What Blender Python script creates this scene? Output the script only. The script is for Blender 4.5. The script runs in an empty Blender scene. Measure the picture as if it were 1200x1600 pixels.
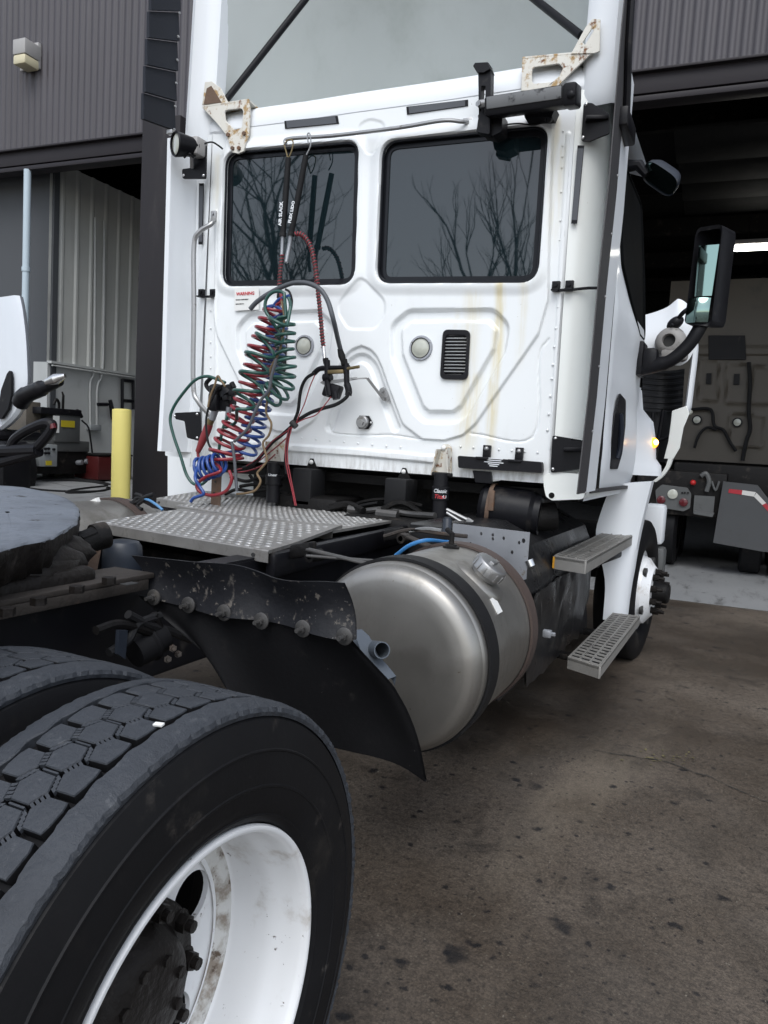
import bpy, bmesh, math, random
import numpy as np
from mathutils import Vector as V, Matrix
from mathutils.geometry import tessellate_polygon
random.seed(7)
SC = bpy.context.scene
COL = SC.collection
PI = math.pi
R = math.radians

# ------------------------------------------------------------------ camera calibration (truck axes: X right, Y forward, Z up, cab rear wall at Y=0)
CM = np.array([[0.90214, 0.42756, 0.05775], [0.08971, -0.05497, -0.99445], [-0.42202, 0.90231, -0.08794]])
CF = 1192.51
CC = np.array([1.89576, -3.65991, 1.42286])

def ray(x, y):
    return CM.T @ np.array([(x - 600) / CF, (y - 800) / CF, 1.0])

def P(x, y, X=None, Y=None, Z=None):
    """a point of the photograph, taken to the plane X=, Y= or Z= it really lies on"""
    d = ray(x, y)
    if X is not None: t = (X - CC[0]) / d[0]
    elif Y is not None: t = (Y - CC[1]) / d[1]
    else: t = (Z - CC[2]) / d[2]
    return V((CC + d * t).tolist())

def PL(pts, **k):
    return [P(a, b, **k) for a, b in pts]

# ------------------------------------------------------------------ objects
def _par(o, parent):
    if parent is None: return
    o.parent = parent
    if parent.type == 'EMPTY':
        o.matrix_parent_inverse = Matrix.LocRotScale(parent.location, parent.rotation_euler, None).inverted()

def tag(o, label=None, cat=None, group=None, kind=None):
    if label: o['label'] = label
    if cat: o['category'] = cat
    if group: o['group'] = group
    if kind: o['kind'] = kind
    return o

def thing(name, label, cat, loc=(0, 0, 0), group=None):
    o = bpy.data.objects.new(name, None)
    o.empty_display_size = .2
    COL.objects.link(o)
    o.location = loc
    return tag(o, label, cat, group)

def copy_tree(o, parent, off):
    """o and its children again, moved by off (a world offset)"""
    c = o.copy(); COL.objects.link(c)
    if parent is not None:
        c.parent = parent
    c.location = V(o.location) + (V(off) if off is not None else V((0, 0, 0)))
    for ch in list(o.children):
        copy_tree(ch, c, None)
    return c

class MB:
    def __init__(s):
        s.v = []; s.f = []; s.mi = []; s.cur = 0
    def add(s, vs, fs):
        b = len(s.v)
        s.v += [tuple(v) for v in vs]
        s.f += [tuple(i + b for i in f) for f in fs]
        s.mi += [s.cur] * len(fs)
        return s
    def mat(s, i):
        s.cur = i; return s
    # boxes -----------------------------------------------------------
    def obox(s, c, ax, ay, az, ch=0.0):
        """box with centre c and half-axis vectors; ch = chamfer"""
        c, ax, ay, az = V(c), V(ax), V(ay), V(az)
        bm = bmesh.new()
        m = {}
        for i in (-1, 1):
            for j in (-1, 1):
                for k in (-1, 1):
                    m[i, j, k] = bm.verts.new(c + ax * i + ay * j + az * k)
        for q in (((-1, -1, -1), (-1, -1, 1), (-1, 1, 1), (-1, 1, -1)), ((1, -1, -1), (1, 1, -1), (1, 1, 1), (1, -1, 1)),
                  ((-1, -1, -1), (1, -1, -1), (1, -1, 1), (-1, -1, 1)), ((-1, 1, -1), (-1, 1, 1), (1, 1, 1), (1, 1, -1)),
                  ((-1, -1, -1), (-1, 1, -1), (1, 1, -1), (1, -1, -1)), ((-1, -1, 1), (1, -1, 1), (1, 1, 1), (-1, 1, 1))):
            bm.faces.new([m[t] for t in q])
        if ch > 0:
            bmesh.ops.bevel(bm, geom=bm.edges[:], offset=ch, segments=2, profile=.5, affect='EDGES')
        bmesh.ops.recalc_face_normals(bm, faces=bm.faces[:])
        s.addbm(bm); return s
    def box(s, x0, x1, y0, y1, z0, z1, ch=0.0):
        return s.obox(((x0 + x1) / 2, (y0 + y1) / 2, (z0 + z1) / 2), ((x1 - x0) / 2, 0, 0), (0, (y1 - y0) / 2, 0), (0, 0, (z1 - z0) / 2), ch)
    def addbm(s, bm):
        bm.verts.index_update()
        s.add([v.co[:] for v in bm.verts], [[v.index for v in f.verts] for f in bm.faces])
        bm.free()
    # beam between two points with a rectangular section
    def beam(s, a, b, w, h, up=(0, 0, 1), ch=0.0):
        a, b = V(a), V(b); d = b - a; L = d.length; d.normalize()
        u = d.cross(V(up))
        if u.length < 1e-5: u = d.cross(V((1, 0, 0)))
        u.normalize(); n = u.cross(d)
        return s.obox((a + b) / 2, d * (L / 2), u * (w / 2), n * (h / 2), ch)
    # tube along a polyline -------------------------------------------
    def tube(s, pts, r, seg=8, caps=True, closed=False):
        pts = [V(p) for p in pts]; n = len(pts)
        rs = r if isinstance(r, (list, tuple)) else [r] * n
        tg = []
        for i in range(n):
            if closed: t = pts[(i + 1) % n] - pts[i - 1]
            else: t = pts[min(i + 1, n - 1)] - pts[max(i - 1, 0)]
            if t.length < 1e-9: t = V((0, 0, 1))
            tg.append(t.normalized())
        ref = V((0, 0, 1)) if abs(tg[0].z) < .9 else V((1, 0, 0))
        u = (ref - tg[0] * ref.dot(tg[0])).normalized()
        vs = []
        for i in range(n):
            u = (u - tg[i] * u.dot(tg[i]))
            if u.length < 1e-6: u = tg[i].orthogonal()
            u.normalize(); w = tg[i].cross(u)
            for k in range(seg):
                a = 2 * PI * k / seg
                vs.append(pts[i] + (u * math.cos(a) + w * math.sin(a)) * rs[i])
        fs = []
        for i in range(n if closed else n - 1):
            j = (i + 1) % n
            for k in range(seg):
                k2 = (k + 1) % seg
                fs.append((i * seg + k, i * seg + k2, j * seg + k2, j * seg + k))
        if caps and not closed:
            fs.append(tuple(range(seg))[::-1]); fs.append(tuple((n - 1) * seg + k for k in range(seg)))
        return s.add(vs, fs)
    def cyl(s, a, b, r, seg=20, r2=None):
        return s.tube([a, b], [r, r if r2 is None else r2], seg)
    # lathe: profile of (along, radius) round an axis ------------------
    def lathe(s, prof, o, ax, seg=48, caps=False):
        o, ax = V(o), V(ax).normalized()
        u = ax.orthogonal().normalized(); w = ax.cross(u)
        vs = []; fs = []
        for (h, r) in prof:
            for k in range(seg):
                a = 2 * PI * k / seg
                vs.append(o + ax * h + (u * math.cos(a) + w * math.sin(a)) * r)
        for i in range(len(prof) - 1):
            for k in range(seg):
                k2 = (k + 1) % seg
                fs.append((i * seg + k, i * seg + k2, (i + 1) * seg + k2, (i + 1) * seg + k))
        if caps:
            fs.append(tuple(range(seg))[::-1]); fs.append(tuple((len(prof) - 1) * seg + k for k in range(seg)))
        return s.add(vs, fs)
    # flat plate with holes: outline and holes are 3-D points, t is the thickness vector
    def plate(s, outline, t, holes=()):
        loops = [[V(p) for p in outline]] + [[V(p) for p in h] for h in holes]
        flat = [p for l in loops for p in l]; t = V(t); n = len(flat)
        tri = tessellate_polygon(loops)
        vs = flat + [p + t for p in flat]
        nrm = V((0, 0, 0))
        for a, b, c in tri: nrm += (flat[b] - flat[a]).cross(flat[c] - flat[a])
        fl = nrm.dot(t) > 0
        fs = []
        for a, b, c in tri:
            nn = (flat[b] - flat[a]).cross(flat[c] - flat[a])
            if nn.dot(t) > 0: a, c = c, a
            fs.append((a, b, c)); fs.append((c + n, b + n, a + n))
        b0 = 0
        for l in loops:
            m = len(l)
            for i in range(m):
                j = (i + 1) % m
                fs.append((b0 + i, b0 + j, b0 + j + n, b0 + i + n))
            b0 += m
        bm = bmesh.new()
        bv = [bm.verts.new(v) for v in vs]
        for f in fs:
            try: bm.faces.new([bv[i] for i in f])
            except ValueError: pass
        bmesh.ops.recalc_face_normals(bm, faces=bm.faces[:])
        s.addbm(bm); return s
    def grid(s, rows, close_u=False):
        """rows: list of equal-length lists of points"""
        m = len(rows[0]); vs = [p for r in rows for p in r]; fs = []
        for i in range(len(rows) - 1):
            for k in range(m - 1 + (1 if close_u else 0)):
                k2 = (k + 1) % m
                fs.append((i * m + k, i * m + k2, (i + 1) * m + k2, (i + 1) * m + k))
        return s.add(vs, fs)
    def dome(s, c, n, r, h, seg=10, rings=3, stretch=None):
        c, n = V(c), V(n).normalized()
        u = n.orthogonal().normalized() if stretch is None else V(stretch[0]).normalized(); w = n.cross(u)
        k1 = 1 if stretch is None else stretch[1]
        vs = []; fs = []
        for i in range(rings):
            a = PI / 2 * i / rings
            for k in range(seg):
                b = 2 * PI * k / seg
                vs.append(c + (u * math.cos(b) * k1 + w * math.sin(b)) * r * math.cos(a) + n * h * math.sin(a))
        vs.append(c + n * h)
        for i in range(rings - 1):
            for k in range(seg):
                k2 = (k + 1) % seg
                fs.append((i * seg + k, i * seg + k2, (i + 1) * seg + k2, (i + 1) * seg + k))
        for k in range(seg):
            fs.append(((rings - 1) * seg + k, (rings - 1) * seg + (k + 1) % seg, rings * seg))
        return s.add(vs, fs)
    def hexbolt(s, c, n, r, h, shank=0.0, sr=None):
        s.tube([V(c), V(c) + V(n).normalized() * h], r, 6)
        if shank: s.tube([V(c) + V(n).normalized() * h, V(c) + V(n).normalized() * (h + shank)], sr or r * .5, 8)
        return s
    def build(s, name, mat, parent=None, smooth=35, bevel=0, recalc=False, label=None):
        me = bpy.data.meshes.new(name)
        me.from_pydata(s.v, [], s.f)
        if recalc:
            bm = bmesh.new(); bm.from_mesh(me)
            bmesh.ops.recalc_face_normals(bm, faces=bm.faces[:]); bm.to_mesh(me); bm.free()
        mats = mat if isinstance(mat, (list, tuple)) else [mat]
        for m in mats: me.materials.append(m)
        if len(mats) > 1: me.polygons.foreach_set('material_index', s.mi)
        me.update()
        if smooth:
            me.polygons.foreach_set('use_smooth', [True] * len(me.polygons))
            me.set_sharp_from_angle(angle=R(smooth))
        o = bpy.data.objects.new(name, me)
        COL.objects.link(o)
        _par(o, parent)
        if bevel:
            m = o.modifiers.new('bevel', 'BEVEL'); m.width = bevel; m.segments = 2; m.limit_method = 'ANGLE'; m.angle_limit = R(40)
            m.harden_normals = False
        if label: o['label'] = label
        return o

def many(name, mat, parent, fns):
    for f in fns:
        mb = MB(); f(mb); mb.build(name, mat, parent)

def spline(pts, n=8):
    """Catmull-Rom through points"""
    pts = [V(p) for p in pts]
    q = [pts[0] * 2 - pts[1]] + pts + [pts[-1] * 2 - pts[-2]]
    out = []
    for i in range(1, len(q) - 2):
        p0, p1, p2, p3 = q[i - 1:i + 3]
        for k in range(n):
            t = k / n
            out.append(.5 * ((2 * p1) + (p2 - p0) * t + (2 * p0 - 5 * p1 + 4 * p2 - p3) * t * t + (3 * p1 - p0 - 3 * p2 + p3) * t ** 3))
    out.append(pts[-1]); return out

def helix(axis, rad, turns, n=14, ref=(1, 0, 0), ph=0.0, squash=1.0):
    """coil round an axis polyline; rad number or list (interpolated along the axis)"""
    ax = spline(axis, 10); L = [0]
    for a, b in zip(ax, ax[1:]): L.append(L[-1] + (b - a).length)
    N = int(turns * n); out = []
    rl = rad if isinstance(rad, (list, tuple)) else [rad, rad]
    for i in range(N + 1):
        t = i / N; s = t * L[-1]
        k = 0
        while k < len(L) - 2 and L[k + 1] < s: k += 1
        f = (s - L[k]) / max(1e-9, L[k + 1] - L[k]); c = ax[k].lerp(ax[k + 1], min(1, f))
        d = (ax[k + 1] - ax[k]).normalized()
        u = V(ref) - d * V(ref).dot(d); u.normalize(); w = d.cross(u)
        rr = rl[0] + (rl[-1] - rl[0]) * t if len(rl) == 2 else float(np.interp(t, np.linspace(0, 1, len(rl)), rl))
        wob = 1 + .1 * math.sin(i * .37 + ph * 3) + .05 * math.sin(i * .91)
        a = 2 * PI * turns * t + ph
        out.append(c + (u * math.cos(a) + w * math.sin(a) * squash) * rr * wob)
    return out

def rrect(corners, r, n=6):
    """corner points (3-D, in order) rounded with radius r"""
    out = []; m = len(corners)
    rr = r if isinstance(r, (list, tuple)) else [r] * m
    for i in range(m):
        p, a, b = V(corners[i]), V(corners[i - 1]), V(corners[(i + 1) % m])
        da = (a - p).normalized(); db = (b - p).normalized()
        ang = da.angle(db); d = min(rr[i] / max(.05, math.tan(ang / 2)), (a - p).length * .48, (b - p).length * .48)
        p0, p2 = p + da * d, p + db * d
        for k in range(n + 1):
            t = k / n
            out.append(p0 * (1 - t) ** 2 * 1.0 + p * 2 * t * (1 - t) + p2 * t * t)
    return out

def text_mesh(body, name, size, o, u, v, mat, parent, depth=.0008, shear=0.0, align='LEFT', bold=0.0):
    """lettering as real mesh: origin o, reading direction u, up direction v"""
    cu = bpy.data.curves.new('lettering', 'FONT'); cu.body = body; cu.size = size; cu.extrude = depth; cu.shear = shear; cu.align_x = align
    cu.offset = bold; cu.resolution_u = 2
    t = bpy.data.objects.new('lettering_tmp', cu); COL.objects.link(t)
    dg = bpy.context.evaluated_depsgraph_get()
    me = bpy.data.meshes.new_from_object(t.evaluated_get(dg))
    bpy.data.objects.remove(t)
    u, v = V(u).normalized(), V(v); v = (v - u * v.dot(u)).normalized(); n = u.cross(v)
    o = V(o)
    for vt in me.vertices:
        vt.co = o + u * vt.co.x + v * vt.co.y + n * vt.co.z
    me.materials.clear(); me.materials.append(mat)
    ob = bpy.data.objects.new(name, me); COL.objects.link(ob); _par(ob, parent)
    return ob
EXPOSURE, SKY, SUN = 1.04, 0.125, 0.75
# ------------------------------------------------------------------ materials
def _mix(nt, blend='MIX'):
    n = nt.nodes.new('ShaderNodeMix'); n.data_type = 'RGBA'; n.blend_type = blend
    return n
def _mixlink(nt, fac, a, b, blend='MIX'):
    n = _mix(nt, blend)
    for sock, val in ((n.inputs[0], fac), (n.inputs[6], a), (n.inputs[7], b)):
        if isinstance(val, (int, float)): sock.default_value = val
        elif isinstance(val, (tuple, list)): sock.default_value = (*val[:3], 1)
        else: nt.links.new(val, sock)
    return n.outputs[2]
def _math(nt, op, a, b=None, clamp=False):
    n = nt.nodes.new('ShaderNodeMath'); n.operation = op; n.use_clamp = clamp
    for i, v in enumerate((a, b)):
        if v is None: continue
        if isinstance(v, (int, float)): n.inputs[i].default_value = v
        else: nt.links.new(v, n.inputs[i])
    return n.outputs[0]
def _noise(nt, co, scale, detail=4, rough=.55, dist=0.0):
    n = nt.nodes.new('ShaderNodeTexNoise'); n.inputs['Scale'].default_value = scale; n.inputs['Detail'].default_value = detail
    n.inputs['Roughness'].default_value = rough; n.inputs['Distortion'].default_value = dist
    nt.links.new(co, n.inputs['Vector']); return n.outputs['Fac']
def _ramp(nt, fac, lo, hi):
    n = nt.nodes.new('ShaderNodeMapRange'); n.inputs[1].default_value = lo; n.inputs[2].default_value = hi
    nt.links.new(fac, n.inputs[0]); n.interpolation_type = 'SMOOTHSTEP'
    return n.outputs[0]
def _scaled(nt, co, sc):
    n = nt.nodes.new('ShaderNodeMapping'); n.inputs['Scale'].default_value = sc; nt.links.new(co, n.inputs[0]); return n.outputs[0]

def newmat(name):
    m = bpy.data.materials.new(name); m.use_nodes = True
    nt = m.node_tree; b = nt.nodes['Principled BSDF']
    tc = nt.nodes.new('ShaderNodeTexCoord')
    return m, nt, b, tc.outputs['Object']

def mat(name, col, rough=.5, metal=0.0, var=.12, scale=6, bump=0.0, bscale=80, dirt=None, coat=0.0, spec=None, rvar=.1, emit=None):
    if spec is None: spec = .18 if max(col) < .03 and not metal else .45
    """dirt: list of (colour, lo, hi, scale, (sx,sy,sz))"""
    m, nt, b, co = newmat(name)
    f = _noise(nt, co, scale)
    lo = tuple(c * (1 - var) for c in col); hi = tuple(min(1, c * (1 + var)) for c in col)
    c = _mixlink(nt, f, lo, hi)
    rg = _math(nt, 'MULTIPLY_ADD', f, rvar * 2); nt.nodes[-1].inputs[2].default_value = rough - rvar
    for d in (dirt or ()):
        dc, l, h, sc, st = d
        g = _ramp(nt, _noise(nt, _scaled(nt, co, st), sc, 6, .65), l, h)
        c = _mixlink(nt, g, c, dc)
        rg = _math(nt, 'MAXIMUM', rg, _math(nt, 'MULTIPLY', g, .75))
        if metal:
            mm = _math(nt, 'SUBTRACT', metal, _math(nt, 'MULTIPLY', g, metal * .85))
            nt.links.new(mm, b.inputs['Metallic'])
    nt.links.new(c, b.inputs['Base Color']); nt.links.new(rg, b.inputs['Roughness'])
    if not (metal and dirt): b.inputs['Metallic'].default_value = metal
    b.inputs['Coat Weight'].default_value = coat; b.inputs['Coat Roughness'].default_value = .08
    b.inputs['Specular IOR Level'].default_value = spec
    if bump:
        bp = nt.nodes.new('ShaderNodeBump'); bp.inputs['Strength'].default_value = bump; bp.inputs['Distance'].default_value = .01
        nt.links.new(_noise(nt, co, bscale, 5), bp.inputs['Height']); nt.links.new(bp.outputs[0], b.inputs['Normal'])
    if emit:
        b.inputs['Emission Color'].default_value = (*emit[:3], 1); b.inputs['Emission Strength'].default_value = emit[3]
    return m

GR = (.11, .085, .05); RUST = (.17, .07, .025); RUSTD = (.06, .028, .015); MUD = (.09, .075, .06)
S1 = (1, 1, 1)
M = {}
M['white'] = mat('white_paint', (.80, .825, .835), .32, var=.03, scale=3, coat=.5, dirt=[((.42, .42, .38), .63, .85, 2.2, (1, 1, .35)), ((.2, .19, .17), .74, .82, 30, S1)])
M['whiteclean'] = mat('glossy_white_paint', (.72, .745, .77), .5, var=.02, scale=3, coat=.12, dirt=[((.45, .46, .46), .66, .9, 3, (1, 1, .5))])
M['cream'] = mat('aged_white_paint', (.82, .84, .81), .4, var=.05, scale=2, coat=.3, dirt=[((.52, .50, .40), .6, .88, 2.4, (1, 1, .2)), ((.2, .18, .14), .72, .8, 26, S1)])
M['rustwhite'] = mat('rusty_white_steel', (.66, .64, .58), .55, var=.06, dirt=[((.38, .25, .11), .53, .64, 14, S1), (RUST, .58, .68, 20, S1), (RUSTD, .65, .72, 28, S1)], bump=.15, bscale=60)
M['rust'] = mat('rusty_steel', (.13, .085, .06), .8, var=.35, scale=14, bump=.3, bscale=70, dirt=[(RUST, .5, .7, 10, S1)])
M['brownrust'] = mat('dark_rusty_rail', (.032, .026, .022), .75, var=.4, scale=9, bump=.3, bscale=60, dirt=[((.12, .07, .045), .55, .75, 6, S1)])
M['blackplast'] = mat('black_plastic', (.010, .010, .012), .42, var=.2, bump=.08, bscale=300, dirt=[((.06, .055, .05), .6, .8, 9, S1)])
M['blacksteel'] = mat('black_painted_steel', (.008, .008, .010), .4, var=.2, dirt=[((.05, .045, .04), .58, .8, 7, S1)])
M['grime'] = mat('greasy_dark_steel', (.007, .0065, .0065), .55, var=.4, scale=12, bump=.3, bscale=50, dirt=[((.045, .038, .032), .55, .75, 8, S1)])
M['rubber'] = mat('black_rubber', (.012, .012, .013), .62, var=.2, bump=.06, bscale=150, dirt=[((.05, .047, .045), .6, .85, 7, S1)])
M['flaprub'] = mat('grey_rubber_flap', (.045, .043, .045), .6, var=.15, bump=.05, bscale=150, dirt=[((.09, .085, .08), .6, .85, 9, S1)])
M['chrome'] = mat('bright_metal', (.62, .62, .62), .25, .95, var=.08, dirt=[((.25, .23, .2), .62, .8, 20, S1)])
M['steel'] = mat('dull_steel', (.36, .36, .36), .42, .85, var=.15, scale=20, dirt=[((.12, .1, .08), .58, .75, 16, S1)])
M['darkgalv'] = mat('dull_blue_grey_steel', (.085, .10, .12), .5, .3, var=.2, scale=14)
M['greysteel'] = mat('grey_galvanised_steel', (.27, .28, .30), .5, .55, var=.15, scale=14, dirt=[((.12, .1, .08), .6, .75, 14, S1)])
M['red'] = mat('red_hose', (.20, .010, .018), .3, var=.2, coat=.3)
M['blue'] = mat('blue_hose', (.012, .05, .22), .3, var=.2, coat=.3)
M['green'] = mat('green_hose', (.011, .062, .048), .32, var=.2, coat=.3)
M['greyhose'] = mat('grey_cable_sheath', (.07, .075, .085), .5, var=.15)
M['blackcable'] = mat('black_cable', (.015, .015, .016), .5, var=.2)
M['tan'] = mat('tan_wire_loom', (.16, .11, .06), .7, var=.4, scale=40)
M['brass'] = mat('brass', (.22, .17, .09), .45, .8, var=.15)
M['yellow'] = mat('yellow_paint', (.76, .66, .20), .5, var=.06, scale=3, dirt=[((.50, .44, .20), .62, .8, 5, (1, 1, .5)), ((.09, .06, .03), .70, .76, 26, (1, 1, .6))], bump=.05, bscale=40)
M['lens'] = mat('clear_lens', (.45, .46, .40), .12, var=.12, scale=40, coat=.6)
M['lensrim'] = mat('grey_lamp_rim', (.36, .37, .40), .35, .4, var=.1)
M['amber'] = mat('amber_lens', (.8, .25, .02), .25, emit=(1, .30, .03, 1.6))
M['amberhot'] = mat('lit_amber_bulb', (.9, .6, .3), .25, emit=(1, .62, .22, 4.5))
M['amberdull'] = mat('amber_reflector', (.55, .28, .03), .3)
M['redlens'] = mat('red_tail_lens', (.09, .008, .012), .25, var=.2)
M['redpaint'] = mat('red_painted_metal', (.06, .008, .008), .4, var=.2)
M['label'] = mat('white_label', (.72, .72, .70), .5, var=.03)
M['inkred'] = mat('red_print', (.5, .04, .05), .5, var=.05)
M['inkwhite'] = mat('white_print', (.72, .74, .76), .5, var=.05)
M['inkblack'] = mat('black_print', (.03, .03, .03), .5, var=.05)
M['yellowlabel'] = mat('yellow_label', (.45, .36, .02), .5, var=.05)
M['liner'] = mat('fender_liner_plastic', (.03, .031, .034), .6, var=.25, scale=5, bump=.1, bscale=120, dirt=[((.075, .07, .065), .58, .8, 8, S1)])
M['grease'] = mat('grease_covered_steel', (.145, .162, .19), .5, var=.2, scale=5, bump=1.0, bscale=11, dirt=[((.075, .083, .097), .5, .7, 4, S1), ((.03, .028, .027), .60, .67, 12, S1)], rvar=.15)
M['greasedark'] = mat('dark_caked_grease', (.013, .011, .010), .5, var=.5, scale=9, bump=.9, bscale=22, dirt=[((.07, .06, .055), .6, .75, 9, S1)])
M['duct'] = mat('dark_workshop_wall', (.06, .064, .07), .7, var=.08)
M['glass_mirror'] = mat('mirror_glass', (.20, .29, .27), .03, 1.0, var=.02, rvar=.01)
M['bluebag'] = mat('blue_black_rubber', (.018, .023, .033), .42, var=.2, dirt=[((.07, .065, .06), .6, .8, 9, S1)])

M['boltsteel'] = mat('weathered_zinc_bolt', (.10, .097, .095), .5, .7, var=.2, scale=30, dirt=[((.07, .06, .05), .55, .75, 20, S1)])

def m_glass():
    m, nt, b, co = newmat('dark_window_glass')
    b.inputs['Base Color'].default_value = (.007, .014, .017, 1); b.inputs['Roughness'].default_value = .025
    b.inputs['IOR'].default_value = 1.66
    g = _ramp(nt, _noise(nt, _scaled(nt, co, (1, 1, .5)), 7, 6, .7), .6, .9)
    r = _math(nt, 'MULTIPLY_ADD', g, .12); nt.nodes[-1].inputs[2].default_value = .02
    nt.links.new(r, b.inputs['Roughness'])
    return m
M['glass'] = m_glass()
M['tinted'] = mat('black_tinted_glass', (.005, .0055, .006), .7, var=.1, rvar=.03, spec=.05)
M['glassframe'] = mat('window_gasket', (.012, .013, .016), .18, var=.1, rvar=.03)

def m_wall():
    """white cab steel with the yellowish water stains and small rust runs of the photograph"""
    m, nt, b, co = newmat('stained_white_cab_steel')
    sep = nt.nodes.new('ShaderNodeSeparateXYZ'); nt.links.new(co, sep.inputs[0])
    x, z = sep.outputs[0], sep.outputs[2]
    c = _mixlink(nt, _noise(nt, co, 2.2), (.76, .785, .795), (.805, .825, .83))
    # faint grime
    g = _ramp(nt, _noise(nt, _scaled(nt, co, (1, 1, .3)), 4, 7, .7), .56, .85)
    c = _mixlink(nt, _math(nt, 'MULTIPLY', g, .4), c, (.52, .52, .47))
    # streaks: narrow columns of stain running down from given places (x centre, half width, z top, z bottom, strength)
    wob = _math(nt, 'MULTIPLY_ADD', _noise(nt, _scaled(nt, co, (.3, 1, 1.4)), 2.5), .05); nt.nodes[-1].inputs[2].default_value = -.025
    xw = _math(nt, 'ADD', x, wob)
    st = None
    for (xc, hw, zt, zb, k) in ((.742, .028, 2.33, 1.38, .8), (.60, .05, 2.20, 1.36, .35), (.86, .025, 2.34, 1.8, .3), (.515, .02, 2.1, 1.95, .3), (-1.0, .03, 3.02, 2.6, .3), (.985, .03, 2.86, 2.35, .35), (.62, .055, 1.80, 1.34, .6), (-.86, .03, 3.12, 2.98, .9), (.955, .02, 3.0, 2.5, .4)):
        d = _math(nt, 'ABSOLUTE', _math(nt, 'SUBTRACT', xw, xc))
        a = _ramp(nt, d, hw * 1.5, 0)
        up = _ramp(nt, z, zt + .03, zt - .03); dn = _ramp(nt, z, zb - .05, zb + .25)
        q = _math(nt, 'MULTIPLY', _math(nt, 'MULTIPLY', a, _math(nt, 'MULTIPLY', up, dn)), k)
        st = q if st is None else _math(nt, 'MAXIMUM', st, q)
    brk = _ramp(nt, _noise(nt, _scaled(nt, co, (8, 1, .8)), 4, 5), .25, .6)
    c = _mixlink(nt, _math(nt, 'MULTIPLY', st, brk), c, (.60, .50, .24))
    sp = _ramp(nt, _noise(nt, co, 38, 3), .73, .78)
    c = _mixlink(nt, _math(nt, 'MULTIPLY', sp, .6), c, (.28, .25, .19))
    # dirt gathering low on the wall
    lowd = _math(nt, 'MULTIPLY', _ramp(nt, z, 1.42, 1.27), _ramp(nt, _noise(nt, _scaled(nt, co, (5, 1, 1)), 6, 6, .7), .38, .7))
    c = _mixlink(nt, _math(nt, 'MULTIPLY', lowd, .65), c, (.30, .29, .26))
    nt.links.new(c, b.inputs['Base Color'])
    b.inputs['Roughness'].default_value = .34; b.inputs['Coat Weight'].default_value = .35; b.inputs['Coat Roughness'].default_value = .12
    return m
M['wall'] = m_wall()

def m_tank():
    m, nt, b, co = newmat('brushed_tank_aluminium')
    c = _mixlink(nt, _noise(nt, co, 5, 6), (.25, .24, .22), (.38, .366, .345))
    d = _ramp(nt, _noise(nt, _scaled(nt, co, (1, 1, .6)), 3.2, 7, .7), .45, .68)
    c = _mixlink(nt, _math(nt, 'MULTIPLY', d, .6), c, (.13, .12, .10))
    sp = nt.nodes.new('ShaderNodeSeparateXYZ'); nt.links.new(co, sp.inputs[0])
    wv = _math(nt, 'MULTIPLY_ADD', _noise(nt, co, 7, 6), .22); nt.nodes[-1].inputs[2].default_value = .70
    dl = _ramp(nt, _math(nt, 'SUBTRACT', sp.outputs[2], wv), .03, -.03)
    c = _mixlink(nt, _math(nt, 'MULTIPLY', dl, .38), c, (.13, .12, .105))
    s = _ramp(nt, _noise(nt, co, 60, 2), .72, .76)
    c = _mixlink(nt, s, c, (.15, .13, .1))
    nt.links.new(c, b.inputs['Base Color']); b.inputs['Metallic'].default_value = .82
    r = _math(nt, 'MULTIPLY_ADD', _math(nt, 'ADD', d, _noise(nt, _scaled(nt, co, (1, 40, 1)), 6)), .2); nt.nodes[-1].inputs[2].default_value = .3
    nt.links.new(r, b.inputs['Roughness'])
    return m
M['tank'] = m_tank()

def m_tread():
    m, nt, b, co = newmat('worn_tyre_tread')
    c = _mixlink(nt, _noise(nt, co, 16, 6, .7), (.021, .0245, .031), (.039, .044, .053))
    d = _ramp(nt, _noise(nt, co, 42, 6, .7), .57, .74)
    c = _mixlink(nt, _math(nt, 'MULTIPLY', d, .6), c, (.095, .10, .108))
    d2 = _ramp(nt, _noise(nt, co, 9, 5, .65), .5, .72)
    c = _mixlink(nt, _math(nt, 'MULTIPLY', d2, .55), c, (.018, .021, .027))
    nt.links.new(c, b.inputs['Base Color']); b.inputs['Roughness'].default_value = .6
    bp = nt.nodes.new('ShaderNodeBump'); bp.inputs['Strength'].default_value = .5; bp.inputs['Distance'].default_value = .008
    nt.links.new(_noise(nt, co, 90, 6, .7), bp.inputs['Height']); nt.links.new(bp.outputs[0], b.inputs['Normal'])
    return m
M['tread'] = m_tread()
M['tyre'] = mat('tyre_sidewall', (.007, .007, .008), .55, var=.25, scale=7, bump=.05, bscale=120, dirt=[((.030, .027, .024), .54, .8, 4, S1), ((.06, .055, .05), .66, .78, 34, (1, .4, .4)), ((.045, .04, .036), .6, .8, 12, S1)])
M['rim'] = mat('white_wheel_paint', (.76, .77, .78), .35, var=.05, scale=8, coat=.3, dirt=[((.40, .36, .31), .56, .78, 7, S1), ((.17, .09, .04), .69, .74, 26, S1), ((.10, .08, .07), .66, .71, 48, S1)])
M['rimdirty'] = mat('dirty_white_wheel_paint', (.62, .62, .60), .45, var=.08, scale=8, dirt=[((.26, .22, .18), .42, .62, 14, S1), ((.10, .07, .05), .56, .66, 30, S1)])

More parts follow.
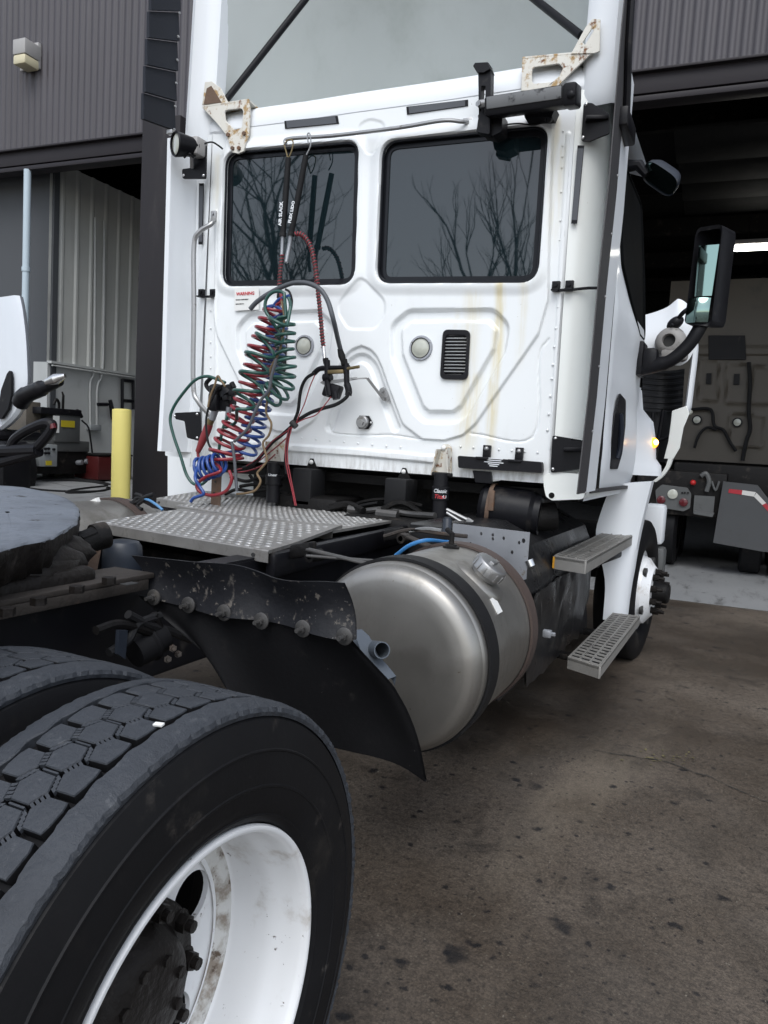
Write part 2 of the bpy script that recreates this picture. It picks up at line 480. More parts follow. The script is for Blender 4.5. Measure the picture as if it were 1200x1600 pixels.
def m_deck():
    m, nt, b, co = newmat('aluminium_tread_plate')
    c = _mixlink(nt, _noise(nt, co, 9, 6), (.42, .415, .40), (.58, .575, .56))
    d = _ramp(nt, _noise(nt, co, 22, 6, .7), .46, .64)
    c = _mixlink(nt, _math(nt, 'MULTIPLY', d, .75), c, (.10, .095, .085))
    nt.links.new(c, b.inputs['Base Color'])
    nt.links.new(_math(nt, 'SUBTRACT', .8, _math(nt, 'MULTIPLY', d, .6)), b.inputs['Metallic'])
    b.inputs['Roughness'].default_value = .42
    return m
M['deck'] = m_deck()
M['deckflat'] = mat('dirty_aluminium_sheet', (.29, .28, .265), .5, .6, var=.3, scale=10, dirt=[((.13, .12, .11), .5, .72, 14, S1)])

def m_siding():
    m, nt, b, co = newmat('purple_brown_wall_cladding')
    c = _mixlink(nt, _noise(nt, _scaled(nt, co, (1, 1, .25)), 1.6, 5), (.050, .046, .053), (.064, .058, .066))
    st = _ramp(nt, _noise(nt, _scaled(nt, co, (5, 5, .25)), 1.5, 5, .65), .5, .8)
    c = _mixlink(nt, _math(nt, 'MULTIPLY', st, .35), c, (.10, .096, .10))
    dk = _ramp(nt, _noise(nt, _scaled(nt, co, (1.1, 1.1, .12)), 1.2, 3), .52, .6)
    c = _mixlink(nt, _math(nt, 'MULTIPLY', dk, .22), c, (.035, .032, .036))
    nt.links.new(c, b.inputs['Base Color']); b.inputs['Roughness'].default_value = .55; b.inputs['Metallic'].default_value = 0
    return m
M['siding'] = m_siding()
M['trim'] = mat('dark_brown_metal_trim', (.024, .021, .024), .5, var=.08, scale=2)
M['pillar'] = mat('brown_steel_pillar', (.021, .019, .021), .55, var=.12, scale=1.5, dirt=[((.04, .036, .036), .55, .8, 3, (1, 1, .3))])
M['intwall'] = mat('grey_ribbed_inner_wall', (.47, .475, .45), .55, var=.1, scale=1.2, dirt=[((.27, .27, .25), .55, .85, 1.6, (1, 1, .3))])
M['dado'] = mat('painted_block_wall', (.45, .46, .45), .65, var=.1, scale=1.5, dirt=[((.22, .22, .21), .58, .85, 1.8, S1)])
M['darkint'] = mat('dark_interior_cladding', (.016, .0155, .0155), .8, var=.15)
M['conduit'] = mat('pale_conduit', (.42, .43, .42), .5, var=.08)
M['downpipe'] = mat('pale_blue_grey_pipe', (.42, .50, .55), .4, var=.06, scale=3)
M['machine'] = mat('grey_machine_paint', (.085, .088, .088), .5, var=.15, dirt=[((.035, .032, .03), .55, .8, 5, S1)])
M['machlight'] = mat('pale_grey_panel', (.25, .265, .27), .5, var=.1)
M['beige'] = mat('dusty_beige_paint', (.095, .082, .066), .5, var=.1, scale=2, dirt=[((.06, .055, .05), .52, .8, 2.5, S1)])
M['mudflap'] = mat('grey_mud_flap', (.05, .052, .055), .55, var=.12, dirt=[((.04, .04, .04), .55, .8, 4, S1)])
M['tubelight'] = mat('lit_tube', (.9, .9, .85), .4, emit=(1, .98, .9, 7))
M['housing'] = mat('lamp_housing', (.34, .33, .32), .45, var=.06)
M['lampglass'] = mat('yellowed_lamp_glass', (.55, .50, .34), .3, var=.15, scale=12)
M['bark'] = mat('bark', (.03, .025, .022), .9, var=.3)
M['hedge'] = mat('dark_evergreen', (.03, .05, .035), .9, var=.4)

def m_ground():
    m, nt, b, co = newmat('stained_brown_asphalt')
    big = _noise(nt, co, .55, 5, .6)
    c = _mixlink(nt, _ramp(nt, big, .3, .7), (.064, .047, .034), (.185, .150, .118))
    mid = _noise(nt, co, 3.5, 6, .7, .6)
    c = _mixlink(nt, _ramp(nt, mid, .52, .78), c, (.034, .027, .022))
    # aggregate
    ag = _noise(nt, co, 120, 3, .7)
    c = _mixlink(nt, _ramp(nt, ag, .3, .75), _mixlink(nt, .6, c, (.014, .012, .010)), c)
    ag2 = _noise(nt, co, 38, 4, .75)
    c = _mixlink(nt, _ramp(nt, ag2, .34, .58), _mixlink(nt, .5, c, (.016, .014, .012)), c)
    c = _mixlink(nt, _math(nt, 'MULTIPLY', _ramp(nt, ag2, .6, .8), .5), c, (.20, .17, .13))
    vo = nt.nodes.new('ShaderNodeTexVoronoi'); vo.inputs['Scale'].default_value = 75; nt.links.new(co, vo.inputs['Vector'])
    cs = nt.nodes.new('ShaderNodeSeparateColor'); nt.links.new(vo.outputs['Color'], cs.inputs[0])
    fl = _math(nt, 'MULTIPLY', _ramp(nt, vo.outputs['Distance'], .32, .18), _math(nt, 'GREATER_THAN', cs.outputs[0], .80))
    c = _mixlink(nt, _math(nt, 'MULTIPLY', fl, .5), c, (.15, .13, .10))
    # broad soft stains and faint wheel tracks
    stn = _ramp(nt, _noise(nt, _scaled(nt, co, (1, .55, 1)), 1.3, 4, .55, .8), .5, .72)
    c = _mixlink(nt, _math(nt, 'MULTIPLY', stn, .38), c, (.030, .026, .022))
    lt = _ramp(nt, _noise(nt, _scaled(nt, co, (1.2, .4, 1)), .9, 5, .6, .5), .56, .8)
    c = _mixlink(nt, _math(nt, 'MULTIPLY', lt, .36), c, (.24, .20, .15))
    # oil drips: big and small round dark spots
    for sc, th, r0, r1, k in ((3.2, .62, .15, .05, .8), (7.5, .66, .22, .08, .9), (1.3, .80, .12, .03, .5), (16, .70, .26, .1, .85), (34, .74, .28, .12, .7)):
        vo = nt.nodes.new('ShaderNodeTexVoronoi'); vo.inputs['Scale'].default_value = sc
        ds = nt.nodes.new('ShaderNodeVectorMath'); ds.operation = 'MULTIPLY_ADD'
        nn = nt.nodes.new('ShaderNodeTexNoise'); nn.inputs['Scale'].default_value = sc * 4; nt.links.new(co, nn.inputs['Vector'])
        ds.inputs[1].default_value = (.12 / sc * 3,) * 3; nt.links.new(nn.outputs['Color'], ds.inputs[0]); nt.links.new(co, ds.inputs[2])
        nt.links.new(ds.outputs[0], vo.inputs['Vector'])
        cs = nt.nodes.new('ShaderNodeSeparateColor'); nt.links.new(vo.outputs['Color'], cs.inputs[0])
        sp = _math(nt, 'MULTIPLY', _ramp(nt, vo.outputs['Distance'], r0, r1), _math(nt, 'GREATER_THAN', cs.outputs[1], th))
        c = _mixlink(nt, _math(nt, 'MULTIPLY', sp, k), c, (.008, .008, .0095))
    nt.links.new(c, b.inputs['Base Color'])
    rg = _math(nt, 'MULTIPLY_ADD', _ramp(nt, _noise(nt, co, 1.1, 5, .6), .35, .7), .36); nt.nodes[-1].inputs[2].default_value = .34
    nt.links.new(rg, b.inputs['Roughness'])
    bp = nt.nodes.new('ShaderNodeBump'); bp.inputs['Strength'].default_value = .35; bp.inputs['Distance'].default_value = .006
    nt.links.new(ag, bp.inputs['Height']); nt.links.new(bp.outputs[0], b.inputs['Normal'])
    return m
M['ground'] = m_ground()
def m_floor():
    m, nt, b, co = newmat('grey_workshop_concrete')
    c = _mixlink(nt, _noise(nt, co, 1.2, 6, .6), (.19, .195, .20), (.30, .305, .31))
    c = _mixlink(nt, _ramp(nt, _noise(nt, _scaled(nt, co, (3, .6, 1)), 2.2, 6, .75), .5, .75), c, (.07, .07, .068))
    c = _mixlink(nt, _ramp(nt, _noise(nt, co, 7, 4), .66, .72), c, (.04, .04, .04))
    nt.links.new(c, b.inputs['Base Color']); b.inputs['Roughness'].default_value = .42
    return m
M['floor'] = m_floor()
# ------------------------------------------------------------------ camera, light
cam = bpy.data.cameras.new('camera'); camo = bpy.data.objects.new('camera', cam); COL.objects.link(camo)
cam.sensor_fit = 'VERTICAL'; cam.sensor_height = 36; cam.sensor_width = 27; cam.lens = CF / 1600 * 36
cam.clip_start = .05; cam.clip_end = 600
rx, ry, rz = V(CM[0]), -V(CM[1]), -V(CM[2])
camo.matrix_world = Matrix(((rx.x, ry.x, rz.x, CC[0]), (rx.y, ry.y, rz.y, CC[1]), (rx.z, ry.z, rz.z, CC[2]), (0, 0, 0, 1)))
SC.camera = camo
SC.render.resolution_x, SC.render.resolution_y = 768, 1024
SC.view_settings.view_transform = 'Standard'; SC.view_settings.look = 'None'; SC.view_settings.gamma = 1
SC.view_settings.exposure = EXPOSURE
w = bpy.data.worlds.new('World'); SC.world = w; w.use_nodes = True
nt = w.node_tree; bg = nt.nodes['Background']
sky = nt.nodes.new('ShaderNodeTexSky'); sky.sky_type = 'NISHITA'; sky.sun_disc = False
SUN_EL, SUN_AZ = R(54), R(163)      # azimuth clockwise from +Y
sky.sun_elevation = SUN_EL; sky.sun_rotation = SUN_AZ; sky.air_density = 1.0; sky.dust_density = 1.6; sky.ozone_density = 1.0
hs = nt.nodes.new('ShaderNodeHueSaturation'); hs.inputs['Saturation'].default_value = .45
nt.links.new(sky.outputs[0], hs.inputs['Color']); nt.links.new(hs.outputs[0], bg.inputs[0]); bg.inputs[1].default_value = SKY
sl = bpy.data.lights.new('sun', 'SUN'); sl.energy = SUN; sl.angle = R(40); sl.color = (.97, 1, 1)
so = bpy.data.objects.new('sun', sl); COL.objects.link(so)
sd = V((math.sin(SUN_AZ) * math.cos(SUN_EL), math.cos(SUN_AZ) * math.cos(SUN_EL), math.sin(SUN_EL)))
so.rotation_euler = sd.to_track_quat('Z', 'Y').to_euler(); so.location = sd * 30

# ------------------------------------------------------------------ ground
def sstep(t): t = max(0, min(1, t)); return t * t * (3 - 2 * t)
def gz(x, y):
    """the yard climbs to the left of the truck"""
    t = max(0.0, -1.3 - x)
    z = .1 * t * t / (t + .6) if t < 12 else .1 * 144 / 12.6
    return z + .035 * max(0, min(8, y - 2.5)) * sstep((-2 - x) / 3)
FR0 = V((1.5, 4.68, 0)); FA = R(2.7)
FU, FV = V((math.cos(FA), math.sin(FA), 0)), V((-math.sin(FA), math.cos(FA), 0))
def B(u, v, z): return FR0 + FU * u + FV * v + V((0, 0, z))
def PB(x, y, v=0.0):
    d = V(ray(x, y).tolist()); c = V(CC.tolist())
    t = (v - (c - FR0).dot(FV)) / d.dot(FV); return c + d * t
def PBu(x, y, v=0.0):
    p = PB(x, y, v); return (p - FR0).dot(FU), p.z
def axis_vals(lo, hi, fine_lo, fine_hi, step, far):
    a = [lo + (fine_lo - lo) * (i / far) ** .5 for i in range(far)]
    n = int((fine_hi - fine_lo) / step); a += [fine_lo + (fine_hi - fine_lo) * i / n for i in range(n + 1)]
    a += [fine_hi + (hi - fine_hi) * (i / far) ** 2 for i in range(1, far + 1)]
    return a
mb = MB()
xs = axis_vals(-120, 120, -12, 8, .5, 8)
rows = []
for x in xs:
    ys = [-120, -80, -50, -30, -20, -14, -10, -7, -5, -3.5, -2, -1, 0, 1, 2, 3, 4]
    yl = FR0.y + (x - FR0.x) * math.tan(FA)
    row = [V((x, y, gz(x, y))) for y in ys]
    if abs(x) > 40: yl = 4.7
    row.append(V((x, yl, gz(x, yl))))
    rows.append(row)
tag(mb.grid(rows).build('yard_ground', M['ground'], smooth=60, recalc=True), 'stained brown asphalt yard in front of the workshop', 'ground', kind='structure')
mb = MB(); rows = []
for i in range(0, 61):
    u = -16 + i * .4; row = []
    for v in (0, .5, 1, 2, 3, 4.5, 6, 8, 10, 13, 16):
        p = B(u, v, 0); p.z = gz(p.x, p.y) + .005; row.append(p)
    rows.append(row)
tag(mb.grid(rows).build('workshop_floor', M['floor'], smooth=60, recalc=True), 'grey concrete floor inside the workshop', 'floor', kind='structure')
mb = MB(); rows = []
for i in range(0, 31):
    u = -16 + i * .375; row = []
    for v in (-2.6, -2.2, -1.8, -1.4, -1, -.6, -.3, -.01):
        p = B(u, v + .12 * math.sin(u * 1.7) * (v < -2.5), 0); p.z = gz(p.x, p.y) + .005; row.append(p)
    rows.append(row)
tag(mb.grid(rows).build('concrete_apron', M['floor'], smooth=60, recalc=True), 'grey concrete apron before the left bay', 'pavement', kind='structure')
# crack in the asphalt
mb = MB(); cr = spline(PL([(930, 1172), (990, 1182), (1042, 1190), (1085, 1207), (1110, 1214), (1150, 1233), (1198, 1253)], Z=.004), 6)
L, Rr = [], []
for i, p in enumerate(cr):
    wv = .0015 + .003 * random.random(); j = V((random.uniform(-.004, .004), random.uniform(-.006, .006), 0))
    L.append(p + j + V((0, wv, 0))); Rr.append(p + j - V((0, wv, 0)))
tag(mb.grid([L, Rr]).build('ground_crack', M['inkblack'], smooth=0), 'thin crack running across the asphalt', 'crack', kind='structure')
# leaf litter: tiny yellow flecks along the crack and by the front wheel
def flecks(name, label, cx, n, sx, sy, m):
    mb = MB()
    for i in range(n):
        c = P(random.gauss(cx[0], sx), random.gauss(cx[1], sy), Z=.006); a = random.uniform(0, PI); s = random.uniform(.003, .008)
        u = V((math.cos(a), math.sin(a), random.uniform(-.2, .2))) * s; v = V((-math.sin(a), math.cos(a), random.uniform(0, .4))) * s * .6
        mb.add([c - u - v, c + u - v, c + u + v, c - u + v], [(0, 1, 2, 3)])
    tag(mb.build(name, m, smooth=0), label, 'litter', kind='stuff')
M['fleck'] = mat('yellowish_dry_litter', (.11, .095, .045), .9, var=.5, scale=60)
M['grit'] = mat('pale_grit', (.13, .115, .095), .9, var=.5, scale=60)
flecks('leaf_litter', 'tiny yellowish bits scattered along the crack in the asphalt', (1032, 1185), 46, 26, 6, M['fleck'])
mb = MB()
for i in range(1100):
    x, y = random.uniform(-.2, 3.6), random.uniform(-3.2, 3.6)
    s = random.uniform(.0012, .003) * (1 if random.random() < .97 else 1.5)
    a = random.uniform(0, PI); u = V((math.cos(a), math.sin(a), 0)) * s; v = V((-math.sin(a), math.cos(a), 0)) * s * .7
    c = V((x, y, .0)); mb.add([c - u - v, c + u - v, c + u + v, c - u + v, c + V((0, 0, s * .9))], [(0, 1, 4), (1, 2, 4), (2, 3, 4), (3, 0, 4)])
tag(mb.build('grit', M['grit'], smooth=0), 'loose pale grit lying on the asphalt', 'grit', kind='stuff')

# ------------------------------------------------------------------ workshop building
bld = thing('workshop_building', 'purple brown ribbed metal workshop with open bay doors behind the white trucks', 'building', FR0)
zs = PBu(600, 161)[1]            # lower edge of the cladding
zl = PBu(110, 253)[1]; zh = PBu(1100, 133)[1]
def corrugated(u0, u1, v, z0, z1, period, depth, name, m, per=8, flat=.3):
    mb = MB(); r0, r1 = [], []
    n = int((u1 - u0) / period * per)
    for i in range(n + 1):
        u = u0 + (u1 - u0) * i / n; ph = (i % per) / per
        t = sstep(min(1, max(0, (abs(ph - .5) * 2 - flat) / (1 - 2 * flat))))
        r0.append(B(u, v - depth * t, z0)); r1.append(B(u, v - depth * t, z1))
    return mb.grid([r0, r1]).build(name, m, bld, smooth=50)
corrugated(-16, 9, 0, zs, 9.5, .112, .026, 'wall_cladding', M['siding'])
# header trim under the cladding (a dark soffit and a fascia)
mb = MB(); zt = min(zl, zh)
mb.obox(B(-3.5, .10, (zs + zt) / 2 + .02), FU * 12.5, FV * .08, (0, 0, (zs - zt) / 2 - .024), .004)
mb.obox(B(-3.5, .02, zs - .012), FU * 12.5, FV * .06, (0, 0, .012), .003)
mb.obox(B(-3.5, .06, zt - .03), FU * 12.5, FV * .10, (0, 0, .028), .004)
mb.build('door_header', M['trim'], bld)
# pillar between the bays
u0 = PBu(222, 212, -.15)[0]
mb = MB()
zp = PBu(222, 187, -.15)[1]
mb.obox(B(u0 + .30, .02, zp / 2), FU * .30, FV * .17, (0, 0, zp / 2), .012)
mb.obox(B(u0 + .30, .24, zp / 2), FU * .26, FV * .05, (0, 0, zp / 2), .01)
mb.build('door_pillar', M['pillar'], bld)
# far right jamb and left closed panel
mb = MB(); mb.obox(B(4.8, .2, 2.6), FU * .5, FV * .3, (0, 0, 2.6), .01); mb.build('door_pillar', M['pillar'], bld)
ul = PBu(44, 400)[0]
mb = MB(); mb.obox(B(ul - 3.2, .45, 2.9), FU * 3.26, FV * .05, (0, 0, 2.4)); mb.build('side_panel', M['duct'], bld)
mb = MB(); mb.obox(B(ul - 3.2, .42, .55), FU * 3.22, FV * .12, (0, 0, .55)); mb.build('base_wall', M['dado'], bld)
# inner side wall with ribs over a block dado
zd = P(130, 577, X=-8).z
w0 = B(ul + .02, .35, 0)
def SW(v, o, z): return w0 + FV * v + FU * o + V((0, 0, z))
mb = MB(); r0, r1 = [], []
v = 0.0; prof = []
while v < 12:
    prof += [(v, 0), (v + .20, 0), (v + .23, .02), (v + .27, .02), (v + .30, 0)]; v += .30
r0 = [SW(a, o, zd) for a, o in prof]; r1 = [SW(a, o, 5.3) for a, o in prof]
mb.grid([r0, r1]).build('inner_wall', M['intwall'], bld, smooth=0)
mb = MB(); mb.obox(SW(6, -.12, zd / 2), FV * 6, FU * .14, (0, 0, zd / 2)); mb.build('block_dado', M['dado'], bld)
mb = MB(); mb.obox(SW(6, .05, zd), FV * 6, FU * .05, (0, 0, .018)); mb.tube([SW(0, .11, zd - .05), SW(12, .11, zd - .05)], .012, 6); mb.build('wall_rail', M['conduit'], bld)
# conduits on the wall
def onSW(x, y, o=0.06):
    d = V(ray(x, y).tolist()); c = V(CC.tolist()); t = (o - (c - w0).dot(FU)) / d.dot(FU); return c + d * t
for pts in (((149, 340), (148, 480), (147, 577), (141, 600), (141, 664)), ((163, 345), (162, 480), (160, 580), (152, 605), (151, 664))):
    MB().tube(spline([onSW(*p) for p in pts], 5), .017, 6).build('conduit', M['conduit'], bld)
mb = MB(); a, b_ = onSW(141, 664), onSW(152, 672); mb.obox((a + b_) / 2, FV * .12, FU * .05, (0, 0, .05), .01); mb.build('junction_box', M['machlight'], bld)
mb = MB()
for (x0, y0, x1, y1) in ((191, 592, 191, 640), (208, 594, 208, 640), (191, 594, 208, 596), (191, 626, 208, 627)):
    mb.tube([onSW(x0, y0, .1), onSW(x1, y1, .1)], .028, 6)
mb.tube([onSW(153, 632, .1), onSW(168, 632, .1)], .03, 6)
mb.tube([onSW(172, 625, .12), onSW(178, 655, .12)], [.03, .05], 6)
mb.build('wall_bracket', M['blacksteel'], bld)
# dark interior shell
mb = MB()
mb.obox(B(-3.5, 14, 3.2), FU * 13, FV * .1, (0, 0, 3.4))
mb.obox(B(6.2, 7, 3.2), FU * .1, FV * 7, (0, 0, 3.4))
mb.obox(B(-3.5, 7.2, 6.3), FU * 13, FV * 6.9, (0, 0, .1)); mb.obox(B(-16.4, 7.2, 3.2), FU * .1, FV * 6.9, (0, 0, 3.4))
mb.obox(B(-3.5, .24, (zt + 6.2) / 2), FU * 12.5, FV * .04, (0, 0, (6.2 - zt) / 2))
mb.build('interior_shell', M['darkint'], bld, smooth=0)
mb = MB()
for v in (2.5, 5, 7.5, 10, 12.5):
    mb.obox(B(-3.5, v, 5.85), FU * 12, FV * .05, (0, 0, .16))
for k in range(3):
    mb.obox(B(.8 + k * 1.8, 6.5, 5.55), FU * .02, FV * 6, (0, 0, .05))
mb.build('roof_beam', M['grime'], bld, smooth=0)
mb = MB()                                            # raised sectional door above the right bay
for k in range(4): mb.obox(B(2, 1.2 + k * 1.1, 5.0 + .12 * k), FU * 2.6, FV * .5, (0, 0, .022), .006)
mb.build('raised_door', mat('black_door_panel', (.006, .006, .006), .8, var=.1), bld)
# roof of the building so the wall top closes
mb = MB(); mb.obox(B(-3.5, 7, 9.5), FU * 12.5, FV * 7, (0, 0, .08)); mb.build('roof', M['trim'], bld)

# downpipe
mb = MB(); pc = PB(41, 400, -.02)
mb.cyl((pc.x, pc.y, zt - .05), (pc.x, pc.y, gz(pc.x, pc.y)), .05, 14)
zc = PB(41, 421, -.02).z
mb.cyl((pc.x, pc.y, zc + .03), (pc.x, pc.y, zc - .03), .06, 14)
dp = mb.build('downpipe', M['downpipe']); tag(dp, 'pale round downpipe at the left corner of the open bay', 'pipe')

# wall lamp on the cladding
wl = thing('wall_lamp', 'small square wall lamp with yellowed lens high on the ribbed cladding', 'lamp', PB(50, 85))
cA, cB = PB(18, 62, -.28), PB(45, 60, -.28)
def lamp_pt(x, y, v): return PB(x, y, v)
ctr = PB(48, 90, -.03); mb = MB(); mb.obox(ctr, FU * .17, FV * .03, (0, 0, .17), .006); mb.build('back_plate', M['housing'], wl)
c2 = PB(33, 74, -.25); mb = MB(); mb.obox(c2 + FV * .09, FU * .115, FV * .13, (0, 0, .10), .012); mb.build('lamp_housing', M['housing'], wl)
mb = MB(); c3 = PB(33, 97, -.25); mb.obox(V((c2.x, c2.y, c2.z - .165)) + FV * .09, FU * .112, FV * .127, (0, 0, .064), .025); mb.build('lamp_lens', M['lampglass'], wl)

# bollard
bp = P(188, 790, Y=3.8); bt = P(190.5, 640, Y=3.8)
zg = gz(bp.x, 3.8); rb = (P(204, 700, Y=3.8) - P(176, 700, Y=3.8)).length / 2 * .78
bol = thing('bollard', 'yellow steel bollard standing before the bay door pillar', 'bollard', (bp.x, 3.8, zg))
d = (bt - bp).normalized(); base = bp + d * ((zg - bp.z) / d.z)
mb = MB(); mb.tube([base, bt - d * .012, bt], [rb, rb, rb * .97], 28)
mb.dome(bt, d, rb * .97, .012, 28, 2); mb.build('post', M['yellow'], bol)
mb = MB(); mb.lathe([(0, rb * 1.6), (.012, rb * 1.6), (.012, rb)], base, (0, 0, 1), 24); mb.build('base_collar', M['rust'], bol)

# parts washer by the inner wall
XM = -7.2
def PM(x, y, o=0.0): return P(x, y, X=XM + o)
pw = thing('parts_washer', 'grey parts washing machine with yellow label beside the inner wall', 'machine', (-7.5, 4.9, gz(-7.5, 4.9)))
def mbox(x0, y0, x1, y1, depth, name, m, parent=pw, o=0.0, ch=.01):
    a, b_ = PM(x0, y1, o), PM(x1, y0, o)
    mb = MB(); mb.box(a.x - depth, a.x, min(a.y, b_.y), max(a.y, b_.y), a.z, b_.z, ch); return mb.build(name, m, parent)
mbox(33, 704, 138, 741, .62, 'base_frame', M['grime'])
mbox(33, 690, 140, 704, .66, 'shelf', M['machine'], o=.02)
mbox(86, 645, 126, 690, .5, 'wash_tank', M['machine'], o=.05)
mbox(64, 641, 128, 646, .6, 'tank_lid', M['blacksteel'], o=.07)
mbox(96, 658, 117, 667, .01, 'warning_plate', M['yellowlabel'], o=.062, ch=0)
mbox(83, 650, 93, 676, .01, 'data_plate', M['label'], o=.064, ch=0)
mbox(62, 695, 90, 729, .2, 'control_box', M['machlight'], o=.10)
mbox(72, 720, 81, 727, .01, 'warning_plate', M['yellowlabel'], o=.112, ch=0)
for (x, y) in ((70, 701), (75, 701), (70, 708), (75, 708), (83, 702)):
    mb = MB(); c = PM(x, y, .10); mb.cyl(c, c + V((.03, 0, 0)), .018, 10); mb.build('button', M['blacksteel'], pw)
mb = MB()
mb.tube(spline([PM(92, 642), PM(92, 630), PM(88, 624), PM(84, 632)], 5), .02, 8); mb.tube([PM(98, 642), PM(99, 618), PM(97, 612)], [.02, .018, .01], 8)
mb.tube(spline([PM(115, 645), PM(122, 642), PM(128, 652)], 5), .025, 8)
mb.build('pump_head', M['grime'], pw)
mb = MB(); mb.tube(spline([PM(128, 657), PM(138, 668), PM(142, 690), PM(145, 715), PM(148, 738), PM(155, 749)], 5), .014, 6); mb.build('supply_hose', M['blackcable'], pw)
mb = MB()
for i in range(9):
    a = PM(random.uniform(100, 134), random.uniform(712, 728), -.1); mb.tube([a, a + V((random.uniform(-.1, .2), random.uniform(-.15, .15), random.uniform(-.06, .06)))], random.uniform(.015, .04), 8)
mb.build('pump_parts', M['greysteel'], pw)
mbox(40, 629, 64, 690, .5, 'drum_side', M['beige'], o=-.1)
# red lidded box and dark trolley further back on the floor
c = onSW(162, 722, .5)
tr = thing('storage_bin', 'dark red metal bin on the floor behind the yellow bollard', 'bin', (c.x, c.y, gz(c.x, c.y)))
zf = gz(c.x, c.y)
mb = MB(); mb.box(c.x - .25, c.x + .25, c.y - .35, c.y + .35, zf, zf + .36, .015); mb.build('bin_body', M['redpaint'], tr)
mb = MB(); mb.box(c.x - .26, c.x + .26, c.y - .36, c.y + .36, zf + .365, zf + .395, .01); mb.build('bin_lid', M['grime'], tr)
c = PB(236, 722, 3.2); zf = gz(c.x, c.y)
tj = thing('trolley_jack', 'low black trolley jack on the workshop floor beside the pillar', 'jack', (c.x, c.y, zf))
mb = MB(); mb.box(c.x - .45, c.x + .45, c.y - .16, c.y + .16, zf + .08, zf + .26, .03); mb.dome((c.x - .2, c.y, zf + .26), (0, 0, 1), .15, .12, 16, 4); mb.build('jack_frame', M['grime'], tj)
for s in (-.35, .35):
    mb = MB(); mb.cyl((c.x + s, c.y - .2, zf + .08), (c.x + s, c.y + .2, zf + .08), .08, 16); mb.build('wheel', M['greysteel'], tj)
mb = MB(); mb.tube([(c.x + .4, c.y, zf + .2), (c.x + .8, c.y, zf + .55)], .02, 8); mb.build('handle', M['redpaint'], tj)
# hose lying on the ground by the bay
def PG(x, y, h=.014):
    z = .6
    for _ in range(12):
        p = P(x, y, Z=z); z = z * .5 + (gz(p.x, p.y) + h) * .5
    p = P(x, y, Z=z); p.z = gz(p.x, p.y) + h; return p
hp = [(0, 747), (30, 749), (75, 750), (130, 752), (160, 756), (166, 759), (140, 762), (112, 766), (105, 770), (140, 769), (172, 764), (168, 762), (160, 767), (110, 768), (60, 765), (34, 760), (33, 754), (45, 749), (90, 748), (150, 752), (172, 757)]
mb = MB(); mb.tube(spline([PG(*p) for p in hp], 8), .016, 7)
tag(mb.build('floor_hose', M['blackcable']), 'black hose lying in loose loops on the ground by the open bay', 'hose')

# lit tube lamp inside
tl = thing('tube_light', 'lit fluorescent tube lamp hanging inside the dark right bay', 'lamp', P(1175, 386, Y=10))
a = P(1147, 388.5, Y=10); b_ = a + V((1.5, .03, .0))
mb = MB(); mb.cyl(a, b_, .045, 12); mb.build('tube', M['tubelight'], tl)
mb = MB(); mb.beam(a + V((-.05, 0, .085)), b_ + V((.05, 0, .085)), .16, .07, ch=.01); mb.build('fixture', M['housing'], tl)
many('hanger', M['grime'], tl, [lambda b, q=q: b.cyl(q + V((0, 0, .11)), q + V((0, 0, .8)), .008, 6) for q in (a + V((.2, 0, 0)), b_ + V((-.2, 0, 0)))])

# bare trees, a pole and a dark hedge behind the photographer (seen mirrored in the cab windows)
def tree(name, label, x, y, h, seed, spread=1.0):
    rnd = random.Random(seed); t = thing(name, label, 'tree', (x, y, gz(x, y)))
    tr, cr = MB(), MB()
    def grow(p, d, L, r, lev):
        n = 4; pts = [p]; q = p
        for i in range(n):
            d = (d + V((rnd.uniform(-1, 1), rnd.uniform(-1, 1), rnd.uniform(-.5, .8))) * .17).normalized(); q = q + d * (L / n); pts.append(q)
        (tr if lev < 2 else cr).tube(pts, [r * (1 - .5 * i / n) for i in range(n + 1)], 7 if lev < 2 else 4, caps=False)
        if lev >= 6 or r < .006: return
        for k in range(3 if lev < 4 else 2):
            j = rnd.choice((2, 3, 4)) if k else 4
            a = V((rnd.uniform(-1, 1), rnd.uniform(-1, 1), rnd.uniform(-.2, .7))).normalized()
            grow(pts[j], (d + a * .85 * spread).normalized(), L * rnd.uniform(.62, .82), r * (.5 if k else .58), lev + 1)
    grow(V((x, y, gz(x, y) - .1)), V((0, 0, 1)), h * .26, h * .02, 0)
    tr.build('trunk', M['bark'], t); cr.build('crown', M['bark'], t, smooth=0)
# ------------------------------------------------------------------ the tractor truck
TK = thing('tractor_truck', 'white day cab tractor truck seen from behind with twin rear windows and open deck', 'truck', (0, 0, 0))

# seam along the top of the rear wall
seam_px = [(316, 208), (345, 207), (390, 200), (470, 190), (550, 178), (700, 158), (860, 134), (905, 137)]
seam = PL(seam_px, Y=0)
def zseam(x): return float(np.interp(x, [p.x for p in seam], [p.z for p in seam]))
XL, XR = P(320, 450, Y=0).x, P(880, 500, Y=0).x
ZB = P(600, 735, Y=0).z - .005

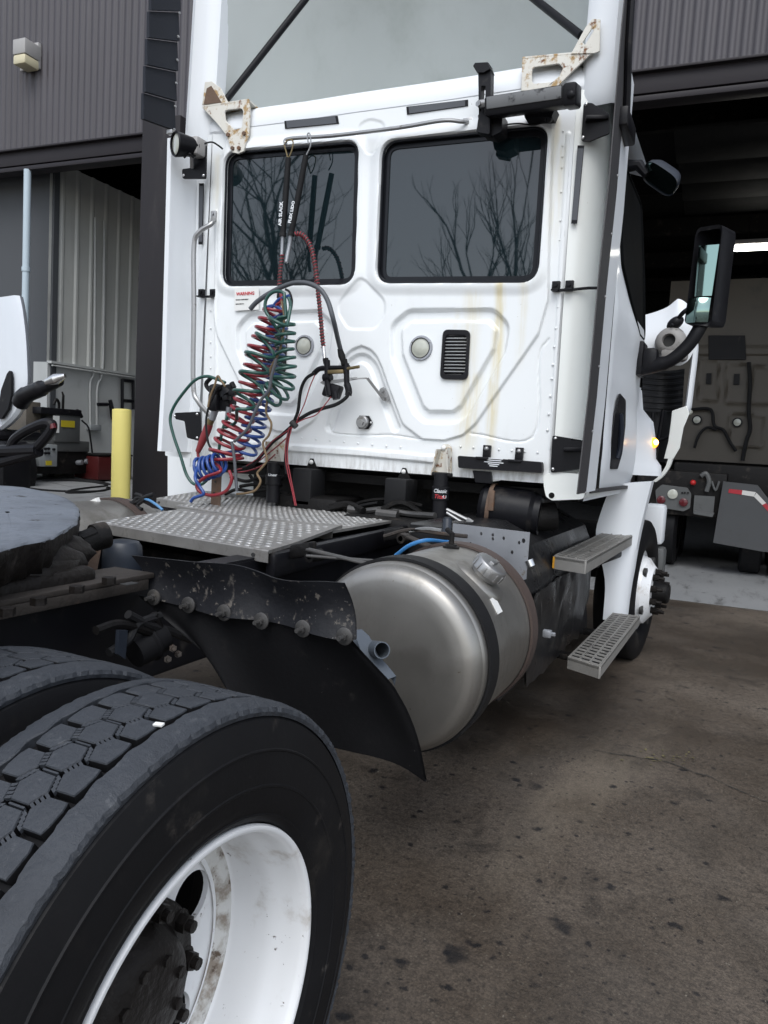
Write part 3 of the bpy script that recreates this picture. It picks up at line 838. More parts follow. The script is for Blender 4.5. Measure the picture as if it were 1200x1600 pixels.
def rr2(px, r, n=7, **k): return rrect(PL(px, Y=0), r, n)
WL = [(354, 239), (563, 221), (556, 445), (349, 448)]
WR = [(599, 222), (858, 196), (841, 442), (590, 443)]
def dist_poly(X, Z, pts, closed=True):
    d = np.full(X.shape, 1e9); ins = np.zeros(X.shape, bool)
    n = len(pts)
    for i in range(n if closed else n - 1):
        ax, az = pts[i]; bx, bz = pts[(i + 1) % n]
        dx, dz = bx - ax, bz - az; L = dx * dx + dz * dz + 1e-12
        t = np.clip(((X - ax) * dx + (Z - az) * dz) / L, 0, 1)
        d = np.minimum(d, np.hypot(X - ax - t * dx, Z - az - t * dz))
        c = (az > Z) != (bz > Z)
        with np.errstate(divide='ignore', invalid='ignore'):
            ins ^= c & (X < (bx - ax) * (Z - az) / (bz - az + 1e-12) + ax)
    return d, ins
def ss(a, b, x):
    t = np.clip((x - a) / (b - a), 0, 1); return t * t * (3 - 2 * t)
def xz(pts): return [(p.x, p.z) for p in pts]

NX, NZ = 420, 360
gx = np.linspace(XL, XR, NX); tz = np.linspace(0, 1, NZ)
ztop = np.interp(gx, [p.x for p in seam], [p.z for p in seam]) - .004
GX = np.repeat(gx[:, None], NZ, 1); GZ = ZB + (ztop[:, None] - ZB) * tz[None, :]
H = np.zeros_like(GX)
# windows: raised lip then recess
for W in (WL, WR):
    d, ins = dist_poly(GX, GZ, xz(rr2(W, .085)))
    sd = np.where(ins, -d, d)
    H += .012 * (1 - ss(.012, .07, np.abs(sd))) * (sd > -.012)
    H -= .045 * (1 - ss(-.006, .006, sd))
# trapezoid channels, right and mirrored left
tr_px = [(642, 494), (768, 493), (787, 512), (781, 548), (727, 641), (712, 652), (668, 652), (655, 640), (622, 556), (620, 512)]
tr = xz(rrect(PL(tr_px, Y=0), .05, 4))
for sgn in (1, -1):
    pts = [(x * sgn + (0 if sgn > 0 else -.012), z + (0 if sgn > 0 else .01)) for x, z in tr]
    d, _ = dist_poly(GX, GZ, pts)
    H -= .022 * (1 - ss(.019, .038, d))
# proud upper panel whose edge runs down the sides, slants in and rises over the centre arch
edge_px = [(857, 150), (857, 470), (842, 522), (744, 662), (724, 680), (697, 688), (660, 686), (630, 663), (606, 598), (598, 574), (590, 557), (580, 546), (567, 541)]
ed = xz(rrect([V((P(857, 100, Y=0).x, 0, 4.0))] + PL(edge_px[1:-1], Y=0) + [V((-.05, 0, P(567, 536, Y=0).z)), V((-.05, 0, 4.0))], [.001, .05, .08, .05, .03, .03, .04, .08, .08, .08, .08, .08, .001, .001], 4))
for sgn in (1, -1):
    pts = [(x * sgn, z) for x, z in ed]
    d, ins = dist_poly(GX, GZ, pts)
    sd = np.where(ins, -d, d); near = np.abs(GX) > -.001
    part = (GX * sgn >= 0)
    H += np.where(part, .0135 * (1 - ss(-.005, .005, np.where(np.abs(GX) < .03, np.where(GZ > P(567, 537, Y=0).z, -1, sd), sd))), 0)
# arch channel
arch_px = [(618, 668), (597, 612), (586, 580), (577, 566), (566, 560), (554, 564), (543, 580), (515, 668)]
d, _ = dist_poly(GX, GZ, xz(spline(PL(arch_px, Y=0), 5)), False)
H -= .016 * (1 - ss(.013, .031, d))
# diamond at the top of the arch, small key shape at the top of the divider
for px, dep in (([(559, 440), (566, 435), (574, 440), (603, 470), (603, 490), (590, 515), (545, 515), (530, 490), (531, 472)], .007), ([(580, 187), (600, 192), (604, 205), (588, 243), (575, 243), (560, 212), (563, 195)], .005)):
    d, ins = dist_poly(GX, GZ, xz(rrect(PL(px, Y=0), .07, 5))); sd = np.where(ins, -d, d)
    H -= dep * (1 - ss(-.008, .008, sd))
# small panels low on the wall
for px in ([(735, 677), (832, 683), (842, 560), (857, 530)], [(512, 664), (520, 676), (560, 680), (612, 680), (655, 686), (692, 689)]):
    d, _ = dist_poly(GX, GZ, xz(spline(PL(px[:1] + px[1:], Y=0), 6)), False)
    H -= .005 * (1 - ss(.002, .007, d))
# bottom rib and the flange below it
d, _ = dist_poly(GX, GZ, xz(PL([(452, 700), (560, 707), (682, 718)], Y=0)), False)
H += .016 * (1 - ss(.012, .026, d))
d, _ = dist_poly(GX, GZ, xz(PL([(335, 690), (452, 700)], Y=0)), False)
H += .010 * (1 - ss(.010, .026, d))
# vertical press lines at the side flanges
for px in ([(888, 210), (862, 700)], [(338, 330), (338, 690)]):
    d, _ = dist_poly(GX, GZ, xz(PL(px, Y=0)), False)
    H += .006 * (1 - ss(.006, .014, d))
# gentle oil-canning
H += .0012 * np.sin(GX * 5.3 + 1) * np.sin(GZ * 4.1) + .0008 * np.sin(GX * 11 + GZ * 7)
# roll the outer and top edges back
H -= .02 * ss(XR - .02, XR, GX) ** 2 + .02 * (1 - ss(XL, XL + .02, GX)) ** 2
vs = np.stack([GX, -H, GZ], -1).reshape(-1, 3)
idx = np.arange(NX * NZ).reshape(NX, NZ)
fs = np.stack([idx[:-1, :-1], idx[1:, :-1], idx[1:, 1:], idx[:-1, 1:]], -1).reshape(-1, 4)
mb = MB(); mb.add(vs.tolist(), fs.tolist())
# rivets
def rivet(x, y, r=.006, h=.004, off=.011): mb.dome(P(x, y, Y=0) - V((0, off, 0)), (0, -1, 0), r, h, 8, 3)
for i in range(9): rivet(450 + i * 22, 682 + i * 2.1, .006, .004, .003)
for i in range(8): rivet(700 + i * 20, 696 + i * 1.6, .006, .004, .003)
for y in (480, 513, 542, 570, 592, 619, 647, 672): rivet(869 - (y - 480) * .085 + 3, y, .007, .005, .004)
for y in (460, 485, 513, 535, 557, 575, 590): rivet(330, y, .006, .004, .006)
for y in (205, 228, 245, 262, 300, 345, 375): rivet(880 - (y - 205) * .03, y, .005, .003, .003)
wall = mb.build('rear_wall', M['wall'], TK, smooth=40)

# body behind the wall so that nothing shows through, roof cap, corners, sides
ZR = .135
def cap_rows():
    rows = []
    n = 60
    for i in range(n + 1):
        x = -1.19 + 2.38 * i / n; e = abs(x) / 1.19
        z0 = zseam(max(XL, min(XR, x))) + .004
        yc = .16 * max(0, (e - .86) / .14) ** 2; hh = ZR * (1 - .55 * max(0, (e - .75) / .25) ** 2.2)
        row = [V((x, yc + .012, z0 - .03))]
        for k in range(11):
            a = PI / 2 * k / 10
            row.append(V((x, yc - .008 + .10 * (1 - math.cos(a)), z0 + hh * math.sin(a))))
        row.append(V((x, yc + .6, z0 + hh + .03))); row.append(V((x, 1.6, z0 + hh + .03)))
        rows.append(row)
    return rows
MB().grid(cap_rows()).build('roof_cap', M['whiteclean'], TK, recalc=True)
mb = MB()
mb.box(XL + .01, XR - .01, .03, .09, ZB + .01, 3.05)
mb.build('inner_panel', M['darkint'], TK)
def corner(s, x0, m, ztopf):
    mb = MB(); rows = []
    for k in range(15):
        a = PI / 2 * k / 14
        x = x0 + s * .135 * math.sin(a); y = -.004 + .17 * (1 - math.cos(a))
        r = [V((x - s * .012 * (z - 1.3), y + .01 * (z - 1.3) * 0, z)) for z in (1.22, 1.24, 1.6, 2.0, 2.4, 2.8, ztopf - .03, ztopf)]
        rows.append(r)
    last = rows[-1]; rows.append([p + V((0, .4, 0)) for p in last])
    mb.grid(rows)
    return mb.build('corner_post', m, TK, recalc=True)
corner(1, XR + .006, M['cream'], zseam(XR) - .012)
corner(-1, XL - .006, M['white'], zseam(XL) - .012)
# cab side panels (profile narrows to the roof), right and left
def side(s):
    mb = MB(); rows = []
    for z, x in ((1.20, 1.185), (1.27, 1.20), (1.6, 1.205), (2.1, 1.20), (2.3, 1.19), (2.6, 1.165), (2.95, 1.135), (3.15, 1.10)):
        rows.append([V((s * (x - .0 * y), y, z)) for y in (.17, .3, .55, .9, 1.3, 1.66, 1.74)] + [V((s * (x - .05), 1.80, z))])
    return mb.grid(rows).build('cab_side', M['whiteclean'], TK, recalc=True)
side(1); side(-1)
mb = MB()                                    # floor, firewall: closes the cab
mb.box(-1.17, 1.17, .12, 1.75, 1.20, 1.25)
mb.box(-1.12, 1.12, 1.70, 1.76, 1.25, 3.1)
mb.build('cab_floor', M['grime'], TK)

# ------------------------------------------------------------------ rear windows
def window(W):
    out = rr2(W, .085, 8); c = sum(out, V()) / len(out)
    off = V((0, .012, 0))
    def inset(pts, d):
        n = len(pts); r = []
        for i in range(n):
            t = (pts[(i + 1) % n] - pts[i - 1]); t.y = 0; t.normalize(); nn = V((-t.z, 0, t.x))
            if nn.dot(c - pts[i]) < 0: nn = -nn
            r.append(pts[i] + nn * d)
        return r
    o = [p + off for p in inset(out, -.004)]; i_ = [p + off for p in inset(out, .036)]
    mb = MB(); mb.plate(o, (0, .010, 0), [i_])
    mb.tube([p + V((0, -.006, 0)) for p in inset(out, .006)], .007, 6, closed=True)
    f = mb.build('rear_window', M['glassframe'], TK)
    mb = MB(); mb.plate([p + V((0, .006, 0)) for p in inset(o, .032)], (0, .004, 0))
    mb.build('pane', M['glass'], f, smooth=0)
    return f
window(WL); window(WR)

# warning label
def flat_quad(px, dy, m, name, parent=TK, th=.001, X=None, Y=0):
    pts = [p + V((0, dy, 0)) for p in PL(px, Y=Y)]
    return MB().plate(pts, (0, th, 0)).build(name, m, parent, smooth=0)
lb = flat_quad([(371, 452), (409, 450), (409, 485), (371, 487)], -.028, M['label'], 'warning_label')
lo = P(374, 465, Y=0); lu = P(404, 463.3, Y=0) - lo
def wall_text(body, px, w_px, size, m, parent, **k):
    o = P(*px, Y=0) + V((0, -.0296, 0)); return text_mesh(body, 'lettering', size, o, lu, (0, 0, 1), m, parent, **k)
wall_text('WARNING', (374, 463.5), 30, .0255, M['inkred'], lb, bold=.0006)
wall_text('VEHICLE COMPONENT', (373, 471), 30, .0085, M['inkblack'], lb)
wall_text('PERMANENTLY', (373, 477.5), 30, .0085, M['inkblack'], lb)

# round work lights and vent grilles
def worklight(px, r):
    c = P(*px, Y=0) + V((0, -.012, 0)); n = V((0, -1, 0))
    mb = MB(); mb.lathe([(-.02, r), (.006, r), (.012, r * .96), (.012, r * .80), (.004, r * .76), (.004, 0.0001)], c, n, 40)
    o = mb.build('work_light', M['lensrim'], TK)
    mb = MB(); mb.lathe([(.002, r * .79), (.010, r * .77), (.012, r * .60), (.015, r * .5), (.018, r * .3), (.019, .0001)], c, n, 40); mb.build('lens', M['lens'], o)
    mb = MB(); mb.lathe([(.0125, r * .82), (.0155, r * .80), (.0155, r * .76), (.010, r * .745)], c, n, 40); mb.build('gasket', M['inkblack'], o)
    many('screw', M['steel'], o, [lambda b, q=2.1 * a + .5: b.dome(c + V((math.cos(q) * r * .9, -.012, math.sin(q) * r * .9)), n, .005, .004, 8, 2) for a in range(3)])
worklight((478, 541), .060); worklight((659.5, 544.5), .064)
def vent(px):
    out = [p + V((0, -.014, 0)) for p in rrect(PL(px, Y=0), .03, 5)]
    c = sum(out, V()) / len(out)
    mb = MB(); hole = [c + (p - c) * .80 for p in out]
    mb.plate(out, (0, -.014, 0), [hole]); mb.plate([p + V((0, .004, 0)) for p in out], (0, .003, 0))
    f = mb.build('vent_grille', M['blackplast'], TK, bevel=.002)
    zs_ = [p.z for p in hole]; xs_ = [p.x for p in hole]; z0, z1 = min(zs_), max(zs_); mb = MB(); n = 12
    for i in range(n):
        z = z0 + (z1 - z0) * (i + .5) / n
        mb.obox((c.x, c.y - .006, z), ((max(xs_) - min(xs_)) / 2 * .98, 0, 0), (0, .005, -.003), (0, .0012, .0022))
    mb.build('louvre', M['blackplast'], f)
vent([(695, 516), (737, 517), (733, 594), (690, 593)])
vent([(420, 515), (452, 514), (449, 583), (412, 585)])
# chrome socket with black flange
c = P(570, 660, Y=0) + V((0, -.006, 0))
mb = MB(); mb.plate([c + V((dx, 0, dz)) for dx, dz in ((-.045, .002), (-.028, .035), (.028, .035), (.052, 0), (.028, -.035), (-.028, -.035))], (0, -.008, 0))
s_ = mb.build('socket_flange', M['blacksteel'], TK, bevel=.002)
mb = MB(); mb.lathe([(.006, .034), (.03, .034), (.036, .028), (.036, .0001)], c, (0, -1, 0), 28); mb.obox(c + V((0, -.04, 0)), (.004, 0, .008), (0, .004, 0), (-.012, 0, .008)); mb.build('socket_cap', M['steel'], s_)
many('screw', M['chrome'], s_, [lambda b, dx=dx: b.dome(c + V((dx, -.008, 0)), (0, -1, 0), .007, .006, 8, 3) for dx in (-.036, .043)])

# reflector strips
def strip(px, name='reflector_strip', dy=-.012):
    pts = [p + V((0, dy, 0)) for p in PL(px, Y=0)]
    c = sum(pts, V()) / 4; o = MB().plate(pts, (0, -.006, 0)).build(name, M['blackplast'], TK)
    MB().plate([c + (p - c) * .0 + (p - c) * 1.0 - (p - c).normalized() * .014 + V((0, -.0062, 0)) for p in pts], (0, -.002, 0)).build('reflector', M['greyhose'], o)
strip([(447, 191), (530, 183), (532, 195), (448, 203)]); strip([(637, 169), (733, 158), (733, 168), (638, 181)])
strip([(314, 288), (321, 288), (319, 383), (313, 383)]); strip([(904, 230), (914, 230), (903, 351), (894, 351)], dy=-.016)

# hose bar and grab handle
mb = MB(); bar = spline([P(446, 226, Y=-.09), P(452, 217, Y=-.09), P(520, 212, Y=-.09), P(620, 200, Y=-.09), P(690, 188.5, Y=-.085), P(720, 190, Y=-.05), P(731, 191, Y=-.02)], 6)
mb.tube(bar, .010, 10); c = P(731, 191, Y=-.01); mb.obox(c, (.026, 0, .0), (0, .006, 0), (0, 0, .020), .004); mb.hexbolt(c + V((.0, -.006, 0)), (0, -1, 0), .010, .008)
mb.build('hose_bar', M['steel'], TK)
mb = MB(); gh = spline([P(333, 342, Y=-.03), P(330, 350, Y=-.07), P(312, 362, Y=-.09), P(303, 385, Y=-.09), P(303, 480, Y=-.09), P(302, 600, Y=-.09), P(310, 628, Y=-.09), P(331, 652, Y=-.05)], 6)
mb.tube(gh, .014, 10); mb.build('grab_handle', M['steel'], TK)
mb = MB(); c = P(334, 338, Y=-.012); mb.obox(c, (.018, 0, 0), (0, .008, 0), (0, 0, .03), .004); mb.hexbolt(c + V((0, -.008, .012)), (0, -1, 0), .009, .008); mb.build('handle_foot', M['steel'], TK)

# latch straps across the gap at mid height
def latch(px, dst, name='extender_strap'):
    mb = MB()
    for x, y in px:
        c = P(x, y, Y=-.014); mb.obox(c, (.019, 0, 0), (0, .010, 0), (0, 0, .022), .003); mb.obox(c + V((0, -.012, -.022)), (.017, 0, 0), (0, .02, 0), (0, 0, .004), .002)
        mb.hexbolt(c + V((0, -.01, .004)), (0, -1, 0), .010, .008)
    a = P(*px[0], Y=-.02) + V((0, 0, -.02)); mb.tube([a, P(*px[1], Y=-.02) + V((0, 0, -.02))] + dst, .007, 6)
    mb.build(name, M['blacksteel'], TK)
latch([(869, 447), (890, 446)], [P(920, 450, Y=.02), P(944, 450, X=1.235)])
latch([(315, 458), (333, 458)], [])
# ------------------------------------------------------------------ fairing over the roof
# hollow shell: inner face leans back to the top, side walls with a rear flange
def fair():
    rows = []; n = 40
    for i in range(n + 1):
        x = -1.06 + 2.12 * i / n; e = abs(x) / 1.06
        row = []
        for k in range(16):
            t = k / 15; z = 3.15 + 1.6 * t
            y = (1.55 - 1.25 * t ** 1.2) * (1 - e ** 7) + .06 * e ** 7
            row.append(V((x, y, z)))
        rows.append(row)
    return rows
M['fairing'] = mat('dull_white_fibreglass', (.50, .53, .52), .6, var=.05, scale=1.2, dirt=[((.40, .43, .41), .5, .8, 1.4, (1, 1, .6))])
fr = MB().grid(fair()).build('roof_fairing', M['fairing'], TK, recalc=True)
for s in (-1, 1):
    mb = MB(); rows = []
    for z in (3.02, 3.08, 3.3, 3.6, 4.0, 4.4, 4.8):
        lean = .04 * (z - 3.1)
        lo = 0 if z > 3.05 else .03
        rows.append([V((s * (1.05), .10 + lean, z)), V((s * (1.055), .02 + lean + lo, z)), V((s * 1.08, -.005 + lean + lo, z)), V((s * 1.13, -.02 + lean + lo, z)), V((s * 1.20, -.03 + lean + lo, z)), V((s * 1.235, -.01 + lean + lo, z)), V((s * 1.24, .06 + lean, z)), V((s * 1.12, .5, z - .02)), V((s * 1.02, 1.0, z - .06)), V((s * .86, 1.8, z - .2))])
    mb.grid(rows).build('fairing_side', M['whiteclean'], fr, recalc=True)
# diagonal struts
mb = MB(); mb.tube([P(352, 158, Y=.12), P(475, 2, Y=.35), P(475, 2, Y=.35) + (P(475, 2, Y=.35) - P(352, 158, Y=.12)) * .95], .020, 12); mb.build('fairing_strut', M['blacksteel'], TK)
mb = MB(); a, b_ = P(908, 56, Y=.14), P(837, 0, Y=.36); mb.tube([a, b_, b_ + (b_ - a) * 4.0], .020, 12); mb.build('fairing_strut', M['blacksteel'], TK)

# rusty white brackets on the roof edge
def bracket(outer, hole, tabs, Y=-.035, lip=None, bolts=()):
    mb = MB(); mb.plate(PL(outer, Y=Y), (0, .012, 0), [rrect(PL(hole, Y=Y), .018, 4)])
    if lip:                                  # top flange running forward to the roof
        a, b_ = P(*lip[0], Y=Y), P(*lip[1], Y=Y); f = V((0, .20, -.015))
        mb.plate([a, b_, b_ + f, a + f], (0, 0, .010))
    o = mb.build('roof_bracket', M['rustwhite'], TK, bevel=.002)
    many('bolt', M['rust'], o, [lambda b, x=x, y=y: b.hexbolt(P(x, y, Y=Y), (0, -1, 0), .012, .010) for x, y in bolts])
    for pts, Yt, nrm, hl in tabs:
        MB().plate(PL(pts, Y=Yt), nrm, [PL(h, Y=Yt) for h in hl]).build('upper_plate', M['rustwhite'], o, bevel=.0015)
    return o
ob = bracket([(316, 168), (388, 157), (390, 168), (389, 208), (384, 222), (381, 236), (372, 240), (362, 238), (354, 212), (340, 194)], [(350, 172), (377, 169), (380, 174), (378, 200), (366, 203), (352, 188)],
        [([(316, 164), (320, 128), (331, 127), (345, 138), (356, 160)], -.03, (0, .008, 0), ())], lip=((316, 168), (388, 157)), bolts=((357, 211), (382, 209), (364, 232), (374, 232)))
MB().plate(PL([(318, 163), (323, 138), (330, 134), (346, 160)], Y=-.034), (0, .004, 0)).build('rusted_patch', M['rust'], ob)
ob = bracket([(816, 92), (925, 82), (893, 113), (872, 134), (856, 136), (826, 142), (814, 142)], [(831, 105), (873, 99), (880, 106), (874, 118), (864, 128), (831, 131)],
        [([(892, 84), (915, 42), (926, 29), (938, 30), (937, 80), (928, 83)], -.04, (0, .008, 0), [[(910, 66), (925, 44), (928, 48), (914, 70)]])], lip=((816, 92), (925, 82)))
mb = MB()
for pa in ([(308, 180), (318, 170), (326, 178), (318, 196), (304, 192)], [(930, 84), (946, 82), (955, 92), (940, 98), (925, 94)]):
    mb.plate(rrect(PL(pa, Y=.06), .012, 3), (0, .05, 0))
mb.build('rubber_mount', M['greasedark'], TK)

# fairing trim at the left: tall grey black rubber panels, and the dark trim on the right
XLr = -1.27
lf = [P(235, 0, X=XLr), P(222, 186, X=XLr), P(272, 204, X=XLr), P(281, 0, X=XLr)]
up0 = (lf[0] - lf[1]) * .6; up1 = (lf[3] - lf[2]) * .6
M['louvre'] = mat('blue_black_rubber_panel', (.016, .018, .024), .5, var=.15, scale=4)
N = 7; mb = MB()
for k in range(N):
    t0, t1 = k / N, (k + .965) / N
    a0, a1 = lf[1].lerp(lf[0] + up0, t0), lf[1].lerp(lf[0] + up0, t1); b0, b1 = lf[2].lerp(lf[3] + up1, t0), lf[2].lerp(lf[3] + up1, t1)
    mb.add([a0 + V((.012, 0, 0)), b0 + V((.012, 0, 0)), b1 + V((-.004, 0, 0)), a1 + V((-.004, 0, 0)), a0 + V((-.01, 0, 0)), b0 + V((-.01, 0, 0)), b1 + V((-.02, 0, 0)), a1 + V((-.02, 0, 0))],
           [(0, 1, 2, 3), (7, 6, 5, 4), (0, 4, 5, 1), (3, 2, 6, 7), (0, 3, 7, 4), (1, 5, 6, 2)])
fl = mb.build('fairing_flap', M['louvre'], TK, smooth=0, recalc=True)
mb = MB()
for k in range(10):
    p = lf[2].lerp(lf[3] + up1, k / 9); mb.dome(p + V((.012, -.012, 0)), (1, -.3, 0), .009, .006, 8, 2)
mb.build('rivet', M['steel'], fl)
def strip_edge(pxs, X, w0, th, name, m, parent=TK):
    a = [P(x, y, X=X) for x, y in pxs]
    mb = MB(); rows = [[p + V((0, -w0, 0)), p, p + V((-th, 0, 0)), p + V((-th, -w0, 0))] for p in a]
    mb.grid(rows, close_u=True)
    return mb.build(name, m, parent, recalc=True)
# right side extender: white plate outside, rubber strip along its rear edge
ex = [P(x, y, X=1.25) for x, y in ((988, 0), (980, 80), (972, 175), (962, 300), (946, 450), (931, 620), (914, 770))]
ex = [ex[0] + (ex[0] - ex[1]) * .8] + ex
se = MB(); rows = [[p, p + V((-.012, .33, 0)), p + V((-.03, .33, 0)), p + V((-.02, 0, 0))] for p in ex[2:]]
se = se.grid(rows, close_u=True).build('side_extender', M['whiteclean'], TK, recalc=True)
mb = MB(); rows = [[p + V((-.001, -.19, 0)), p + V((.004, -.19, 0)), p + V((.004, .006, 0)), p + V((-.008, .006, 0))] for p in ex]
mb.grid(rows, close_u=True).build('rubber_strip', M['flaprub'], se, recalc=True)
mb = MB()
for k in range(0, 12):
    t = k / 11; i = min(len(ex) - 2, int(t * (len(ex) - 1))); p = ex[i].lerp(ex[i + 1], t * (len(ex) - 1) - i); mb.dome(p + V((.005, -.02, 0)), (1, 0, 0), .008, .005, 8, 2)
mb.build('rivet', M['steel'], se)
# upper right dark clamp and trim tail outside the extender
mb = MB(); a = P(985, 120, X=1.27); mb.tube(spline([P(985, 0, X=1.27) + V((0, 0, .3)), P(983, 60, X=1.27), P(981, 120, X=1.27), P(979, 180, X=1.27)], 5), .016, 8)
mb.box(1.23, 1.29, P(974, 195, X=1.27).y - .02, P(987, 195, X=1.27).y + .02, P(980, 215, X=1.27).z, P(980, 178, X=1.27).z, .01); mb.build('fairing_clamp', M['blacksteel'], TK)

# left side extender: inner face seen, its rear edge free
le = [P(x, y, X=-1.2) for x, y in ((268, 215), (266, 300), (262, 450), (258, 600), (252, 705))]
mb = MB(); rows = []
for p in le: rows.append([p, p + V((.004, .012, 0)), p + V((.016, .10, 0)), p + V((.05, .17, 0)), p + V((.12, .20, 0)), p + V((.12, .24, 0)), p + V((-.03, .24, 0)), p + V((-.03, 0, 0))])
ls = mb.grid(rows, close_u=True).build('side_extender', M['whiteclean'], TK, recalc=True)

# black mounting plates of the extenders
def mplate(px, Y, th, screws, name='mount_plate', m='blacksteel', X=None):
    pts = rrect(PL(px, Y=Y), .012, 3)
    o = MB().plate(pts, (0, th, 0)).build(name, M[m], TK, bevel=.002)
    many('screw', M['chrome'], o, [lambda b, x=x, y=y: b.dome(P(x, y, Y=Y), (0, -1, 0), .009, .007, 8, 3) for x, y in screws])
    return o
mplate([(863, 680), (922, 690), (914, 732), (860, 739)], -.03, .012, ((868, 685), (864, 733)))
mplate([(912, 160), (925, 161), (952, 178), (952, 208), (922, 220), (908, 220)], -.03, .012, ((916, 163), (911, 215)))
mplate([(272, 645), (312, 643), (314, 690), (292, 684), (288, 658), (274, 655)], -.12, .012, ((308, 647), (308, 684), (273, 650)))
mplate([(284, 264), (300, 262), (306, 236), (312, 228), (322, 226), (321, 279), (285, 279)], -.10, .012, ((318, 234), (318, 274), (287, 274)))
for (px, X_) in (([(915, 186), (950, 186)], 1.22), ([(880, 702), (915, 702)], 1.2)):
    mb = MB(); a, b_ = P(*px[0], Y=-.045), P(*px[1], Y=-.02); mb.beam(a, b_, .05, .018, ch=.004); mb.build('mount_arm', M['blacksteel'], TK)

# round spot lamp at the upper left corner
sl_ = P(280, 226, Y=-.22); ax = V((-.42, -.82, -.10)).normalized()
mb = MB(); mb.lathe([(-.11, .028), (-.10, .046), (-.03, .058), (.0, .064), (.02, .067), (.028, .062), (.022, .055)], sl_, ax, 32); so_ = mb.build('spot_lamp', M['blacksteel'], TK)
mb = MB(); mb.lathe([(.016, .056), (.022, .042), (.024, .0001)], sl_, ax, 32); mb.build('lens', M['lens'], so_)
mb = MB(); mb.obox(sl_ - ax * .11, (.035, 0, 0), (0, .05, 0), (0, 0, .05), .015); mb.build('lamp_body', M['housing'], so_)
mb = MB(); mb.tube([P(300, 236, Y=-.16), P(300, 262, Y=-.11)], .012, 8); mb.obox(P(267, 207, Y=-.22), (.02, 0, 0), (0, .015, 0), (0, 0, .012), .004); mb.build('lamp_arm', M['steel'], so_)
mb = MB(); mb.tube(spline([P(292, 240, Y=-.16), P(302, 246, Y=-.14), P(314, 228, Y=-.12), P(330, 222, Y=-.08), P(342, 228, Y=-.04), P(348, 233, Y=-.02)], 6), .005, 6)
mb.tube(spline([P(288, 246, Y=-.18), P(296, 240, Y=-.2), P(303, 245, Y=-.16), P(312, 226, Y=-.12)], 6), .006, 6); mb.build('lamp_cable', M['blackcable'], so_)

# flat work lamp on its black swing arm at the upper right
mb = MB()
mb.plate(rrect(PL([(743, 104), (745, 98), (764, 98), (767, 112), (765, 210), (744, 206), (748, 180), (747, 112)], Y=-.16), .008, 3), (0, .05, 0), [PL([(752, 134), (759, 134), (758, 158), (751, 158)], Y=-.16)])
mb.plate(PL([(739, 103), (742, 98), (762, 97), (766, 107), (756, 113), (745, 113)], Y=-.175), (0, .07, 0))
la = mb.build('lamp_arm', M['blackplast'], TK, bevel=.004)
mb = MB(); mb.plate(rrect(PL([(746, 178), (785, 176), (784, 205), (770, 212), (752, 208)], Y=-.13), .01, 3), (0, .09, 0)); mb.build('arm_hinge', M['blackplast'], la, bevel=.004)
mb = MB(); mb.cyl(P(748, 163, Y=-.19), P(764, 160, Y=-.19), .018, 12); mb.hexbolt(P(749, 163, Y=-.20), (-.3, -1, 0), .014, .012); mb.build('arm_bolt', M['steel'], la)
# lamp body: long box seen from slightly below
a0, a1 = P(762, 171, Y=-.17), P(886, 153, Y=-.17); dx = (a1 - a0); dxn = dx.normalized(); upv = V((0, -.25, 1)).normalized(); upv = (upv - dxn * upv.dot(dxn)).normalized(); fw = dxn.cross(upv)
cc = (a0 + a1) / 2
mb = MB(); mb.obox(cc + upv * .004, dx / 2, fw * .055, upv * .042, .012); lbx = mb.build('flat_lamp', M['blackplast'], TK)
mb = MB(); M['dustylens'] = mat('dusty_grey_lamp_face', (.17, .175, .18), .42, var=.12, scale=12, dirt=[((.03, .03, .033), .56, .64, 7, S1)])
mb.obox(cc + upv * .016 + fw * .056, dx / 2 * .93, fw * .004, upv * .025, .003); mb.build('lamp_face', M['dustylens'], lbx)
mb = MB(); mb.obox(a1 + dxn * .022 + upv * .004, dxn * .030, fw * .06, upv * .047, .012); mb.dome(a1 + dxn * .03 + fw * .06, fw, .018, .012, 12, 3); mb.build('end_cap', M['blackplast'], lbx)
mb = MB(); mb.plate(PL([(817, 172), (868, 168), (862, 182), (820, 184)], Y=-.10), (0, .08, 0)); [mb.dome(P(x, y, Y=-.10), (0, -1, 0), .009, .006, 8, 2) for x, y in ((824, 179), (844, 177))]; mb.dome(P(858, 186, Y=-.08), (0, -1, -1), .016, .03, 10, 4); mb.build('lamp_bracket', M['blacksteel'], lbx)
mb = MB(); mb.tube(spline([P(780, 196, Y=-.05), P(810, 193, Y=-.04), P(835, 195, Y=-.03), P(858, 187, Y=-.05)], 5), .004, 6); mb.build('lamp_cable', M['blackcable'], lbx)
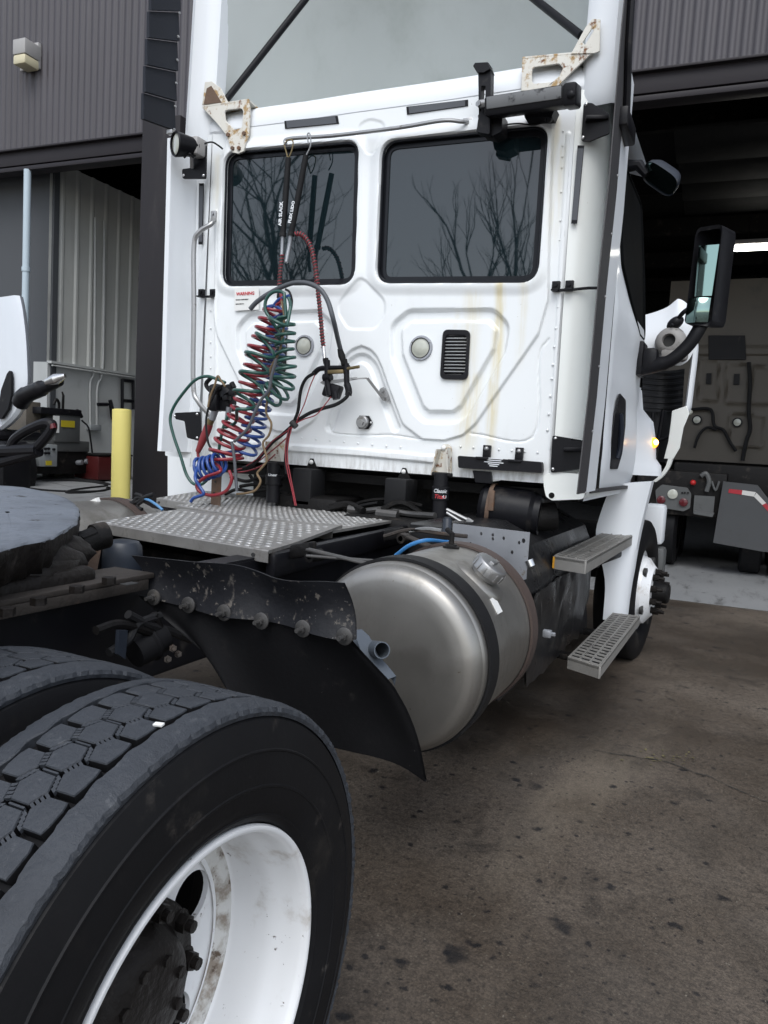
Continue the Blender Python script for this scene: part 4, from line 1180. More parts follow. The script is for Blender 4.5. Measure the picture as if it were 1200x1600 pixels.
# ------------------------------------------------------------------ wheels
YA = -2.757; ZA = .5; XT = 1.10
M['groove'] = mat('black_tyre_groove', (.006, .006, .007), .7, var=.2)
def tyre(parent, xc, name='tyre', tread=True, seg=112):
    half = [(.09, .313), (.112, .3125), (.119, .3135), (.123, .318), (.1285, .326), (.1285, .3275), (.1275, .329), (.134, .345), (.1372, .372), (.1390, .374), (.1390, .377), (.1378, .379), (.138, .395), (.1355, .43), (.1372, .4315), (.1372, .434), (.1345, .436), (.128, .462), (.122, .480), (.119, .4815), (.112, .4895), (.104, .4905), (.1, .491), (.0, .4915)]
    prof = [(-a, r) for a, r in half] + [(a, r) for a, r in half[-2::-1]]
    mb = MB(); mb.lathe(prof, (xc, YA, ZA), (1, 0, 0), seg)
    t = mb.build(name, M['tyre'], parent, smooth=30, recalc=True)
    if not tread: return t
    mb = MB(); N = 55; RT = .508; RB = .4905
    rnd = random.Random(3)
    def pt(x, s, r):
        a = s / RT; return V((xc + x, YA + math.sin(a) * r, ZA + math.cos(a) * r))
    p = 2 * PI * RT / N; g = .0092
    a_, b_ = .0322, .0172
    def hexb(cx, cs, mode):
        if mode == 0: pl = [(a_ - g * .6, 0), (b_ - g * .15, p / 2 - g / 2), (-b_ + g * .15, p / 2 - g / 2), (-a_ + g * .6, 0), (-b_ + g * .15, -p / 2 + g / 2), (b_ - g * .15, -p / 2 + g / 2)]
        else:
            s = mode
            pl = [(s * .0200, p * .20), (s * (b_ - .001), p / 2 - g * .55), (-s * (b_ - g * .15), p / 2 - g * .55), (-s * (a_ - g * .6), 0), (-s * (b_ - g * .15), -p / 2 + g * .55), (s * (b_ - .001), -p / 2 + g * .55), (s * .0192, -p * .16)]
        pl = [(x + rnd.uniform(-.0006, .0006), y + rnd.uniform(-.0006, .0006)) for x, y in pl]
        n = len(pl)
        rings = [(1.0, RB - .002), (1.0, RT - .0022), (.955, RT), (.5, RT + .0006)]
        vs = [pt(cx + x * k, cs + y * k, r) for k, r in rings for x, y in pl] + [pt(cx, cs, RT + .0009)]
        wall = [(i * n + k, i * n + (k + 1) % n, (i + 1) * n + (k + 1) % n, (i + 1) * n + k) for i in range(3) for k in range(n)]
        top = [(3 * n + k, 3 * n + (k + 1) % n, 4 * n) for k in range(n)]
        b0 = len(mb.v); mb.add(vs, wall + top)
        for k in range(n): mb.mi[-len(wall) - n + k] = 1
    for i in range(N):
        s0 = i * p
        hexb(0, s0, 0); hexb(-.0502, s0 + p / 2, -1); hexb(.0502, s0 + p / 2, 1)
        # small tie bars in the grooves between the columns
        for sg in (1, -1):
            for (sa, sb) in ((s0, s0 + p / 2), (s0, s0 - p / 2)):
                for q in (.18, .38, .58, .78):
                    x = sg * (a_ + (b_ - a_) * q + .0012); s = s0 + (p / 2) * q * (1 if sb > sa else -1)
                    c = pt(x, s, RT - .004); n_ = (c - V((c.x, YA, ZA))).normalized(); tdir = V((1, 0, 0)).cross(n_)
                    mb.obox(c, V((.0042, 0, 0)) + tdir * .0018 * sg, tdir * .0024, n_ * .003)
        # thin web between neighbouring middle blocks
        c = pt(0, s0 + p / 2, RT - .005); n_ = (c - V((c.x, YA, ZA))).normalized(); tdir = V((1, 0, 0)).cross(n_)
        mb.obox(c, V((b_ * .8, 0, 0)), tdir * .0014, n_ * .0035)
    # shoulder ribs with a worn scalloped edge
    K = N * 8
    for sg in (1, -1):
        rows = []
        for k in range(K + 1):
            s = k * (p / 8); ph = (k % 8) / 8
            zig = .0022 * math.sin(2 * PI * ph + 1) + .0012 * rnd.uniform(-1, 1); out = .0016 * rnd.uniform(-1, 1) - (.0025 if k % 4 == 0 else 0)
            dr = .0008 * math.sin(s * 3.1) + .0006 * rnd.uniform(-1, 1)
            rows.append([pt(sg * x, s, r) for x, r in ((.0775 + zig, RB - .002), (.0775 + zig, RT - .002), (.0795 + zig, RT + dr * .5), (.094, RT - .001 + dr), (.108, RT - .003 + dr), (.1195 + out, RT - .0085), (.1225 + out * .8, RT - .016), (.120, RT - .023))])
        rows[-1] = rows[0]
        mb.grid(rows)
    mb.build('tread', [M['tread'], M['groove']], parent, smooth=25, recalc=True)
    return t

def dual_rim(parent, xo, hub=True):
    """dished steel wheel seen from its deep outer side; xo = outer flange plane"""
    o = (xo, YA, ZA)
    prof = [(-.022, .303), (-.010, .3095), (-.002, .311), (.004, .3085), (.005, .3035), (.001, .298), (-.012, .2945), (-.03, .2925), (-.055, .289), (-.064, .285), (-.085, .2825), (-.12, .2815), (-.150, .280), (-.158, .277), (-.166, .268), (-.170, .2655)]
    mb = MB(); mb.lathe(prof, o, (1, 0, 0), 96)
    rim = mb.build('rim', M['rim'], parent, smooth=50, recalc=True)
    # weld ring and disc with hand holes
    mb = MB(); mb.lathe([(-.158, .2785), (-.160, .262), (-.169, .252), (-.171, .236), (-.166, .231)], o, (1, 0, 0), 72); mb.build('weld_ring', M['rimdirty'], parent, recalc=True)
    xd = xo - .170
    def circ(cx, cy, r, n=28): return [V((xd, YA + cx + r * math.cos(2 * PI * k / n), ZA + cy + r * math.sin(2 * PI * k / n))) for k in range(n)]
    holes = [circ(.184 * math.cos(R(a)), .184 * math.sin(R(a)), .049, 24) for a in [25 + 72 * i for i in range(5)]]
    mb = MB(); mb.plate(circ(0, 0, .262, 72), (-.011, 0, 0), holes + [circ(0, 0, .08, 24)]); mb.build('wheel_disc', M['rim'], parent, smooth=30)
    if not hub: return
    mb = MB(); mb.lathe([(.0, .153), (.014, .152), (.019, .148), (.020, .116), (.032, .109), (.046, .102), (.058, .088), (.062, .06), (.063, .0001)], (xd, YA, ZA), (1, 0, 0), 48)
    for k in range(8):
        a = 2 * PI * k / 8 + .3; mb.hexbolt((xd + .058, YA + .07 * math.cos(a), ZA + .07 * math.sin(a)), (1, 0, 0), .010, .009)
    hb = mb.build('hub', M['greasedark'], parent)
    for k in range(10):
        a = R(-5 + 36 * k); c = V((xd + .016, YA + .133 * math.cos(a), ZA + .133 * math.sin(a)))
        mb = MB(); mb.tube([c, c + V((.004, 0, 0))], .022, 20); mb.tube([c + V((.004, 0, 0)), c + V((.022, 0, 0))], .0165, 6); mb.tube([c + V((.022, 0, 0)), c + V((.034, 0, 0))], .0105, 10)
        mb.build('wheel_nut', M['greasedark'], parent)

def holder(name):
    o = bpy.data.objects.new(name, None); o.empty_display_size = .1; COL.objects.link(o); o.parent = TK; return o
w1 = holder('drive_wheel'); tyre(w1, XT); dual_rim(w1, 1.222)
w2 = holder('drive_wheel')
for ch in list(w1.children):
    if ch.name.split('.')[0] in ('tyre', 'tread', 'rim'):
        c = ch.copy(); COL.objects.link(c); c.parent = w2; c.location = (-.345, 0, 0)
w3 = holder('drive_wheel')
for dxx in (-1.88, -2.22):
    for ch in list(w1.children):
        if ch.name.split('.')[0] in ('tyre', 'tread'):
            c = ch.copy(); COL.objects.link(c); c.parent = w3; c.location = (dxx, 0, 0)
mb = MB(); mb.cyl((-1.0, YA, ZA), (1.03, YA, ZA), .085, 20); mb.dome((0, YA - .0, ZA), (0, 1, 0), .2, .26, 20, 5); mb.dome((0, YA, ZA), (0, -1, 0), .2, .2, 20, 5); mb.build('drive_axle', M['grime'], TK)
mb = MB(); c = P(232, 1005, X=.56); mb.lathe([(-.05, .02), (-.048, .042), (-.005, .045), (.0, .05), (.006, .05), (.01, .045), (.045, .04), (.05, .015)], c, (.2, 1, .35), 24, caps=True); bc_ = mb.build('brake_chamber', M['groove'], TK)
mb = MB(); mb.plate(PL([(186, 985), (200, 985), (196, 1030), (184, 1022)], X=.60), (-.01, 0, 0)); mb.build('chamber_lug', M['bluebag'], bc_)
for (x, y) in ((270, 1013), (278, 1022), (262, 1030)):
    mb = MB(); mb.hexbolt(P(x, y, X=.62), (.6, -.6, .2), .010, .010, .03); mb.build('bolt', M['brownrust'], bc_)
for k, pts in enumerate((((150, 985), (185, 975), (225, 985), (260, 1000)), ((200, 960), (230, 975), (262, 985), (300, 1000)), ((240, 960), (250, 985), (240, 1005)), ((170, 1020), (200, 1000), (215, 975), (250, 962)))):
    mb = MB(); mb.tube(spline(PL(pts, X=.58), 6), .011, 8); mb.build('brake_hose', M['blackcable' if k % 2 else 'grime'], TK)
# small grit and a white chip stuck on the tread
c = P(250, 1131, Z=.98)
MB().obox(P(248, 1132, X=1.172), (.0065, .002, 0), (0, .0035, .001), (0, -.0006, .0018), .0006).build('stuck_chip', M['label'], TK)

# ------------------------------------------------------------------ chassis
mb = MB()
for s in (1, -1):
    mb.box(s * .43 - .004, s * .43 + .004, -4.2, 2.6, .74, 1.01)
    mb.box(min(s * .43, s * .35), max(s * .43, s * .35), -4.2, 2.6, 1.0102, 1.018); mb.box(min(s * .43, s * .35), max(s * .43, s * .35), -4.2, 2.6, .73, .738)
    mb.build('frame_rail', M['blacksteel'], TK); mb = MB()
for y in (-3.4, -2.1, -1.3, -.2): mb.box(-.42, .42, y - .05, y + .05, .78, .96, .01)
mb.build('cross_member', M['grime'], TK)
# rusty angle rail of the fifth wheel mount along the right frame side
mb = MB(); a0, a1 = P(0, 962, X=.47), P(228, 897, X=.47); zz = (a0.z + a1.z) / 2 + .01
mb.box(.36, .50, -3.5, a1.y, zz, zz + .014, .003); mb.box(.486, .50, -3.5, a1.y - .02, zz - .028, zz, .003)
an = mb.build('mount_rail', M['brownrust'], TK)
many('bolt', M['greasedark'], an, [lambda b, x=x, y=y: b.hexbolt(P(x, y, Z=zz + .014), (0, 0, 1), .017, .016) for (x, y) in ((170, 912), (120, 926), (60, 945), (10, 962))])
mb = MB(); c = P(202, 912, Z=zz + .0145); mb.obox(c, (.012, 0, 0), (0, .02, 0), (0, 0, .001)); mb.build('slot', M['inkblack'], an)
# fifth wheel: caked plate on its pedestal
FZ = 1.168
out = PL([(-260, 770), (-120, 757), (0, 757), (55, 763), (100, 775), (121, 789), (124, 802), (119, 815), (95, 830), (70, 840), (30, 848), (0, 857), (-60, 880), (-200, 930)], Z=FZ)
out = spline(out + [out[0]], 5)[:-1]
rndF = random.Random(5)
cen = sum(out, V()) / len(out)
def ringat(k, dz, j=0.0): return [cen + (p - cen) * k + V((rndF.uniform(-j, j), rndF.uniform(-j, j), dz + rndF.uniform(-j, j) * .18)) for p in out]
mb = MB(); n = len(out)
rows = [ringat(.02, .002), ringat(.35, .001, .0015), ringat(.6, .002, .002), ringat(.8, .0, .002), ringat(.93, -.001, .002), ringat(.985, -.003, .002), ringat(1.0, -.010, .003)]
mb.grid([r + [r[0]] for r in rows]); fw_ = mb.build('fifth_wheel_plate', M['grease'], TK, smooth=60, recalc=True)
mb = MB(); rows = [ringat(1.001, -.008, .002), ringat(1.004, -.03, .004), ringat(.97, -.055, .008), ringat(.93, -.085, .012), ringat(.86, -.10, .012), ringat(.6, -.12, .01)]
mb.grid([r + [r[0]] for r in rows]); mb.build('plate_skirt', M['greasedark'], fw_, smooth=60, recalc=True)
mb = MB()
def blob(c, rx_, ry_, rz_, seed):
    r_ = random.Random(seed); rows = []
    for i in range(9):
        t = PI * i / 8; rows.append([V(c) + V((math.sin(t) * math.cos(b) * rx_, math.sin(t) * math.sin(b) * ry_, math.cos(t) * rz_)) * r_.uniform(.88, 1.1) for b in [2 * PI * k / 14 for k in range(14)]])
    for r in rows: r.append(r[0])
    mb.grid(rows)
pv = P(60, 878, X=.36)

for bc, br, sd in ((P(65, 868, X=.36), (.08, .12, .06), 1), (P(35, 892, X=.36), (.09, .16, .05), 2), (P(15, 872, X=.32), (.12, .2, .06), 3), (P(88, 858, X=.30), (.07, .12, .05), 4)):
    bc.z = min(bc.z, 1.145 - br[2] * 1.12); blob(bc, *br, sd)
mb.box(.2, .46, -2.75, -2.25, 1.02, 1.08, .02)
mb.build('plate_pedestal', M['greasedark'], fw_, smooth=60, recalc=True)
mb = MB(); mb.plate(PL([(55, 905), (88, 890), (122, 888), (134, 898), (60, 920)], X=.33), (-.02, 0, 0)); mb.build('pedestal_wing', M['bluebag'], fw_, bevel=.004)
mb = MB(); mb.tube([P(88, 868, X=.2), P(155, 838, X=.2)], .035, 12); mb.tube([P(128, 842, X=.22), P(150, 833, X=.22)], .008, 6); mb.lathe([(-.02, .02), (-.02, .04), (.02, .04), (.02, .02)], P(156, 838, X=.2), (.3, 1, .2), 18)
mb.build('release_cylinder', M['grime'], fw_)
mb = MB(); mb.plate(PL([(135, 872), (147, 852), (160, 855), (152, 895), (135, 900)], X=.12), (-.03, 0, 0)); mb.build('rusty_lug', M['rust'], fw_, bevel=.004)
mb = MB(); mb.tube([P(137, 899, X=.36), P(162, 896, X=.36)], .012, 8); mb.build('release_rod', M['steel'], fw_)
# air bag in the frame
mb = MB(); c = P(192, 846, Y=-1.72); rr_ = (P(216, 870, Y=-1.72) - P(170, 870, Y=-1.72)).length / 2
mb.lathe([(-.34, rr_ * .9), (-.30, rr_), (-.05, rr_), (-.015, rr_ * .95), (.0, rr_ * .80), (.006, rr_ * .4), (.006, .0001)], c, (0, 0, 1), 32); mb.build('air_bag', M['bluebag'], TK)

# ------------------------------------------------------------------ tread plate deck
DZ = 1.05
def deck(px, name_edge, warp=0.0):
    c = PL(px, Z=DZ)
    def S(u, v):
        p = (c[0] * (1 - u) + c[1] * u) * (1 - v) + (c[3] * (1 - u) + c[2] * u) * v
        return p + V((0, 0, warp * (u ** 3) * max(0, v - .3)))
    mb = MB(); nu, nv = 12, 8
    top = [[S(i / nu, j / nv) for j in range(nv + 1)] for i in range(nu + 1)]
    mb.grid(top); mb.grid([[p - V((0, 0, .004)) for p in r] for r in top][::-1])
    # folded front lip
    a = [S(i / nu, 0) for i in range(nu + 1)]; b_ = [S(i / nu, 1) for i in range(nu + 1)]
    h = .042
    fy = (c[3] - c[0]).normalized()
    mb.grid([[p for p in a], [p - fy * .004 + V((0, 0, -.004)) for p in a], [p - fy * .005 + V((0, 0, -h)) for p in a], [p + fy * .001 + V((0, 0, -h)) for p in a], [p + fy * .001 + V((0, 0, -.005)) for p in a]])
    mb.grid([[p for p in b_], [p + V((0, 0, -.03)) for p in b_]])
    L = [S(0, j / nv) for j in range(nv + 1)]; Rg = [S(1, j / nv) for j in range(nv + 1)]
    mb.grid([L, [p + V((0, 0, -.012)) for p in L]]); mb.grid([Rg, [p + V((0, 0, -.012)) for p in Rg]])
    o = mb.build('deck_plate', M['deckflat'], TK, smooth=30)
    # raised lozenges
    mb = MB(); W_ = (c[1] - c[0]).length; D_ = (c[3] - c[0]).length; W2 = (c[2] - c[3]).length
    du, dv = .044, .047; nr = int((D_ - .03) / dv); rn = random.Random(11)
    for j in range(nr):
        v = (.022 + j * dv) / D_; Wv = W_ * (1 - v) + W2 * v
        for i in range(int((Wv - .03) / du)):
            u = (.022 + (i + .5 * (j % 2)) * du) / Wv
            if u > .985: continue
            p = S(u, v); tx = (S(min(1, u + .01), v) - p)
            mb.dome(p - V((0, 0, .0004)), (0, 0, 1), .0102, .0048 * rn.uniform(.75, 1.05), 10, 3, (tx, 1.4))
    tag(mb.build('tread_bumps', M['deck'], o, smooth=70), kind='stuff')
    many('lip_hole', M['inkblack'], o, [lambda b, p=S(u, 0): b.cyl(p + V((0, -.003, -.022)) - fy * .003, p + V((0, -.006, -.022)) - fy * .004, .007, 10) for u in (.06, .93)])
    return o
deck([(150, 815), (420, 860), (535, 825), (283, 795)], 'a', .02)
deck([(277, 789), (520, 829), (628, 811), (388, 773)], 'b', .0)
deck([(245, 778), (322, 790), (392, 771), (318, 766)], 'c', .0)
# dark side under the deck's right edge
mb = MB(); a, b_ = P(435, 868, Z=1.03), P(640, 822, Z=1.03)
mb.beam(a + V((-.02, -.02, -.035)), b_ + V((-.02, .1, -.035)), .04, .085, ch=.012); mb.build('deck_support', M['blacksteel'], TK)
mb = MB(); mb.beam(a + V((-.1, -.1, -.07)), b_ + V((-.1, .1, -.07)), .07, .02, ch=.004); mb.build('deck_support', M['grime'], TK)
# rusty upright channel standing on the deck
mb = MB(); a = P(338, 788, Z=DZ + .005); t = P(338, 733, Y=a.y)
wd = .031
mb.obox((a + t) / 2, (wd, 0, 0), (0, .004, 0), (0, 0, (t.z - a.z) / 2 + .01), .003)
mb.obox((a + t) / 2 + V((-wd + .004, .024, 0)), (.004, 0, 0), (0, .022, 0), (0, 0, (t.z - a.z) / 2 + .01), .002)
up = mb.build('hose_post', M['rust'], TK)
many('post_hole', M['inkblack'], up, [lambda b, dx=dx, dz=dz: b.cyl(V((a.x + dx, a.y - .0045, a.z + dz)), V((a.x + dx, a.y - .006, a.z + dz)), .006, 10) for dx, dz in ((.012, .05), (-.015, .06), (-.008, .12), (.01, .15))])

# ------------------------------------------------------------------ fender in front of the twin wheels
YF = -2.12
topl = [(205, 868), (250, 874), (300, 878), (340, 879), (370, 883), (395, 893), (425, 903), (460, 907), (500, 908), (533, 912)]
botl = [(233, 935), (262, 944), (300, 952), (345, 962), (380, 967), (410, 972), (450, 979), (490, 989), (530, 999), (552, 1001)]
tA = spline(PL(topl, Y=YF), 4); bA = spline(PL(botl, Y=YF + .01), 4)
mb = MB(); rows = []
for i, (p, q) in enumerate(zip(tA, bA)):
    w_ = .012 * math.sin(i * .38)
    r = [p.lerp(q, k / 8) + V((0, .020 * math.sin(PI * k / 8) + w_, 0)) for k in range(9)]
    rows.append(r + [x + V((0, .007, 0)) for x in r[::-1]])
mb.grid(rows, close_u=True)
M['fender'] = mat('scuffed_black_fender', (.012, .0125, .015), .5, var=.2, dirt=[((.11, .10, .09), .60, .72, 24, (1, 1, .7)), ((.13, .10, .06), .64, .8, 5, (1, 1, .35)), ((.26, .25, .235), .66, .71, 70, S1), ((.10, .09, .08), .6, .66, 38, S1)], bump=.15, bscale=60)
fd = mb.build('fender_bracket', M['fender'], TK, recalc=True)
for (x, y) in ((241, 933), (295, 945), (351, 957), (409, 970), (474, 982), (539, 994)):
    c = P(x, y, Y=YF + .005)
    mb = MB(); mb.lathe([(0, .021), (.004, .021), (.005, .019), (.005, .0001)], c, (0, -1, 0), 20); mb.tube([c + V((0, -.005, 0)), c + V((0, -.014, 0))], .010, 6); mb.tube([c + V((0, -.014, 0)), c + V((0, -.032, 0))], .0055, 8)
    mb.build('fender_bolt', M['boltsteel'], fd)
# hanging rubber flap under the bracket, lower right corner curling forward
tl_ = [(215, 930), (262, 940), (320, 950), (380, 962), (450, 976), (520, 992), (545, 1000)]
bl_ = [(330, 1030), (345, 1060), (370, 1100), (430, 1145), (520, 1165), (600, 1180), (664, 1222)]
tB = spline(PL(tl_, Y=YF + .03), 5); bB = []
for k, (x, y) in enumerate(bl_): bB.append(P(x, y, Y=YF + .03 + (.0, .0, .02, .05, .10, .14, .17)[k]))
bB = spline(bB, 5)
rc = spline([P(545, 1000, Y=YF + .03), P(577, 1034, Y=YF + .05), P(615, 1075, Y=YF + .09), P(640, 1122, Y=YF + .13), P(655, 1170, Y=YF + .16), P(664, 1222, Y=YF + .17)], 3)
mb = MB(); rows = []; n = len(tB)
for i in range(n):
    r = []
    for k in range(13):
        t = k / 12; p = tB[i].lerp(bB[i], t)
        e = (i / (n - 1)) ** 5; q = rc[min(len(rc) - 1, int(round(t * (len(rc) - 1))))]
        p = p.lerp(q, e); r.append(p + V((0, .008 * math.sin(i * .6) * math.sin(PI * t), 0)))
    rows.append(r + [x + V((.0, .012, 0)) for x in r[::-1]])
mb.grid(rows, close_u=True)
mb.build('fender_flap', M['fender2'] if 'fender2' in M else mat('dirty_rubber_flap', (.008, .008, .009), .6, var=.2, dirt=[((.03, .028, .026), .6, .8, 12, S1), ((.14, .13, .125), .70, .74, 66, S1)], bump=.08, bscale=90), fd, recalc=True)
# folded galvanised sheet seen past the flap's edge
mb = MB(); rows = []
for (x, y, x2, y2) in ((548, 985, 565, 1000), (558, 1000, 580, 1008), (568, 1030, 595, 1035), (588, 1048, 607, 1052), (605, 1062, 617, 1072)):
    rows.append([P(x, y, Y=-1.93), P((x + x2) / 2, (y + y2) / 2, Y=-1.93) + V((0, .03, .01)), P(x2, y2, Y=-1.90)])
mb.grid(rows).build('flap_bracket', M['darkgalv'], TK, recalc=True)
mb = MB(); c0, c1 = P(560, 1010, Y=-1.80), P(597, 1016, Y=-1.93); d = (c1 - c0).normalized()
mb.lathe([(0, .022), ((c1 - c0).length, .022), ((c1 - c0).length, .019), (0, .019)], c0, d, 20); mb.build('tail_pipe_stub', M['darkgalv'], TK, recalc=True)

# ------------------------------------------------------------------ fuel tank
TC = V((.965, 0, .770)); TR = .297; TY0, TY1 = -1.60, -.90
ft = holder('fuel_tank')
mb = MB(); prof = [(0.0, .0001), (.0, .10), (.002, .2), (.006, .245), (.012, .268), (.022, .281), (.036, .2885), (.052, .2915), (.056, .2945), (.062, TR), (.075, TR)]
L_ = TY1 - TY0
prof += [(.2, TR), (.4, TR), (L_ - .06, TR), (L_ - .055, TR + .003), (L_ - .03, TR), (L_ - .012, .275), (L_, .20), (L_, .0001)]
mb.lathe(prof, (TC.x, TY0, TC.z), (0, 1, 0), 96); mb.build('tank_shell', M['tank'], ft, smooth=25, recalc=True)
def strap(y0, y1, m, r0=TR + .002, th=.009):
    mb = MB(); rows = []
    for k in range(0, 73):
        a = R(-100 + 320 * k / 72)
        if not (R(-95) < a < R(215)): continue
        for_ = [(y0, r0), (y0, r0 + th), (y1, r0 + th), (y1, r0)]
        rows.append([V((TC.x + math.cos(a) * r, y, TC.z + math.sin(a) * r)) for y, r in for_])
    mb.grid(rows, close_u=True); return mb.build('tank_strap', m, ft, smooth=40, recalc=True)
M['brownstrap'] = mat('brown_worn_strap', (.06, .042, .036), .6, var=.2, dirt=[((.03, .022, .02), .55, .75, 8, S1)])
def yat(x, y):     # Y where a pixel meets the tank's surface
    d = V(ray(x, y).tolist()); c = V(CC.tolist()) - V((TC.x, 0, TC.z)); A = d.x ** 2 + d.z ** 2; Bq = 2 * (c.x * d.x + c.z * d.z); Cq = c.x ** 2 + c.z ** 2 - TR ** 2
    D = Bq * Bq - 4 * A * Cq
    t = (-Bq - math.sqrt(max(0, D))) / (2 * A); return V(CC.tolist()) + d * t
s0, s1 = yat(735, 985), yat(762, 960)
strap(-1.515, -1.435, M['rubber']); strap(-1.03, -.955, M['brownstrap'])
mb = MB(); p0 = V((TC.x - .1, -1.475, TC.z + TR + .004))
mb.beam(P(480, 858, X=.62), V((TC.x - .14, -1.49, TC.z + .272)), .03, .008, ch=.002); mb.beam(P(478, 868, X=.64), V((TC.x - .13, -1.45, TC.z + .276)), .02, .008, ch=.002); mb.build('strap_tail', M['boltsteel'], ft)
mb = MB(); mb.beam(P(625, 832, X=.62), V((TC.x - .12, -1.0, TC.z + .28)), .03, .008, ch=.002); mb.beam(P(640, 838, X=.62), V((TC.x - .12, -.975, TC.z + .28)), .02, .008, ch=.002); mb.build('strap_tail', M['brownrust'], ft)
for (x, y, X_) in ((500, 862, .6), (640, 835, .6)):
    mb = MB(); c = P(x - 8, y + 6, X=X_); mb.lathe([(-.03, .012), (-.03, .022), (.03, .022), (.03, .012)], c, (.2, 1, 0), 16); mb.obox(c + V((-.06, .02, .01)), (.04, 0, .01), (0, .03, 0), (0, 0, .025), .01); mb.build('strap_clamp', M['grime'], ft)
# filler neck, cap
fc = yat(752, 902); n_ = V((fc.x - TC.x, 0, fc.z - TC.z)).normalized()
tn = V((0, 1, 0)); bn = n_.cross(tn)
mb = MB(); ov = [fc + (tn * math.cos(a) * .085 + bn * math.sin(a) * .105) for a in [2 * PI * k / 40 for k in range(40)]]
def onT(p, h=.0):
    r = V((p.x - TC.x, 0, p.z - TC.z)).normalized() * (TR + h); return V((TC.x + r.x, p.y, TC.z + r.z))
r0 = [onT(p, -.002) for p in ov]; r1 = [onT(fc + (p - fc) * .93, .006) for p in ov]; r2 = [onT(fc + (p - fc) * .72, .012) for p in ov]; r3 = [onT(fc + (p - fc) * .05, .014) for p in ov]
mb.grid([r + [r[0]] for r in (r0, r1, r2, r3)]).build('filler_base', M['tank'], ft, smooth=60, recalc=True)
cb = fc + n_ * .012 - tn * .0
mb = MB(); mb.lathe([(0, .048), (.008, .05), (.012, .052), (.014, .0555), (.044, .0565), (.050, .053), (.053, .046), (.053, .0001)], cb, n_, 40)
for k in range(14):
    a = 2 * PI * k / 14; dr = tn * math.cos(a) + bn * math.sin(a); mb.obox(cb + n_ * .029 + dr * .0565, n_ * .014, dr * .003, dr.cross(n_) * .0055, .001)
mb.obox(cb + n_ * .056, tn * .03, bn * .008, n_ * .005, .002)
mb.build('filler_cap', M['steel'], ft)
# plain white sticker
sc_ = yat(775, 946); n2 = V((sc_.x - TC.x, 0, sc_.z - TC.z)).normalized(); b2 = n2.cross(tn)
MB().obox(sc_ + n2 * .0012, tn * .025, b2 * .027, n2 * .0012).build('sticker', M['label'], ft)
# sender fitting and blue fuel line on top
sp_ = yat(705, 856)
mb = MB(); mb.lathe([(0, .03), (.006, .03), (.008, .022), (.014, .020), (.014, .0001)], onT(sp_), V((sp_.x - TC.x, 0, sp_.z - TC.z)), 20); mb.tube([onT(sp_), onT(sp_, .05), onT(sp_, .05) + V((-.03, .03, .01))], .010, 8); mb.build('sender_fitting', M['grime'], ft)
mb = MB(); mb.tube(spline([P(618, 868, X=.74), P(640, 852, X=.8), P(668, 844, X=.86), P(700, 847, X=.90), onT(sp_, .03)], 6), .0075, 8); mb.build('fuel_line', mat('light_blue_line', (.03, .16, .38), .35, var=.1), ft)
mb = MB(); c = P(855, 990, Y=-.88); mb.obox(c, (.016, 0, 0), (0, .012, 0), (0, 0, .014), .004); mb.hexbolt(c + V((.016, 0, 0)), (1, 0, 0), .008, .014); mb.build('strap_bolt', M['greysteel'], ft)
# grey perforated bracket behind the tank
bp_ = PL([(708, 818), (828, 832), (822, 905), (800, 912), (770, 868), (705, 852)], Y=-.80)
hl = []
for (x, y, r) in ((752, 834, 2.2), (770, 836, 2.2), (770, 842, 2.2), (787, 841, 2.2), (811, 848, 2.2), (800, 863, 2.5), (818, 845, 3), (735, 850, 2.5)):
    c = P(x, y, Y=-.80); q = r * .0024; hl.append([c + V((math.cos(a) * q, 0, math.sin(a) * q * 1.4)) for a in [2 * PI * k / 8 for k in range(8)]])
MB().plate(bp_, (0, .006, 0), hl).build('perforated_bracket', M['greysteel'], TK)
mb = MB(); c0, c1 = P(826, 875, Y=-.79), P(830, 885, Y=-.79); mb.cyl(c0, c1, .018, 14); mb.build('bracket_stud', M['chrome'], TK)
mb = MB(); mb.tube([P(699, 812, Y=-.72), P(698, 835, Y=-.74)], .020, 12); mb.tube([P(699, 808, Y=-.72), P(699, 812, Y=-.72)], .014, 10); mb.build('standpipe', M['bluebag'], TK)
# ------------------------------------------------------------------ dark things under the cab
mb = MB(); mb.box(-.9, .95, .35, .45, .55, 1.26); mb.box(-.36, .36, .2, 1.6, .6, 1.0, .05); mb.build('gearbox', M['grime'], TK)
mb = MB(); mb.cyl((-.1, -.3, .83), (-.1, -2.5, .70), .06, 16); mb.build('drive_shaft', M['grime'], TK)
mb = MB(); mb.box(-.45, -.05, -.1, .25, .95, 1.12, .03); mb.box(.05, .5, -.25, .2, .95, 1.06, .03)
for i in range(16):
    a = V((random.uniform(-.5, .6), random.uniform(-.25, .2), random.uniform(.98, 1.1))); mb.tube(spline([a, a + V((.1, .02, random.uniform(-.03, .06))), a + V((.22, random.uniform(-.1, .1), random.uniform(-.05, .05)))], 4), random.uniform(.008, .02), 6)
mb.build('valve_block', M['grime'], TK)
mb = MB(); mb.tube(spline([P(560, 800, Y=-.1), P(600, 796, Y=-.1), P(640, 803, Y=-.1), P(680, 806, Y=-.15)], 5), .016, 8); mb.tube([P(545, 795, Y=-.12), P(565, 798, Y=-.12)], .022, 8); mb.tube([P(590, 802, Y=-.12), P(622, 806, Y=-.12)], .03, 10); mb.build('air_fitting', M['boltsteel'], TK)
for (x0, y0, x1, y1) in ((698, 796, 730, 812), (698, 801, 722, 816)):
    mb = MB(); mb.tube([P(x0, y0, Y=-.3), P(x1, y1, Y=-.3)], .008, 8); mb.hexbolt(P(x1, y1, Y=-.3), (.8, 0, -.4), .012, .03); mb.build('steel_pipe', M['steel'], TK)
